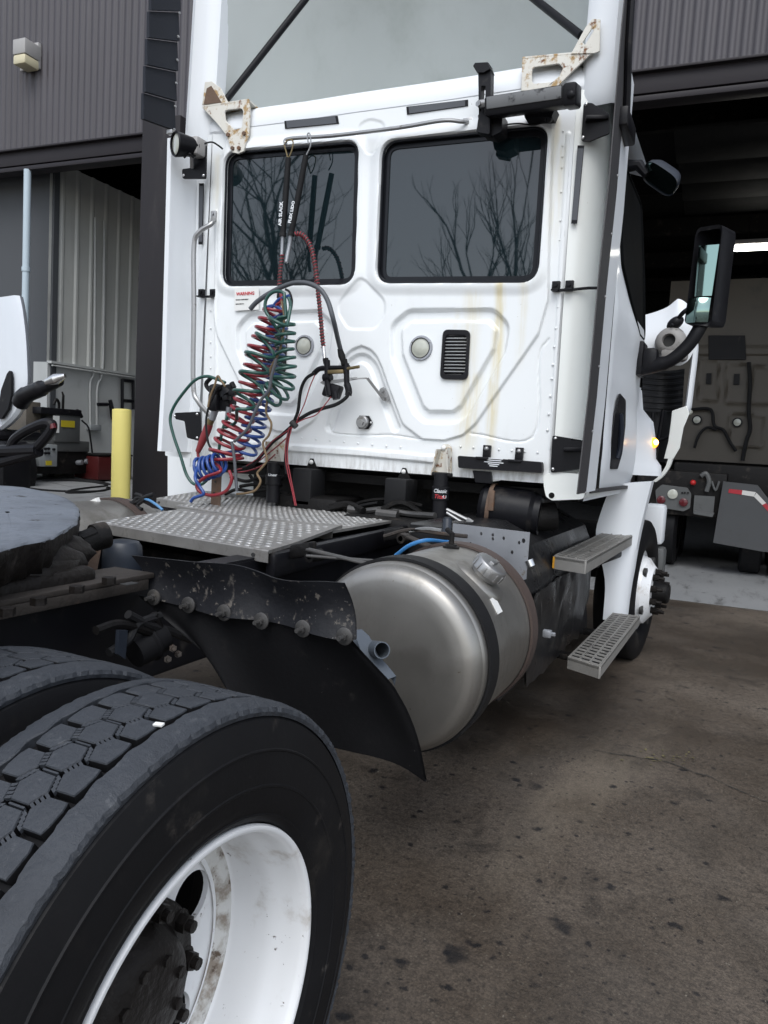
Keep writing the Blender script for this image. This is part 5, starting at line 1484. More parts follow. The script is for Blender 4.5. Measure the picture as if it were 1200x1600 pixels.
# loose air lines in the dark under the cab (one mesh each)
for k, pts in enumerate((((470, 800), (500, 790), (540, 793), (590, 785)), ((520, 812), (560, 786), (610, 780), (660, 790)), ((640, 830), (665, 826), (690, 829)), ((600, 838), (640, 828), (690, 834), (730, 838)))):
    mb = MB(); mb.tube(spline(PL(pts, Y=-.05 if k < 2 else -.85), 6), .008, 6); mb.build('air_line', (M['blackcable'], M['grime'], M['steel'], M['brownrust'])[k], TK)
# exhaust / air intake cylinders at the right under the cab
mb = MB(); mb.lathe([(0, .10), (.02, .115), (.25, .115), (.27, .1), (.30, .10)], P(752, 790, Y=.05), (1, .12, -.08), 28, caps=True); mb.build('exhaust_can', M['blacksteel'], TK)
mb = MB(); mb.lathe([(0, .118), (.02, .118), (.02, .112), (0, .112)], P(765, 790, Y=.05), (1, .12, -.08), 28); mb.obox(P(768, 782, Y=-.06), (.014, 0, 0), (0, .01, 0), (0, 0, .05), .004); mb.build('clamp_band', M['rust'], TK)
mb = MB(); mb.tube([P(830, 810, Y=.1), P(868, 806, Y=.15)], .07, 20); mb.build('exhaust_can', M['grime'], TK)
# rubber mounts hanging below the wall, each with a white bolt
def hang(px, y1):
    c = P(*px, Y=-.0); z0 = c.z - .035; z1 = P(px[0], y1, Y=0).z
    mb = MB(); mb.box(c.x - .062, c.x + .062, -.10, .06, z1, z0, .012); o = mb.build('cab_stop', M['rubber'], TK)
    mb = MB(); mb.plate([c + V((-.035, -.004, -.045)), c + V((-.008, -.004, .02)), c + V((.012, -.004, .02)), c + V((.045, -.004, -.045))], (0, .01, 0)); mb.build('stop_lug', M['grime'], o)
    mb = MB(); mb.dome(c + V((0, -.004, 0)), (0, -1, 0), .013, .012, 10, 3); mb.build('bolt', M['label'], o)
hang((487, 722), 790); hang((631, 737), 790)
# cab dampers with rusty white yokes
def damper(top, bot, Yd, yoke, band):
    t, b_ = P(*top, Y=Yd), P(*bot, Y=Yd); d = (b_ - t).normalized(); L = (b_ - t).length
    mb = MB(); mb.lathe([(0, .028), (.004, .036), (.07, .037), (.072, .043), (L * .55, .043), (L * .56, .036), (L, .036)], t, d, 24, caps=True)
    o = mb.build('cab_damper', M['blackplast'], TK)
    mb = MB(); k = P(*yoke[0], Y=-.02)
    outl = [P(x, y, Y=-.035) for x, y in yoke[1]]
    mb.plate(rrect(outl, .012, 4), (0, .012, 0))
    for s in (0, 1):
        a, q = P(*yoke[2][s][0], Y=-.035), P(*yoke[2][s][1], Y=-.035); mb.plate([a, q, q + V((0, -.06, 0)), a + V((0, -.03, 0))], (.008 * (1 if s == 0 else -1), 0, 0))
    y_ = mb.build('damper_yoke', M['rustwhite'], o, bevel=.0015)
    mb = MB(); mb.dome(k + V((0, -.016, 0)), (0, -1, 0), .014, .012, 10, 3); mb.build('bolt', M['label'], y_)
    mb = MB(); a = P(*band, Y=Yd); mb.cyl(a + V((-.05, 0, 0)), a + V((.055, 0, 0)), .012, 10); mb.build('damper_pin', M['grime'], o)
    return o, t, d
o, t, d = damper((690, 738), (686, 815), -.10, ((695, 700), [(688, 702), (692, 694), (700, 694), (705, 700), (705, 745), (693, 745), (676, 742)], [((676, 742), (688, 702)), ((704, 745), (705, 700))]), (690, 742))
def band_text(body, tpt, dd, rr, up_off, size, m, parent, sh=.2):
    # lettering wrapped round the damper's face
    o_ = text_mesh(body, 'lettering', size, (0, 0, 0), (1, 0, 0), (0, 0, 1), m, parent, depth=.0004, shear=sh, align='CENTER', bold=.0004)
    c = tpt + dd * up_off; yaw = math.atan2(CC[0] - c.x, c.y - CC[1])
    for v in o_.data.vertices:
        a = v.co.x / rr + yaw * .75; h = v.co.z
        v.co = V((c.x + math.sin(a) * (rr + .0006 - v.co.y * .3), c.y - math.cos(a) * (rr + .0006 - v.co.y * .3), c.z + h))
    return o_
band_text('Classic', t, d, .0432, .100, .026, M['inkwhite'], o, .3)
band_text('Titan', t, d, .0434, .128, .028, M['inkred'], o, .2)
band_text('        4.1', t, d, .0434, .126, .022, M['inkwhite'], o, .1)
o, t, d = damper((428, 722), (426, 785), -.12, ((432, 688), [(424, 690), (428, 680), (438, 680), (443, 688), (444, 722), (430, 722), (418, 720)], [((418, 720), (424, 690)), ((444, 722), (443, 688))]), (432, 724))
band_text('Linear', t, d, .0434, .075, .020, M['inkwhite'], o, .2)

# black tray with two clips under the right window
mb = MB(); mb.plate(rrect(PL([(715, 712), (846, 722), (847, 739), (716, 731)], Y=-.05), .01, 4), (0, .04, 0)); tray = mb.build('tool_tray', M['blackplast'], TK, bevel=.003)
M['traydark'] = mat('dark_blue_black_plastic', (.014, .017, .026), .35, var=.15)
for x, y in ((761, 705), (811.5, 709)):
    mb = MB(); c = P(x, y, Y=-.02); mb.obox(c, (.019, 0, 0), (0, .012, 0), (0, 0, .030), .003); mb.obox(c + V((-.012, -.02, -.035)), (.032, 0, 0), (0, .022, 0), (0, 0, .006), .002); mb.build('tray_clip', M['blackplast'], tray)
    mb = MB(); mb.dome(c + V((0, -.012, .012)), (0, -1, 0), .012, .009, 10, 3); mb.build('screw', M['steel'], tray)
mb = MB()
a = P(757, 721, Y=-.0515); ux = (P(786, 723.4, Y=-.0515) - a); uz = V((0, 0, 1))
for (x0, x1, h) in ((.0, .98, .028), (.12, .9, .019), (-.02, 1.02, .009), (.2, .8, 0), (.28, .72, -.009)):
    p = a + ux * x0 + uz * (h - .012); q = a + ux * x1 + uz * (h - .012); mb.add([p, q, q + uz * .0042, p + uz * .0042, ], [(0, 1, 2, 3)])
mb.build('printed_lines', M['inkwhite'], tray, smooth=0)
mb = MB(); mb.plate(PL([(738, 735), (766, 737), (768, 756), (742, 754)], Y=-.03), (0, .03, 0)); mb.build('tray_bracket', M['blacksteel'], tray, bevel=.003)
# bottom right sheet of the wall with the rounded cut, and the cast corner foot
low = PL([(700, 738), (762, 743), (763, 752), (745, 752), (780, 752), (797, 738), (815, 737), (832, 748), (848, 754), (849, 738)], Y=.01)
MB().plate(PL([(700, 735), (848, 742), (849, 753), (836, 751), (822, 741), (805, 737), (792, 741), (781, 751), (765, 753), (762, 748), (700, 744)], Y=.006), (0, .004, 0)).build('sill_sheet', M['cream'], TK)
mb = MB(); mb.plate(rrect(PL([(848, 742), (865, 737), (911, 741), (914, 766), (912, 780), (862, 782), (853, 776), (850, 762)], Y=-.02), .025, 4), (0, .12, 0))
cf = mb.build('corner_foot', M['cream'], TK, bevel=.012)
mb = MB(); mb.lathe([(0, .014), (.003, .014), (.003, .007), (0, .007)], P(862, 774, Y=-.02), (0, -1, 0), 16); mb.dome(P(862, 774, Y=-.021), (0, -1, 0), .007, .003, 10, 2); mb.build('foot_bolt', M['grime'], cf)
mb = MB(); mb.plate(rrect(PL([(258, 706), (262, 690), (325, 690), (325, 712), (300, 716), (258, 712)], Y=.02), .01, 3), (0, .1, 0)); mb.build('corner_foot', M['white'], TK, bevel=.006)
# white lower skirt seen at the left below the corner
mb = MB(); mb.plate(PL([(262, 706), (420, 712), (420, 790), (262, 785)], Y=.40), (0, .02, 0)); mb.build('lower_skirt', M['white'], TK)

# ------------------------------------------------------------------ steps, box, kick panel
def step(px, z, th):
    c = PL(px, Z=z)                      # near left, near right, far right, far left
    e1 = (c[1] - c[0]); e2 = (c[3] - c[0])
    so = holder('cab_step')
    mb = MB(); mb.plate(c, (0, 0, -th * .25)); 
    n_ = V((0, 0, 1))
    o_ = [c[0], c[1], c[2], c[3]]
    for i in range(4):
        a, b_ = o_[i], o_[(i + 1) % 4]; d = (b_ - a).normalized(); inn = n_.cross(d)
        mb.plate([a + n_ * .003, b_ + n_ * .003, b_ - n_ * th, a - n_ * th], inn * .008)
    mb.build('step_frame', M['greysteel2'], so, bevel=.0015)
    mb = MB()
    def S(u, v): return (c[0] * (1 - u) + c[1] * u) * (1 - v) + (c[3] * (1 - u) + c[2] * u) * v
    L = e2.length; n = int(L / .058)
    for r in range(3):
        u0, u1 = .06 + r * .31, .06 + r * .31 + .25
        for k in range(n):
            v0 = (k + .12) / n; v1 = (k + .50) / n
            a, b_, q, d = S(u0, v0), S(u1, v0), S(u1, v1), S(u0, v1); m = (a + b_ + q + d) / 4
            # raised louvre: a small ridge with an open slot beside it
            mb.add([a + n_ * .0015, b_ + n_ * .0015, q + n_ * .0045, d + n_ * .0045, q + n_ * .0015, d + n_ * .0015], [(0, 1, 2, 3), (3, 2, 4, 5), (1, 4, 2), (0, 3, 5)])
    for u in (.045, .345, .655, .955):
        a, b_ = S(u, .01), S(u, .99); mb.beam(a + n_ * .004, b_ + n_ * .004, .008, .006)
    mb.mat(1)
    for r in range(3):
        u0, u1 = .07 + r * .31, .07 + r * .31 + .23
        for k in range(n):
            v0 = (k + .48) / n; v1 = min(.995, (k + 1.02) / n)
            a, b_, q, d = S(u0, v0), S(u1, v0), S(u1, v1), S(u0, v1)
            mb.add([p + n_ * .0012 for p in (a, b_, q, d)], [(0, 1, 2, 3)])
    mb.build('step_grating', [M['grating'], M['groove']], so, smooth=0)
    return so, c
M['greysteel2'] = mat('dull_step_aluminium', (.34, .33, .31), .5, .55, var=.12, scale=14, dirt=[((.16, .15, .13), .56, .78, 12, S1)])
M['grating'] = mat('worn_step_grating', (.30, .29, .27), .5, .5, var=.3, scale=30, dirt=[((.10, .095, .09), .5, .7, 18, S1)])
lo_s, lc = step([(887, 1027), (938, 1043), (1000, 963), (957, 958)], .45, .055)
up_s, uc = step([(865, 869), (916, 877), (994, 834), (953, 828)], .93, .062)
mb = MB(); mb.plate([uc[0] + V((-.002, -.001, -.002)), uc[0] + V((-.002, -.001, -.058)), uc[0] + (uc[1] - uc[0]) * .05 + V((0, -.002, -.058)), uc[0] + (uc[1] - uc[0]) * .05 + V((0, -.002, -.002))], (0, -.002, 0)); mb.build('amber_reflector', M['amberdull'], up_s)
mb = MB(); mb.beam(P(985, 858, X=1.24), P(935, 876, X=1.15), .05, .05, ch=.015); mb.beam(uc[0].lerp(uc[3], .3) + V((-.1, 0, -.08)), uc[1].lerp(uc[2], .3) + V((-.03, 0, -.08)), .06, .03, ch=.006); mb.build('step_arm', M['blackplast'], up_s)
many('step_arm', M['grime'], lo_s, [lambda b, t=t: b.beam(lc[0].lerp(lc[3], t) + V((-.2, 0, -.07)), lc[1].lerp(lc[2], t) + V((-.03, 0, -.07)), .07, .03, ch=.006) for t in (.25, .75)])
# black battery box behind the steps, sloped shiny lid, tarry side
mb = MB()
pr = [(.60, .40), (1.05, .38), (1.09, .55), (1.09, .86), (1.03, 1.0), (.86, 1.09), (.60, 1.09)]
rows = []
for y in (-.62, -.60, .3, 1.14, 1.16):
    k = .985 if y in (-.62, 1.16) else 1
    rows.append([V((.8 + (x - .8) * k, y, .74 + (z - .74) * k)) for x, z in pr])
mb.grid(rows, close_u=True); nq = len(pr); mb.add(rows[0], [tuple(range(nq))]); mb.add(rows[-1], [tuple(range(nq))])
M['boxblack'] = mat('glossy_grimy_black_box', (.016, .016, .017), .32, var=.4, scale=6, bump=.25, bscale=26, dirt=[((.05, .046, .04), .56, .76, 7, S1)], rvar=.2)
bx_ = mb.build('battery_box', M['boxblack'], TK, smooth=30, recalc=True)
mb = MB(); rows = []; rn = random.Random(9)
for i in range(19):
    y = -.35 + i * .075; rows.append([V((1.105 + .012 * rn.uniform(-1, 1), y + .02 * rn.uniform(-1, 1), z)) for z in (.36 + .03 * rn.random(), .45, .55, .65, .74, .80 + .02 * rn.random())] + [V((1.10, y, .80))])
mb.grid(rows); rows2 = [[p + V((-.012, 0, 0)) for p in r] for r in rows]; mb.grid(rows2)
mb.build('rubber_apron', M['boxblack'], bx_, smooth=50)
# white kick panel ahead of the front wheel
kp = [P(1000, 756, Y=1.62), P(1022, 752, Y=1.62), P(1002, 850, Y=1.60), P(985, 968, Y=1.50), P(940, 968, Y=1.38), P(945, 900, Y=1.42), P(942, 850, Y=1.46), P(950, 800, Y=1.52), P(965, 756, Y=1.6)]
kl = [(956, 756), (939, 800), (931, 840), (945, 905), (942, 968)]; kr = [(1019, 752), (1007, 800), (996, 850), (987, 905), (979, 968)]
mb = MB(); rows = []
for (a, b_) in zip(spline(PL(kl, Y=1.38), 4), spline(PL(kr, Y=1.52), 4)):
    r = [a.lerp(b_, t) + V((.02 * math.sin(PI * t), -.045 * math.sin(PI * t * .8), 0)) for t in (0, .15, .3, .45, .6, .75, .9, 1)]
    rows.append(r + [b_ + V((.0, .12, 0)), a + V((0, .12, 0))])
mb.grid(rows, close_u=True).build('kick_panel', M['whiteclean'], TK, recalc=True)
# front wheel, steered a little to the left
fwh = holder('steer_wheel'); FWC = V((1.325, 2.05, .49)); STA = R(-4.5)
ma = Matrix.Translation(FWC) @ Matrix.Rotation(STA, 4, 'Z')
axw = (ma.to_3x3() @ V((1, 0, 0))); 
half = [(.09, .288), (.12, .315), (.134, .36), (.136, .40), (.13, .44), (.12, .475), (.105, .498), (.09, .503), (.06, .506), (.0, .507)]
prof = [(-a, r) for a, r in half] + [(a, r) for a, r in half[-2::-1]]
mb = MB(); mb.lathe(prof, FWC - axw * .125, axw, 80); mb.build('tyre', M['tyre'], fwh, smooth=40, recalc=True)
mb = MB(); mb.lathe([(-.04, .285), (-.025, .304), (-.03, .296), (-.07, .275), (-.09, .268), (-.06, .255), (.01, .235), (.045, .19), (.062, .172), (.064, .09)], FWC, axw, 72); mb.build('rim', M['rim'], fwh, recalc=True)
u_ = axw.orthogonal().normalized(); w_ = axw.cross(u_)
def hhole(b, k):
    a = 2 * PI * k / 5 + .35; c = FWC + axw * .022 + (u_ * math.cos(a) + w_ * math.sin(a)) * .222; b.tube([c - axw * .012, c + axw * .010], .032, 18)
many('hand_hole', M['inkblack'], fwh, [lambda b, k=k: hhole(b, k) for k in range(5)])
mb = MB(); mb.lathe([(.055, .10), (.07, .098), (.10, .075), (.155, .072), (.165, .06), (.167, .0001)], FWC, axw, 32); mb.build('hub', M['grime'], fwh)
for k in range(10):
    a = 2 * PI * k / 10 + .2; c = FWC + axw * .063 + (u_ * math.cos(a) + w_ * math.sin(a)) * .1425
    mb = MB(); mb.tube([c, c + axw * .008], .025, 14); mb.tube([c + axw * .008, c + axw * .04], .021, 6); mb.tube([c + axw * .04, c + axw * .078], .012, 8); mb.build('wheel_nut', M['greasedark'], fwh)
# front bumper end and fender corner beyond the wheel
mb = MB(); a = P(1026, 787, Y=3.0); q = P(1037, 850, Y=3.0); mb.box(a.x - .08, q.x, 2.85, 3.05, q.z, a.z, .03); mb.build('bumper_end', M['whiteclean'], TK)
mb = MB(); a = P(1026, 853, Y=3.0); q = P(1037, 907, Y=3.0); mb.box(a.x - .08, q.x, 2.85, 3.05, q.z, a.z, .03); mb.build('bumper_end', M['machine'], TK)
mb = MB(); mb.box(-1.1, 1.1, 2.6, 2.8, .45, .9, .04); mb.build('front_axle', M['grime'], TK)
# ------------------------------------------------------------------ right door, mirrors, open hood
XD = 1.212
dpx = [(926, 764), (958, 400), (968, 240), (984, 246), (997, 300), (1001, 420), (1001, 520), (1003, 640), (1010, 736), (1000, 748)]
# door skin: slightly proud curved panel
def sideX(z): return float(np.interp(z, [1.2, 1.27, 1.6, 2.1, 2.3, 2.6, 2.95, 3.15], [1.185, 1.20, 1.205, 1.20, 1.19, 1.165, 1.135, 1.10]))
mb = MB(); rows = []
for i in range(25):
    y = .42 + 1.27 * i / 24; row = []
    for k in range(30):
        z = 1.245 + (3.02 - 1.245) * k / 29
        ed = min((y - .42) / .05, (1.69 - y) / .05, (z - 1.245) / .05, 1)
        x = sideX(z) + .004 + .014 * sstep(ed) - .008 * math.exp(-((z - 1.72) / .035) ** 2) + .014 * math.exp(-((z - 2.18) / .10) ** 2)
        x += .012 * math.exp(-((z - 1.45) / .13) ** 2)
        row.append(V((x, y, z)))
    rows.append(row)
dr = mb.grid(rows).build('door', M['whiteclean'], TK, recalc=True)
# door window with its slanted lower edge
wp = [(.66, 2.46), (.60, 2.62), (.60, 2.97), (.70, 3.03), (1.50, 3.03), (1.62, 2.6), (1.66, 2.20), (1.40, 2.20), (1.0, 2.33)]
mb = MB(); pts = rrect([V((0, y, z)) for y, z in wp], .06, 4); pts = [V((sideX(p.z) + .021, p.y, p.z)) for p in pts]
mb.plate(pts, (.004, 0, 0)); mb.tube([p + V((.003, 0, 0)) for p in pts], .010, 6, closed=True); mb.build('door_window', M['tinted'], dr)
# recessed pull handle
hp_ = rrect([V((1.0, y, z)) for y, z in ((.64, 1.36), (.90, 1.36), (1.02, 1.45), (1.04, 1.62), (.98, 1.76), (.74, 1.78), (.62, 1.66), (.58, 1.50))], .04, 5)
mb = MB(); pts = [V((sideX(p.z) + .023, p.y, p.z)) for p in hp_]; mb.plate(pts, (.008, 0, 0)); dh = mb.build('door_handle', M['blackplast'], dr, bevel=.003)
mb = MB(); mb.tube(spline([V((XD + .026, .80, 1.42)), V((XD + .036, .81, 1.48)), V((XD + .036, .80, 1.58)), V((XD + .026, .78, 1.67))], 5), .016, 8); mb.build('handle_grip', M['traydark'], dh)
# rear trim line of the cab side next to the strip
mb = MB(); mb.box(1.205, 1.218, .395, .413, 1.24, 3.1, .003); mb.build('door_gap', M['grime'], TK)
# flared cowl foot in front of the door with the lit marker lamp
cw = [(1003, 610), (1005, 640), (1021, 660), (1025, 690), (1025, 717), (1033, 728), (1034, 744)]
XC = [1.235, 1.24, 1.30, 1.315, 1.315, 1.345, 1.35]
mb = MB(); rows = []
for (x, y), xx in zip(cw, XC):
    z = P(x, y, Y=1.9).z; xx = P(x, y, Y=1.9).x
    rows.append([V((1.15, 1.62, z)), V((1.205, 1.64, z)), V((1.222, 1.70, z)), V((xx - .02, 1.82, z)), V((xx, 1.90, z)), V((xx - .01, 1.97, z)), V((xx - .12, 2.0, z))])
cwo = mb.grid(rows).build('cowl_foot', M['whiteclean'], TK, recalc=True)
mb = MB(); pts = [P(925, 768, X=1.22), P(985, 757, X=1.22), P(1034, 745, Y=1.9)]
mb.beam(pts[0] + V((-.02, 0, 0)), V((1.22, 1.66, pts[0].z - .01)), .03, .02); mb.build('sill_trim', M['flaprub'], TK)
mc = P(1020, 692, Y=1.86)
mb = MB(); mb.lathe([(-.02, .036), (.012, .036), (.022, .030), (.03, .016), (.032, .0001)], mc, (.75, -.65, .05), 24); ml = mb.build('marker_lamp', M['amber'], cwo)
mb = MB(); mb.dome(mc + V((.02, -.018, .004)), (.75, -.65, .05), .019, .018, 16, 4); mb.build('lamp_bulb', M['amberhot'], ml)

# big mirror on its arm
mr = holder('side_mirror')
Ym = 1.35
mo = PL([(1069, 506), (1074, 470), (1086, 370), (1090, 356), (1128, 350), (1128, 362), (1112, 500), (1108, 510)], Y=Ym)
back = V((.085, .12, .0))
mb = MB(); ol = rrect(mo, .03, 4); c = sum(ol, V()) / len(ol)
rws = [[c + (p - c) * .93 + V((0, .012, 0)) for p in ol], [p for p in ol], [c + (p - c) * 1.01 + V((.02, .05, 0)) for p in ol], [c + (p - c) * .97 + V((.075, .13, 0)) for p in ol], [c + (p - c) * .70 + V((.085, .20, 0)) for p in ol], [c + V((.085, .21, 0))] * len(ol)]
mb.grid(rws, close_u=True).build('mirror_shell', M['blackplast'], mr, smooth=50, recalc=True)
dyq = V((-.0, -.003, 0))
def mq(px, name, m, dy=.0): return MB().plate([p + V((0, .008 - dy, 0)) for p in PL(px, Y=Ym)], (0, .004, 0)).build(name, m, mr, smooth=0)
# glass is tilted so it faces back and outward, as it is set for the driver
def tilted(px, name, m, yaw, pitch, depth):
    pts = PL(px, Y=Ym); cc_ = sum(pts, V()) / len(pts)
    rot = Matrix.Rotation(yaw, 3, 'Z') @ Matrix.Rotation(pitch, 3, 'X')
    q = [cc_ + rot @ (p - cc_) + V((0, depth, 0)) for p in pts]
    return MB().plate(q, rot @ V((0, .004, 0))).build(name, m, mr, smooth=0)
tilted([(1092, 384), (1124, 382), (1112, 462), (1085, 463)], 'mirror_glass', M['glass_mirror'], R(-4), R(1.0), .000)
mb = MB(); cpts = rrect(PL([(1077, 466), (1111, 465), (1106, 503), (1071, 505)], Y=Ym), .012, 4); c = sum(cpts, V()) / len(cpts)
q4 = PL([(1077, 466), (1111, 465), (1106, 503), (1071, 505)], Y=Ym)
mb.grid([[(q4[0].lerp(q4[1], u)).lerp(q4[3].lerp(q4[2], u), v) + V((0, .004 - .03 * (1 - (2 * u - 1) ** 2 * .5 - (2 * v - 1) ** 2 * .5), 0)) for u in [i / 12 for i in range(13)]] for v in [j / 12 for j in range(13)]]).build('convex_glass', M['glass_mirror'], mr, smooth=60, recalc=True)
mb = MB()
ap = spline([P(1000, 577, Y=1.45), P(1025, 571, Y=1.42), P(1050, 562, Y=1.40), P(1075, 540, Y=1.40), P(1090, 518, Y=1.40), P(1100, 500, Y=1.42)], 6)
mb.tube(ap, [.045] * 10 + [.04] * (len(ap) - 10), 14); mb.build('mirror_arm', M['blackplast'], mr)
mb = MB(); a = P(996, 536, Y=1.5); q = P(1008, 588, Y=1.5); mb.box(1.20, 1.255, 1.40, 1.60, q.z, a.z, .012); a = P(1010, 540, Y=1.45); q = P(1034, 580, Y=1.45); mb.box(1.25, a.x + .08, 1.38, 1.52, q.z, a.z - .02, .03); mb.build('arm_base', M['blackplast'], mr)
# small look-down mirror above the door window
lm = holder('lookdown_mirror'); c0 = P(998, 258, Y=1.0); c1 = P(1030, 280, Y=1.0)
mb = MB(); mb.tube([c0 + V((-.06, 0, .0)), c0, c1 + V((-.07, 0, .03))], [.035, .032, .022], 10); mb.build('mirror_arm', M['blackplast'], lm)
dx = (P(1056, 296, Y=1.0) - P(1006, 262, Y=1.0)); dx.normalize(); nn = V((-.2, -.6, -.75)); nn = (nn - dx * nn.dot(dx)).normalized(); vv = nn.cross(dx)
mb = MB(); rows = []
for k, (h, s) in enumerate(((-.012, .93), (0, 1), (-.03, .99), (-.07, .8), (-.09, .4), (-.095, .02))):
    rows.append([c1 + nn * h * (1 if k else 1) + (dx * math.copysign(abs(math.cos(t)) ** .55, math.cos(t)) * .112 + vv * math.copysign(abs(math.sin(t)) ** .6, math.sin(t)) * .07) * s for t in [2 * PI * i / 32 for i in range(32)]])
mb.grid(rows, close_u=True).build('mirror_shell', M['bluebag'], lm, smooth=60, recalc=True)
mb = MB(); rows = [[c1 - nn * .008 + nn * .014 * (1 - s * s) + (dx * math.copysign(abs(math.cos(t)) ** .55, math.cos(t)) * .105 + vv * math.copysign(abs(math.sin(t)) ** .6, math.sin(t)) * .064) * s for t in [2 * PI * i / 32 for i in range(32)]] for s in (1, .7, .4, .02)]
mb.grid(rows, close_u=True).build('convex_glass', M['glass_mirror'], lm, smooth=60, recalc=True)

# hood swung open: its inner face with headlamp housing, fender liner and lower lip
hd = holder('hood')
YH = 2.75
def hplate(px, name, m, Y0, th=.02, bev=.004, dYs=None):
    pts = PL(px, Y=Y0)
    return MB().plate(pts, (0, th, 0)).build(name, m, hd, bevel=bev)
# main skin as a bowed grid between an upper jagged edge and a lower edge
up_ = [(1000, 494), (1022, 488), (1042, 480), (1055, 470), (1060, 467), (1068, 470), (1078, 478)]
lo_ = [(1000, 560), (1020, 566), (1040, 570), (1055, 571), (1066, 570), (1078, 560), (1087, 541)]
mb = MB(); rows = []
for (a, b_) in zip(spline(PL(up_, Y=YH), 3), spline(PL(lo_, Y=YH - .25), 3)):
    rows.append([a.lerp(b_, t) + V((0, -.10 * math.sin(PI * t), 0)) for t in (0, .05, .2, .35, .5, .65, .8, .95, 1)])
mb.grid(rows).build('hood_skin', M['whiteclean'], hd, recalc=True)
M['hoodedge'] = M['white']
mb = MB(); e = spline(PL([(1088, 536), (1086, 560), (1081, 600), (1077, 632), (1074, 642)], Y=YH - .2), 5)
mb.grid([[p + V((-.03, .02, 0)), p + V((-.018, -.012, 0)), p, p + V((.012, .03, 0)), p + V((.006, .2, 0))] for p in e]).build('hood_edge', M['whiteclean'], hd, recalc=True)
mb = MB(); fx = [(1050, 642), (1073, 634), (1077, 646), (1068, 668), (1062, 700), (1052, 717), (1037, 717), (1044, 690), (1048, 660)]
mb.plate(PL(fx, Y=YH - .3), (.0, .02, 0)).build('hood_lip', M['cream'], hd, bevel=.004)
mb = MB(); e = spline(PL([(1051, 716), (1046, 730), (1036, 744), (1025, 753)], Y=YH - .3), 5); mb.grid([[p + V((-.03, 0, 0)), p, p + V((.004, .03, 0))] for p in e]).build('hood_lip', M['cream'], hd, recalc=True)
# black ribbed liner
mb = MB(); rows = []
n = 60
for i in range(n + 1):
    t = i / n; y = 576 + t * 66
    rib = .012 * (1 if (t * 7) % 1 < .5 else 0)
    a = P(1004, y, Y=YH - .1); b_ = P(1070 - 4 * t, y, Y=YH - .15)
    rows.append([a.lerp(b_, u) + V((0, .16 * math.sin(PI * u) - rib, 0)) for u in [k / 10 for k in range(11)]])
mb.grid(rows).build('fender_liner', M['liner'], hd, smooth=30, recalc=True)
mb = MB(); rows = []
for i in range(13):
    t = i / 12; y = 642 + t * 80
    a = P(1008, y, Y=YH); b_ = P(1058 - 16 * t, y, Y=YH - .1)
    rows.append([a.lerp(b_, u) + V((0, .12 * math.sin(PI * u), 0)) for u in [k / 6 for k in range(7)]])
mb.grid(rows).build('fender_liner', M['liner'], hd, recalc=True)
for (x0, y0, x1, y1) in ((1036, 640, 1028, 688), (1020, 645, 1018, 690), (1030, 688, 1045, 682)):
    mb = MB(); mb.tube([P(x0, y0, Y=YH - .12), P(x1, y1, Y=YH - .12)], .014, 8); mb.build('hood_brace', M['blacksteel'], hd)
# headlamp rear housing and its connector
M['castgrey'] = mat('mottled_lamp_housing', (.28, .27, .26), .5, var=.2, scale=20, dirt=[((.05, .045, .04), .54, .68, 13, S1)])
c = P(1045, 532, Y=YH - .35)
mb = MB(); mb.lathe([(-.10, .11), (-.05, .115), (-.01, .10), (.01, .075), (.012, .05), (-.03, .045), (-.035, .0001)], c, (-.15, -1, .1), 20); mb.box(c.x - .05, c.x + .14, c.y - .02, c.y + .08, c.z - .15, c.z - .05, .03); hl_ = mb.build('headlamp_housing', M['castgrey'], hd, recalc=True)
mb = MB(); mb.lathe([(-.02, .044), (-.02, .0001)], c, (-.15, -1, .1), 20); mb.build('housing_bore', M['inkblack'], hl_)
mb = MB(); c = P(1055, 505, Y=YH - .3); mb.dome(c, (0, -1, 0), .045, .05, 14, 4, (V((1, 0, .8)), 1.5)); mb.tube(spline([c, P(1066, 490, Y=YH - .35), P(1076, 482, Y=YH - .35)], 5), .016, 8); mb.dome(P(1050, 508, Y=YH - .36), (0, -1, 0), .014, .012, 8, 3); mb.build('lamp_connector', M['blacksteel'], hd)
# engine seen as a dark block in the gap
mb = MB(); mb.box(-.5, .5, 1.9, 2.9, .8, 1.75, .08); mb.box(-.35, .35, 1.9, 2.7, 1.75, 2.0, .08); mb.build('engine', M['grime'], TK)
mb = MB(); mb.box(.5, 1.15, 1.86, 2.4, 1.2, 1.9, .05); mb.build('firewall_box', M['grime'], TK)
# ------------------------------------------------------------------ hoses hanging behind the cab
YC = -.36
def A_(pts, Y=YC): return PL(pts, Y=Y)
def coil(name, label, m, pieces, r=.0088, cat='hose'):
    mb = MB()
    for p in pieces: mb.tube(p, r, 8)
    return tag(mb.build(name, m, smooth=60), label, cat, 'coiled hoses behind the cab')
# red: long slanted coil then a tight bundle lower down and a loop on the deck
red = helix(A_([(428, 482), (420, 510), (411, 540), (403, 572), (396, 600), (386, 630), (374, 655), (362, 680), (352, 702), (350, 722)]), [.050, .062, .066, .066, .068, .08, .09], 17.5, 16, (1, .4, 0), .4, .95)
red_top = spline(A_([(438, 455), (440, 470), (432, 478)]) + [red[0]], 6)
rl = spline([red[-1]] + A_([(345, 735), (322, 745), (308, 757), (312, 768), (330, 774), (352, 768), (362, 750), (358, 735)], -.5), 8)
coil('coiled_hose', 'red coiled air hose hanging slantwise behind the cab beside the blue one', M['red'], [red_top + red[1:] + rl[1:]])
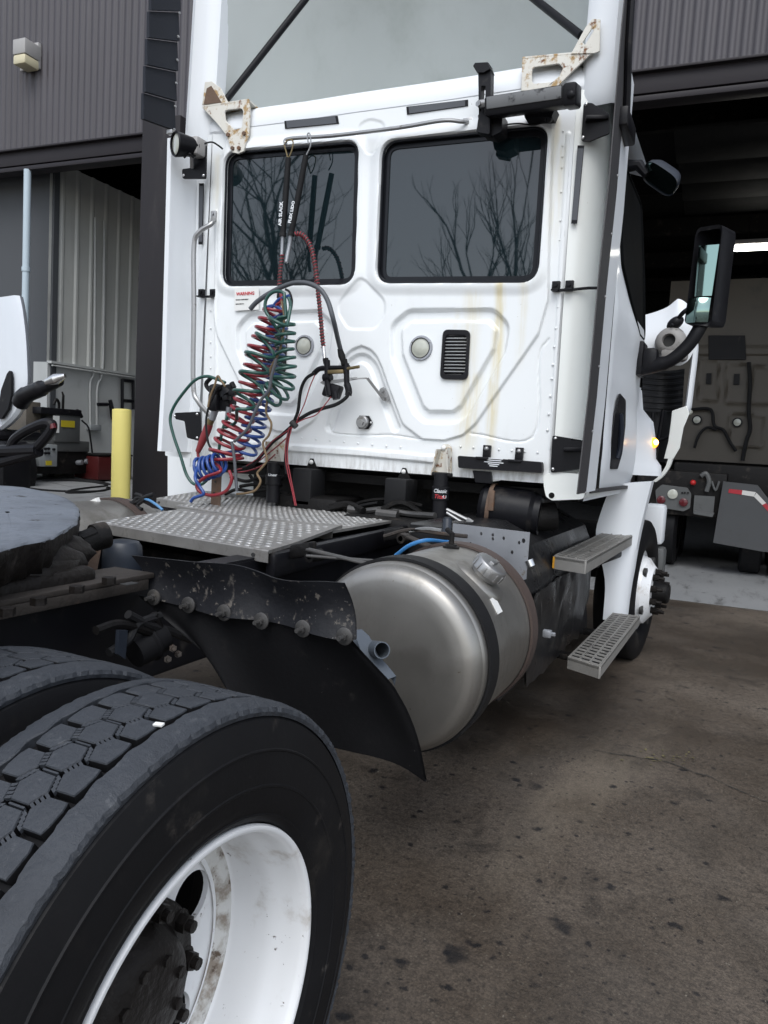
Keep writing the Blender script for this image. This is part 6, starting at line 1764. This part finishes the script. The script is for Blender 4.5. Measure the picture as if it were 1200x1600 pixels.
# blue
blu = helix(A_([(437, 500), (429, 530), (424, 560), (418, 590), (410, 620), (402, 648), (397, 670), (391, 690), (384, 706)], -.30), [.046, .055, .055, .055, .058, .062], 15, 16, (1, .3, 0), 2.0, .9)
bt = spline(A_([(452, 462), (436, 468), (425, 480), (412, 482), (428, 478), (442, 488)], -.36) + [blu[0]], 6)
b2 = helix(A_([(345, 722), (330, 728), (312, 732)], -.45), [.05, .06, .058], 5, 16, (0, .3, 1), 0, .9)
bend = spline([b2[-1]] + A_([(305, 745), (312, 760), (318, 772), (303, 778), (298, 784)], -.55), 6)
coil('coiled_hose', 'blue coiled air hose hanging among the red coils, bundled low by the post', M['blue'], [bt + blu[1:] + spline([blu[-1], blu[-1].lerp(b2[0], .5), b2[0]], 4)[1:] + b2[1:] + bend[1:]])
# green: ring at the top, right limb of tight turns fanning out, left limb of wide turns
ring = [P(434 + 20 * math.cos(a), 478 + 23 * math.sin(a), Y=-.42) for a in [-.6 + 2 * PI * k / 28 for k in range(27)]]
g1 = helix(A_([(446, 496), (445, 515), (444, 540), (446, 565), (446, 585), (442, 602), (432, 614), (420, 622)], -.40), [.044, .047, .045, .05, .062, .065], 10.5, 16, (1, .2, .1), 1.2, .75)
g2 = helix(A_([(440, 498), (425, 518), (411, 540), (401, 562), (393, 585), (385, 612), (377, 640)], -.46), [.05, .066, .07, .07, .07, .05], 5.2, 18, (1, .2, .1), .5, .8)
coil('coiled_hose', 'dark green coiled cable hanging in a bunch beside the window light', M['green'], [ring + spline([ring[-1], g1[0]], 4)[1:] + g1[1:], spline([ring[3], g2[0]], 4)[:-1] + g2 + spline([g2[-1]] + A_([(368, 660), (352, 668)], -.4), 5)[1:]],   .0088)
# big green loop at the left
gl = spline(A_([(352, 598), (338, 592), (322, 588), (305, 594), (288, 612), (272, 635), (266, 655), (271, 680), (282, 712), (290, 738), (298, 752), (306, 757), (318, 755), (332, 738), (340, 716), (344, 690), (349, 668), (356, 650)], -.34), 7)
mb = MB(); mb.tube(gl, .0085, 8); tag(mb.build('green_cable', M['green'], smooth=60), 'dark green cable making one wide loop at the left corner of the cab', 'cable')

# twin hose hangers on the bar
def hanger(name, label, pts, top, txt, tpos, sz):
    t = thing(name, label, 'hanger', P(*pts[0], Y=-.11), 'hose hangers on the bar')
    p = PL(pts, Y=-.12)
    MB().tube([p[0], p[0].lerp(p[1], .5), p[1]], [.015, .0165, .0155], 14).build('sleeve', M['rubber'], t, smooth=60)
    mb = MB(); q = PL(top, Y=-.10); mb.tube(spline(q, 5), .004, 6); mb.build('wire_hook', M['brass'] if txt[0] == 'A' else M['steel'], t)
    u = (p[0] - p[1]).normalized(); c = p[1].lerp(p[0], tpos)
    text_mesh(txt, 'lettering', sz, c + V((.004, -.0168, 0)) - u.cross(V((0, -1, 0))) * .008, u, V((-1, 0, 0)), M['inkwhite'], t, bold=.001)
    d = (p[0] - p[1]).normalized(); mb = MB(); mb.cyl(p[1] - d * .012, p[1] + d * .008, .019, 12); mb.build('cuff', M['blackcable'], t)
    return t, p
h1, p1 = hanger('hose_hanger', 'black hose hanger hanging straight down from the left end of the bar', [(450.5, 247), (442, 366)], [(444, 226), (448, 240), (450, 247), (455, 238), (458, 222), (452, 218), (445, 224)], 'AIR SLACK', .10, .026)
h2, p2 = hanger('hose_hanger', 'black hose hanger leaning left from the hook on the bar', [(478, 243), (455, 365)], [(479, 242), (485, 228), (485, 212), (482, 208), (480, 213), (482, 225)], 'FLEX LIDO', .12, .024)
# bare hose ends below the hangers
mb = MB(); mb.tube(spline([p1[1], P(441, 385, Y=-.12), P(440, 405, Y=-.13)], 4), .010, 8); mb.tube(spline([p2[1], P(452, 385, Y=-.12), P(447, 410, Y=-.14)], 4), .012, 10)
tag(mb.build('hose_end', M['greysteel'], smooth=60), 'two pale hose ends joining just under the pair of hangers', 'hose')
def ribbed(name, label, pts, r, m1, m2, cat='hose', pitch=.0165):
    t = thing(name, label, cat, pts[0]); s = spline(pts, 10)
    MB().tube(s, r * .82, 10).build('hose_core', m2, t, smooth=60)
    L = sum((b - a).length for a, b in zip(s, s[1:])); hx = helix(s[::6] + [s[-1]], r * .9, L / pitch, 8, (1, .3, .2))
    # even coil: no wobble wanted on a wire spiral
    MB().tube(hx, r * .26, 5).build('wire_spiral', m1, t, smooth=60); return t
M['redpale'] = mat('faded_red_hose', (.26, .03, .04), .35, var=.15)
ribbed('spiral_hose', 'red spiral wrapped hose arching from the hangers down to the valve', PL([(461, 367), (468, 365), (478, 372), (487, 390), (493, 420), (497, 455), (501, 495), (504, 530), (505.5, 543)], Y=-.13), .0125, M['redpale'], M['inkblack'])
ribbed('spiral_hose', 'red and black spiral wrapped hose running from the hangers into the coils', PL([(441, 398), (438, 420), (436, 450), (436, 475), (440, 498), (439, 515)], Y=-.16), .0105, M['redpale'], M['inkblack'])
# thick grey hose arching over the coils to the valve
mb = MB(); mb.tube(spline(PL([(391, 483), (400, 473), (415, 462), (437, 450), (460, 442), (482, 443), (500, 452), (512, 470), (521, 500), (528, 530), (531, 545)], Y=-.30)[:-2] + [P(528, 530, Y=-.2), P(532, 546, Y=-.15)], 7), .0125, 10)
tag(mb.build('grey_hose', M['greyhose'], smooth=60), 'thick grey hose arching over the coils to the valve on the cab wall', 'hose')
mb = MB(); mb.tube(spline(PL([(446, 452), (452, 456), (456, 468), (455, 482), (450, 494)], Y=-.32), 6), .006, 8); mb.tube(spline(PL([(440, 455), (436, 462), (440, 470)], Y=-.34), 6), .012, 8)
tag(mb.build('black_strap', M['blackcable'], smooth=60), 'short black strap tied round the top of the coils', 'strap')

# valve on its bent bracket
vb = thing('air_valve', 'dark brass and black air valve on a bent wall bracket between the lights', 'valve', P(520, 580, Y=-.14))
Yv = -.15
mb = MB(); mb.plate([p for p in PL([(500, 598), (505, 594), (518, 594), (548, 590), (549, 594), (520, 599), (505, 601)], Y=Yv)], (0, .07, .01)); mb.beam(P(548, 592, Y=Yv + .03), P(574, 591, Y=-.10), .03, .005); mb.beam(P(574, 591, Y=-.10), P(598, 622, Y=-.05), .014, .006, (0, -1, .2)); 
mb.plate(rrect(PL([(593, 608), (600, 604), (607, 618), (606, 628), (598, 626), (592, 618)], Y=-.022), .01, 3), (0, .010, 0))
mb.build('valve_bracket', M['steel'], vb)
many('bolt', M['steel'], vb, [lambda b, x=x, y=y: b.hexbolt(P(x, y, Y=-.022), (0, -1, 0), .011, .012) for x, y in ((598, 610), (601, 622))])
mb = MB(); mb.tube([P(505, 575, Y=Yv), P(546, 574, Y=Yv)], .012, 10); mb.tube([P(511, 563, Y=Yv), P(512, 600, Y=Yv)], .016, 12); mb.tube([P(541, 568, Y=Yv), P(542, 600, Y=Yv)], .015, 12); mb.tube([P(506, 590, Y=Yv), P(518, 590, Y=Yv)], .02, 12); mb.tube(spline(PL([(508, 575), (498, 577), (490, 584)], Y=Yv), 5), .014, 10)
mb.build('valve_body', M['blacksteel'], vb, smooth=50)
mb = MB(); mb.beam(P(513, 581.5, Y=Yv - .02), P(537, 580.5, Y=Yv - .02), .02, .02, ch=.003); mb.tube([P(543, 576, Y=Yv - .01), P(561, 573, Y=Yv - .02)], .008, 10); mb.build('valve_tag', M['brass'], vb)
mb = MB(); a = P(506, 545, Y=-.135); mb.tube([P(505.5, 542, Y=-.135), P(507.5, 562, Y=-.145)], .011, 10); mb.build('hose_ferrule', M['chrome'], vb, smooth=60)
mb = MB(); mb.tube([P(508.5, 561, Y=-.145), P(510, 568, Y=Yv)], .017, 6); mb.build('fitting_nut', M['grime'], vb); mb = MB(); mb.tube([P(531, 545, Y=-.15), P(534, 556, Y=-.15), P(537, 566, Y=Yv)], [.014, .02, .015], 8); mb.tube([P(537, 562, Y=Yv), P(538.5, 570, Y=Yv)], .02, 6); mb.build('fitting_nut', M['grime'], vb)
mb = MB(); mb.obox(P(520, 611, Y=Yv + .03), (.045, 0, -.01), (0, .03, 0), (.012, 0, .035), .012); mb.tube([P(512, 600, Y=Yv), P(515, 618, Y=Yv)], .018, 10); mb.tube([P(523, 612, Y=Yv), P(525, 624, Y=Yv)], .017, 10); mb.tube(spline(PL([(542, 600), (545, 610), (544, 618)], Y=Yv), 4), .018, 10); mb.build('plug_body', M['blackplast'], vb)

# cables from the valve down behind the deck
def cable(name, label, paths, m, r, Y=-.2, cat='cable'):
    mb = MB()
    for p in paths:
        ys = p[1] if isinstance(p, tuple) and isinstance(p[0], list) else None
        pts = p[0] if ys else p
        q = [P(x, y, Y=Y) for x, y in pts]
        mb.tube(spline(q, 7), r, 8)
    return tag(mb.build(name, m, smooth=60), label, cat)
cable('black_cable', 'thick black cable curving from the valve down to the frame', [[(491, 583), (478, 592), (470, 610), (466, 640), (461, 655), (452, 675), (448, 700), (446, 720), (448, 740)]], M['blackcable'], .009, -.17)
cable('black_cable', 'thick black cable sweeping from the right side of the valve to the tie', [[(546, 612), (540, 622), (525, 632), (505, 638), (485, 645), (468, 655), (458, 664), (440, 680), (425, 692), (408, 712), (395, 726), (380, 732)]], M['blackcable'], .010, -.18)
cable('red_wire', 'thin red and black wire pair hanging from the valve plug', [[(517, 620), (508, 632), (494, 648), (475, 655), (462, 662), (445, 676), (425, 690), (405, 714), (385, 728)], [(492, 586), (484, 605), (476, 630), (468, 648), (463, 660)]], M['redpale'], .003, -.19, 'wire')
cable('red_wire', 'red wires in a black sheath dropping to the deck', [[(452, 668), (447, 690), (446, 715), (450, 740), (456, 765), (461, 790)], [(456, 668), (450, 692), (449, 716), (453, 740), (458, 765), (463, 790)]], M['redpale'], .0033, -.21, 'wire')
mb = MB(); c = P(459, 663, Y=-.19); mb.tube([c + V((-.014, 0, .012)), c + V((.014, 0, -.012))], .017, 10); tag(mb.build('cable_tie', M['inkblack'], smooth=60), 'black tie binding the cables below the valve', 'cable tie')
cable('wire_loom', 'tan and black wire loom twisting down beside the coils', [[(440, 470), (444, 500), (438, 545), (428, 565), (422, 580), (424, 600), (418, 625), (416, 645), (424, 662), (420, 680), (411, 692), (415, 708), (417, 720), (408, 732), (402, 740), (407, 752), (400, 765), (388, 770), (370, 772)]], M['tan'], .006, -.42, 'wire')
cable('black_cable', 'black cable hanging straight through the coils to the deck', [[(432, 560), (424, 590), (420, 610), (408, 625), (398, 645), (388, 668), (375, 682), (366, 690)], [(362, 690), (366, 715), (368, 740), (370, 768)]], M['greyhose'], .008, -.5)
cable('black_cable', 'thin black cable hanging from the fitting at the left grab handle', [[(348, 602), (340, 606), (333, 620), (325, 640), (322, 662), (325, 690), (331, 702), (337, 712)]], M['blackcable'], .006, -.37)
cable('yellow_cable', 'short yellow cable looped over the fittings at the left', [[(335, 604), (329, 618), (325, 636)], [(335, 604), (340, 588), (345, 594), (352, 604)]], M['tan'], .006, -.4)
cable('brown_cable', 'tangle of brown and red lines low behind the deck', [[(365, 735), (385, 730), (402, 722), (420, 708), (436, 695), (448, 684)], [(372, 738), (390, 735), (410, 727), (430, 710)]], M['redpale'], .004, -.1)
cable('black_cable', 'tangle of black lines lying low behind the deck plates', [[(352, 772), (370, 765), (395, 768), (420, 765), (450, 772)], [(360, 745), (385, 752), (410, 745), (430, 752), (445, 745)], [(375, 760), (400, 757), (425, 764), (440, 758)], [(390, 742), (398, 752), (410, 758)]], M['grime'], .010, -.05)
# end fittings at the left corner
gh_ = thing('hose_couplings', 'pair of black hose couplings hung on the grab handle, one with a red grip', 'coupling', P(346, 615, Y=-.3))
Yg = -.30
mb = MB(); mb.tube(spline(PL([(330, 590), (322, 600), (328, 610), (336, 612)], Y=Yg), 4), .012, 8); mb.obox(P(338, 628, Y=Yg), (.032, 0, 0), (0, .04, 0), (0, 0, .05), .016); mb.tube([P(338, 604, Y=Yg - .02), P(338, 618, Y=Yg)], .038, 16); mb.obox(P(356, 630, Y=Yg + .03), (.036, 0, 0), (0, .04, 0), (0, 0, .045), .016); mb.tube([P(352, 606, Y=Yg), P(358, 618, Y=Yg)], [.036, .05], 16)
for k in range(5): mb.obox(P(344 + k * 5, 606 + (k % 3) * 8, Y=Yg - .03 + .02 * (k % 2)), (.016, 0, .004), (0, .02, 0), (-.004, 0, .014), .005)
mb.tube([P(362, 598, Y=Yg), P(366, 606, Y=Yg)], .014, 8); mb.build('coupling_body', M['blackplast'], gh_)
mb = MB(); mb.tube([P(338, 636, Y=Yg), P(331, 656, Y=Yg)], [.020, .018], 12); mb.build('coupling_neck', M['greysteel'], gh_, smooth=50); mb = MB(); mb.tube([P(358, 636, Y=Yg), P(355, 656, Y=Yg)], [.016, .014], 12); mb.build('coupling_neck', M['greysteel'], gh_, smooth=50)
mb = MB(); mb.tube([P(330, 656, Y=Yg), P(326, 664, Y=Yg)], .020, 14); mb.build('brass_nut', M['brass'], gh_, smooth=50)
mb = MB(); mb.tube([P(327, 663, Y=Yg), P(323, 673, Y=Yg), P(315, 692, Y=Yg), P(309, 706, Y=Yg)], [.022, .024, .020, .014], 14); mb.tube([P(309, 706, Y=Yg), P(310, 716, Y=Yg)], .008, 8); mb.build('red_grip', mat('dusty_red_rubber', (.22, .03, .035), .55, var=.15, dirt=[((.14, .09, .08), .55, .8, 9, S1)]), gh_, smooth=50)
# white paper scrap and tank top beyond the deck at the left
mb = MB(); mb.plate(PL([(126, 789), (150, 778), (154, 790), (132, 796)], Y=-.9), (0, .02, .003)); tag(mb.build('paper_scrap', M['label']), 'crumpled white scrap lying beside the plate by the bollard', 'paper')
# far side fuel tank top with straps
lt = holder('fuel_tank')
mb = MB(); mb.lathe([(0, .0001), (0, .2), (.03, .285), (.06, .297), (.9, .297), (.93, .285), (.96, .0001)], (-.965, -1.55, .77), (0, 1, 0), 64); mb.build('tank_shell', M['tank'], lt, smooth=25, recalc=True)
for y0, m in ((-1.40, M['rubber']), (-.80, M['brownstrap'])):
    mb = MB(); mb.lathe([(0, .299), (0, .308), (.07, .308), (.07, .299)], (-.965, y0, .77), (0, 1, 0), 64); mb.build('tank_strap', m, lt, recalc=True)
mb = MB()
for pts in (((186, 794), (200, 787), (215, 784), (222, 776), (212, 772)), ((205, 790), (214, 778), (225, 780), (216, 788)), ((214, 780), (208, 790), (222, 796)), ((240, 772), (228, 776), (218, 782))):
    mb.tube(spline(PL(pts, Y=-.75), 6), .010, 8)
tag(mb.build('line_bundle', M['blackcable'], smooth=60), 'knot of black lines over the far fuel tank by the bollard', 'cable')
mb = MB(); mb.tube(spline(PL([(222, 778), (234, 782), (246, 790), (254, 797)], Y=-.75), 6), .007, 8); tag(mb.build('blue_line', M['blue'] if 0 else mat('pale_blue_line', (.08, .22, .42), .35, var=.1), smooth=60), 'pale blue line curving beside the deck plate toward the far tank', 'cable')
# ------------------------------------------------------------------ the white truck at the left edge
ltk = thing('tractor_truck', 'white truck nose with black bull bar and hood mirror at the left edge', 'truck', (-6.5, 2.0, gz(-6.5, 2.0)))
YL = 1.6
def lp(x, y, d=0.0): return P(x, y, Y=YL + d)
# nose: leaning upright skin with a pointed top, rounded towards its front, running away out of the picture
M['whitetruck'] = mat('satin_white_truck_paint', (.62, .655, .70), .35, var=.03, scale=2, coat=.4)
prof = [(28, 461), (32, 480), (36, 510), (38.5, 540), (40, 575), (40, 600), (36, 625), (28, 645), (15, 660), (0, 672)]
mb = MB(); rows = []
for (x, y) in spline([V((x, y, 0)) for x, y in prof], 4) and [(p.x, p.y) for p in spline([V((x, y, 0)) for x, y in prof], 4)]:
    p = lp(x, y); L_ = 3.0
    rows.append([p + V((-1.4, .30, -.06)), p + V((-.4, .30, -.04)), p + V((-.05, .10, 0)), p + V((-.012, .03, 0)), p + V((-.05, 0, 0)), p + V((-.25, -.02, -.02)), p + V((-.8, -.04, -.10)), p + V((-2.4, -.05, -.3))])
mb.grid(rows).build('nose_skin', M['whitetruck'], ltk, recalc=True)
mb = MB(); mb.plate([p + V((0, -.055, 0)) for p in rrect([lp(0, 655), lp(4, 640), lp(9, 610), lp(18, 585), lp(23, 578), lp(25, 590), lp(25, 618), lp(20, 640), lp(10, 655)], .03, 3)], (0, .03, 0)); mb.build('headlamp', M['blackplast'], ltk, bevel=.006)
mb = MB(); a = lp(30, 622, -.1); mb.tube(spline([lp(33, 628, -.05), lp(40, 618, -.1), lp(62, 608, -.15), lp(78, 602, -.15), lp(96, 592, -.15)], 5), [.085] * 6 + [.075] * 6 + [.055] * 8 + [.03], 12); hm = mb.build('hood_mirror', M['blackplast'], ltk)
mb = MB(); mb.tube([lp(74, 597, -.2), lp(88, 592, -.22), lp(102, 587, -.2)], [.035, .05, .02], 12); mb.build('mirror_back', M['chrome'], hm)
mb = MB(); mb.tube(spline([lp(14, 708, -.3), lp(22, 688, -.3), lp(40, 674, -.3), lp(66, 662, -.3), lp(80, 662, -.3), (lp(80, 672, -.3)), lp(68, 688, -.3), lp(52, 705, -.3)], 6), .045, 10); mb.tube([lp(-30, 706, -.3), lp(60, 703, -.3)], .06, 10); mb.tube([lp(-30, 732, -.3), lp(62, 706, -.3)], .045, 10)
mb.build('bull_bar', M['blacksteel'], ltk)
mb = MB(); mb.tube([lp(82, 663, -.31), lp(84, 670, -.31)], .03, 10); mb.build('bar_lamp', M['redlens'], ltk)
c = lp(30, 715); zb = gz(c.x, c.y)
mb = MB(); mb.box(c.x - 2.4, c.x - .1, c.y - .1, c.y + .25, zb + .35, lp(20, 690).z, .06); mb.box(c.x - 2.4, c.x - .25, c.y - .05, c.y + .5, lp(20, 690).z, lp(20, 672).z, .05); mb.build('front_bumper', M['blackplast'], ltk)
for yy in (.25, 2.0):
    mb = MB(); mb.lathe([(0, .2), (0, .44), (.03, .49), (.26, .49), (.29, .44), (.29, .2)], (c.x - 2.9, c.y + yy, zb + .49), (0, 1, 0), 40); mb.build('wheel', M['tyre'], ltk, recalc=True)

# ------------------------------------------------------------------ the truck inside the right bay, seen from behind
itk = thing('tractor_truck', 'beige backed truck standing tail first inside the dark right bay', 'truck', (1.8, 9.0, 0))
Yi = 9.6
mb = MB()
NXi, NZi = 90, 90
x0, x1 = .55, 3.0; z0, z1 = P(1130, 722, Y=Yi).z, 4.3
GXi, GZi = np.meshgrid(np.linspace(x0, x1, NXi), np.linspace(z0, z1, NZi), indexing='ij'); Hi = np.zeros_like(GXi)
def irr(px, r): return [(p.x, p.z) for p in rrect(PL(px, Y=Yi), r, 4)]
for px in ([(1092, 560), (1123, 562), (1122, 628), (1090, 624)], [(1136, 566), (1170, 570), (1168, 632), (1134, 630)], [(1176, 572), (1215, 576), (1212, 632), (1174, 632)], [(1140, 645), (1195, 650), (1192, 700), (1140, 696)]):
    d, ins = dist_poly(GXi, GZi, irr(px, .06)); sd = np.where(ins, -d, d); Hi += .03 * (1 - ss(-.01, .03, np.abs(sd)))
Hi += .025 * (np.abs(GZi - P(1130, 552, Y=Yi).z) < .03) + .02 * (np.abs(GZi - P(1130, 545, Y=Yi).z) < .02)
vs = np.stack([GXi, Yi - Hi, GZi], -1).reshape(-1, 3); idx = np.arange(NXi * NZi).reshape(NXi, NZi)
mb.add(vs.tolist(), np.stack([idx[:-1, :-1], idx[1:, :-1], idx[1:, 1:], idx[:-1, 1:]], -1).reshape(-1, 4).tolist())
iw = mb.build('rear_wall', M['beige'], itk)
mb = MB(); mb.box(x0, x1, Yi + .01, Yi + 1.8, z0 + .02, z1, .1); mb.build('cab_body', M['beige'], itk)
def iq(px, name, m, dy=-.04, th=.03): return MB().plate(PL(px, Y=Yi + dy), (0, th, 0)).build(name, m, itk, bevel=.004)
iq([(1107, 524), (1164, 524), (1166, 562), (1107, 562)], 'vent_panel', M['blackplast'])
iq([(1104, 583), (1112, 583), (1111, 600), (1103, 600)], 'vent_slot', M['blackplast']); iq([(1147, 584), (1156, 584), (1155, 601), (1146, 601)], 'vent_slot', M['blackplast'])
mb = MB(); mb.tube(spline(PL([(1170, 566), (1172, 600), (1170, 640), (1172, 670), (1166, 690), (1160, 720)], Y=Yi - .1), 5), .03, 8); mb.tube(spline(PL([(1078, 640), (1110, 640), (1116, 665), (1130, 672), (1140, 690), (1150, 705)], Y=Yi - .1), 5), .025, 8); mb.tube(spline(PL([(1085, 700), (1092, 680), (1105, 668), (1120, 672)], Y=Yi - .1), 5), .022, 8); mb.build('hose_set', M['blackcable'], itk)
for x, y in ((1152, 660), (1089, 656)):
    c = P(x, y, Y=Yi - .03); mb = MB(); mb.lathe([(-.02, .075), (.02, .075), (.02, .055)], c, (0, -1, 0), 20); o = mb.build('round_lamp', M['blackplast'], itk); mb = MB(); mb.lathe([(.015, .054), (.022, .0001)], c, (0, -1, 0), 20); mb.build('lens', M['lens'], o)
mb = MB(); mb.dome(P(1078, 644, Y=Yi - 2.5), (0, -1, 0), .035, .03, 12, 4); mb.build('small_lamp', M['lens'], itk)
# chassis tail: lamp panel, cross member, glad hands, flap with striped tape
Yt = 7.0
mb = MB(); mb.plate(rrect(PL([(1024, 766), (1034, 757), (1074, 762), (1080, 772), (1078, 794), (1068, 799), (1026, 792)], Y=Yt), .03, 3), (0, .03, 0)); lpn = mb.build('lamp_panel', M['machine'], itk, bevel=.004)
for x, y, r, m in ((1033, 781, .055, 'redlens'), (1068, 785, .055, 'redlens'), (1051, 772, .065, 'lens')):
    c = P(x, y, Y=Yt - .002); mb = MB(); mb.lathe([(0, r), (.02, r * .96), (.03, r * .6), (.032, .0001)], c, (0, -1, 0), 24); mb.build('tail_lamp', M[m], lpn)
many('bolt', M['grime'], lpn, [lambda b, x=x: b.cyl(P(x, 770, Y=Yt), P(x, 770, Y=Yt - .02), .012, 8) for x in (1066, 1070, 1075)])
mb = MB(); mb.dome(P(1083, 754, Y=Yt), (0, -1, 0), .036, .04, 14, 4); mb.build('red_coupler', mat('bright_red_knob', (.45, .02, .02), .35), itk)
mb = MB(); mb.plate(PL([(1085, 774), (1117, 776), (1114, 806), (1083, 802)], Y=Yt), (0, .2, 0)); mb.plate(PL([(1085, 798), (1116, 802), (1113, 808), (1084, 803)], Y=Yt - .05), (0, .2, 0)); mb.tube(spline(PL([(1095, 744), (1103, 740), (1108, 752), (1104, 768)], Y=Yt), 5), .03, 8); mb.tube(spline(PL([(1112, 752), (1118, 766), (1124, 752)], Y=Yt), 5), .014, 8); mb.build('tow_fitting', M['machine'], itk)
mb = MB(); a = P(1000, 735, Y=Yt); mb.box(.6, 1.7, Yt + .05, 9.5, .72, 1.3, .02); mb.box(1.0, 2.6, Yt + .6, 9.5, .9, 1.42, .03); mb.build('chassis', M['grime'], itk)
fp = [(1114, 848), (1130, 752), (1184, 758), (1205, 785), (1205, 863), (1190, 862)]
mb = MB(); mb.plate(PL(fp, Y=Yt - .05), (0, .02, 0)); mfl = mb.build('mud_flap', M['mudflap'], itk, bevel=.003)
def tape(px, m): MB().plate(PL(px, Y=Yt - .056), (0, .004, 0)).build('striped_tape', m, mfl, smooth=0)
M['tapered'] = mat('red_reflective_tape', (.34, .018, .03), .35, var=.06); M['tapewhite'] = mat('white_reflective_tape', (.55, .54, .52), .35, var=.05)
tape([(1139, 764), (1160, 766), (1159, 773), (1138, 770)], M['tapered']); tape([(1160, 766), (1181, 769), (1178, 776), (1159, 773)], M['tapewhite']); tape([(1182, 770), (1197, 786), (1191, 789), (1178, 776)], M['tapewhite']); tape([(1197, 786), (1206, 798), (1206, 806), (1191, 789)], M['tapered'])
for y in (7.6, 8.7):
    for xx in (2.05, 2.4, 1.0, .65):
        mb = MB(); mb.lathe([(0, .28), (0, .45), (.03, .5), (.24, .5), (.27, .45), (.27, .28)], (xx - .13, y, .5), (1, 0, 0), 36); mb.build('wheel', M['tyre'], itk, recalc=True)

# ------------------------------------------------------------------ behind the photographer (mirrored in the cab windows)
tree('bare_tree', 'tall bare broad crowned tree mirrored in the left cab window', -9.8, -14.5, 12.5, 3, 1.0)
tree('bare_tree', 'slender bare tree mirrored in the right corner of the right cab window', -3.3, -15.5, 10.6, 12, .38)
tree('bare_tree', 'bare tree mirrored behind the broad one in the left cab window', -14.5, -20, 12, 23, .9)
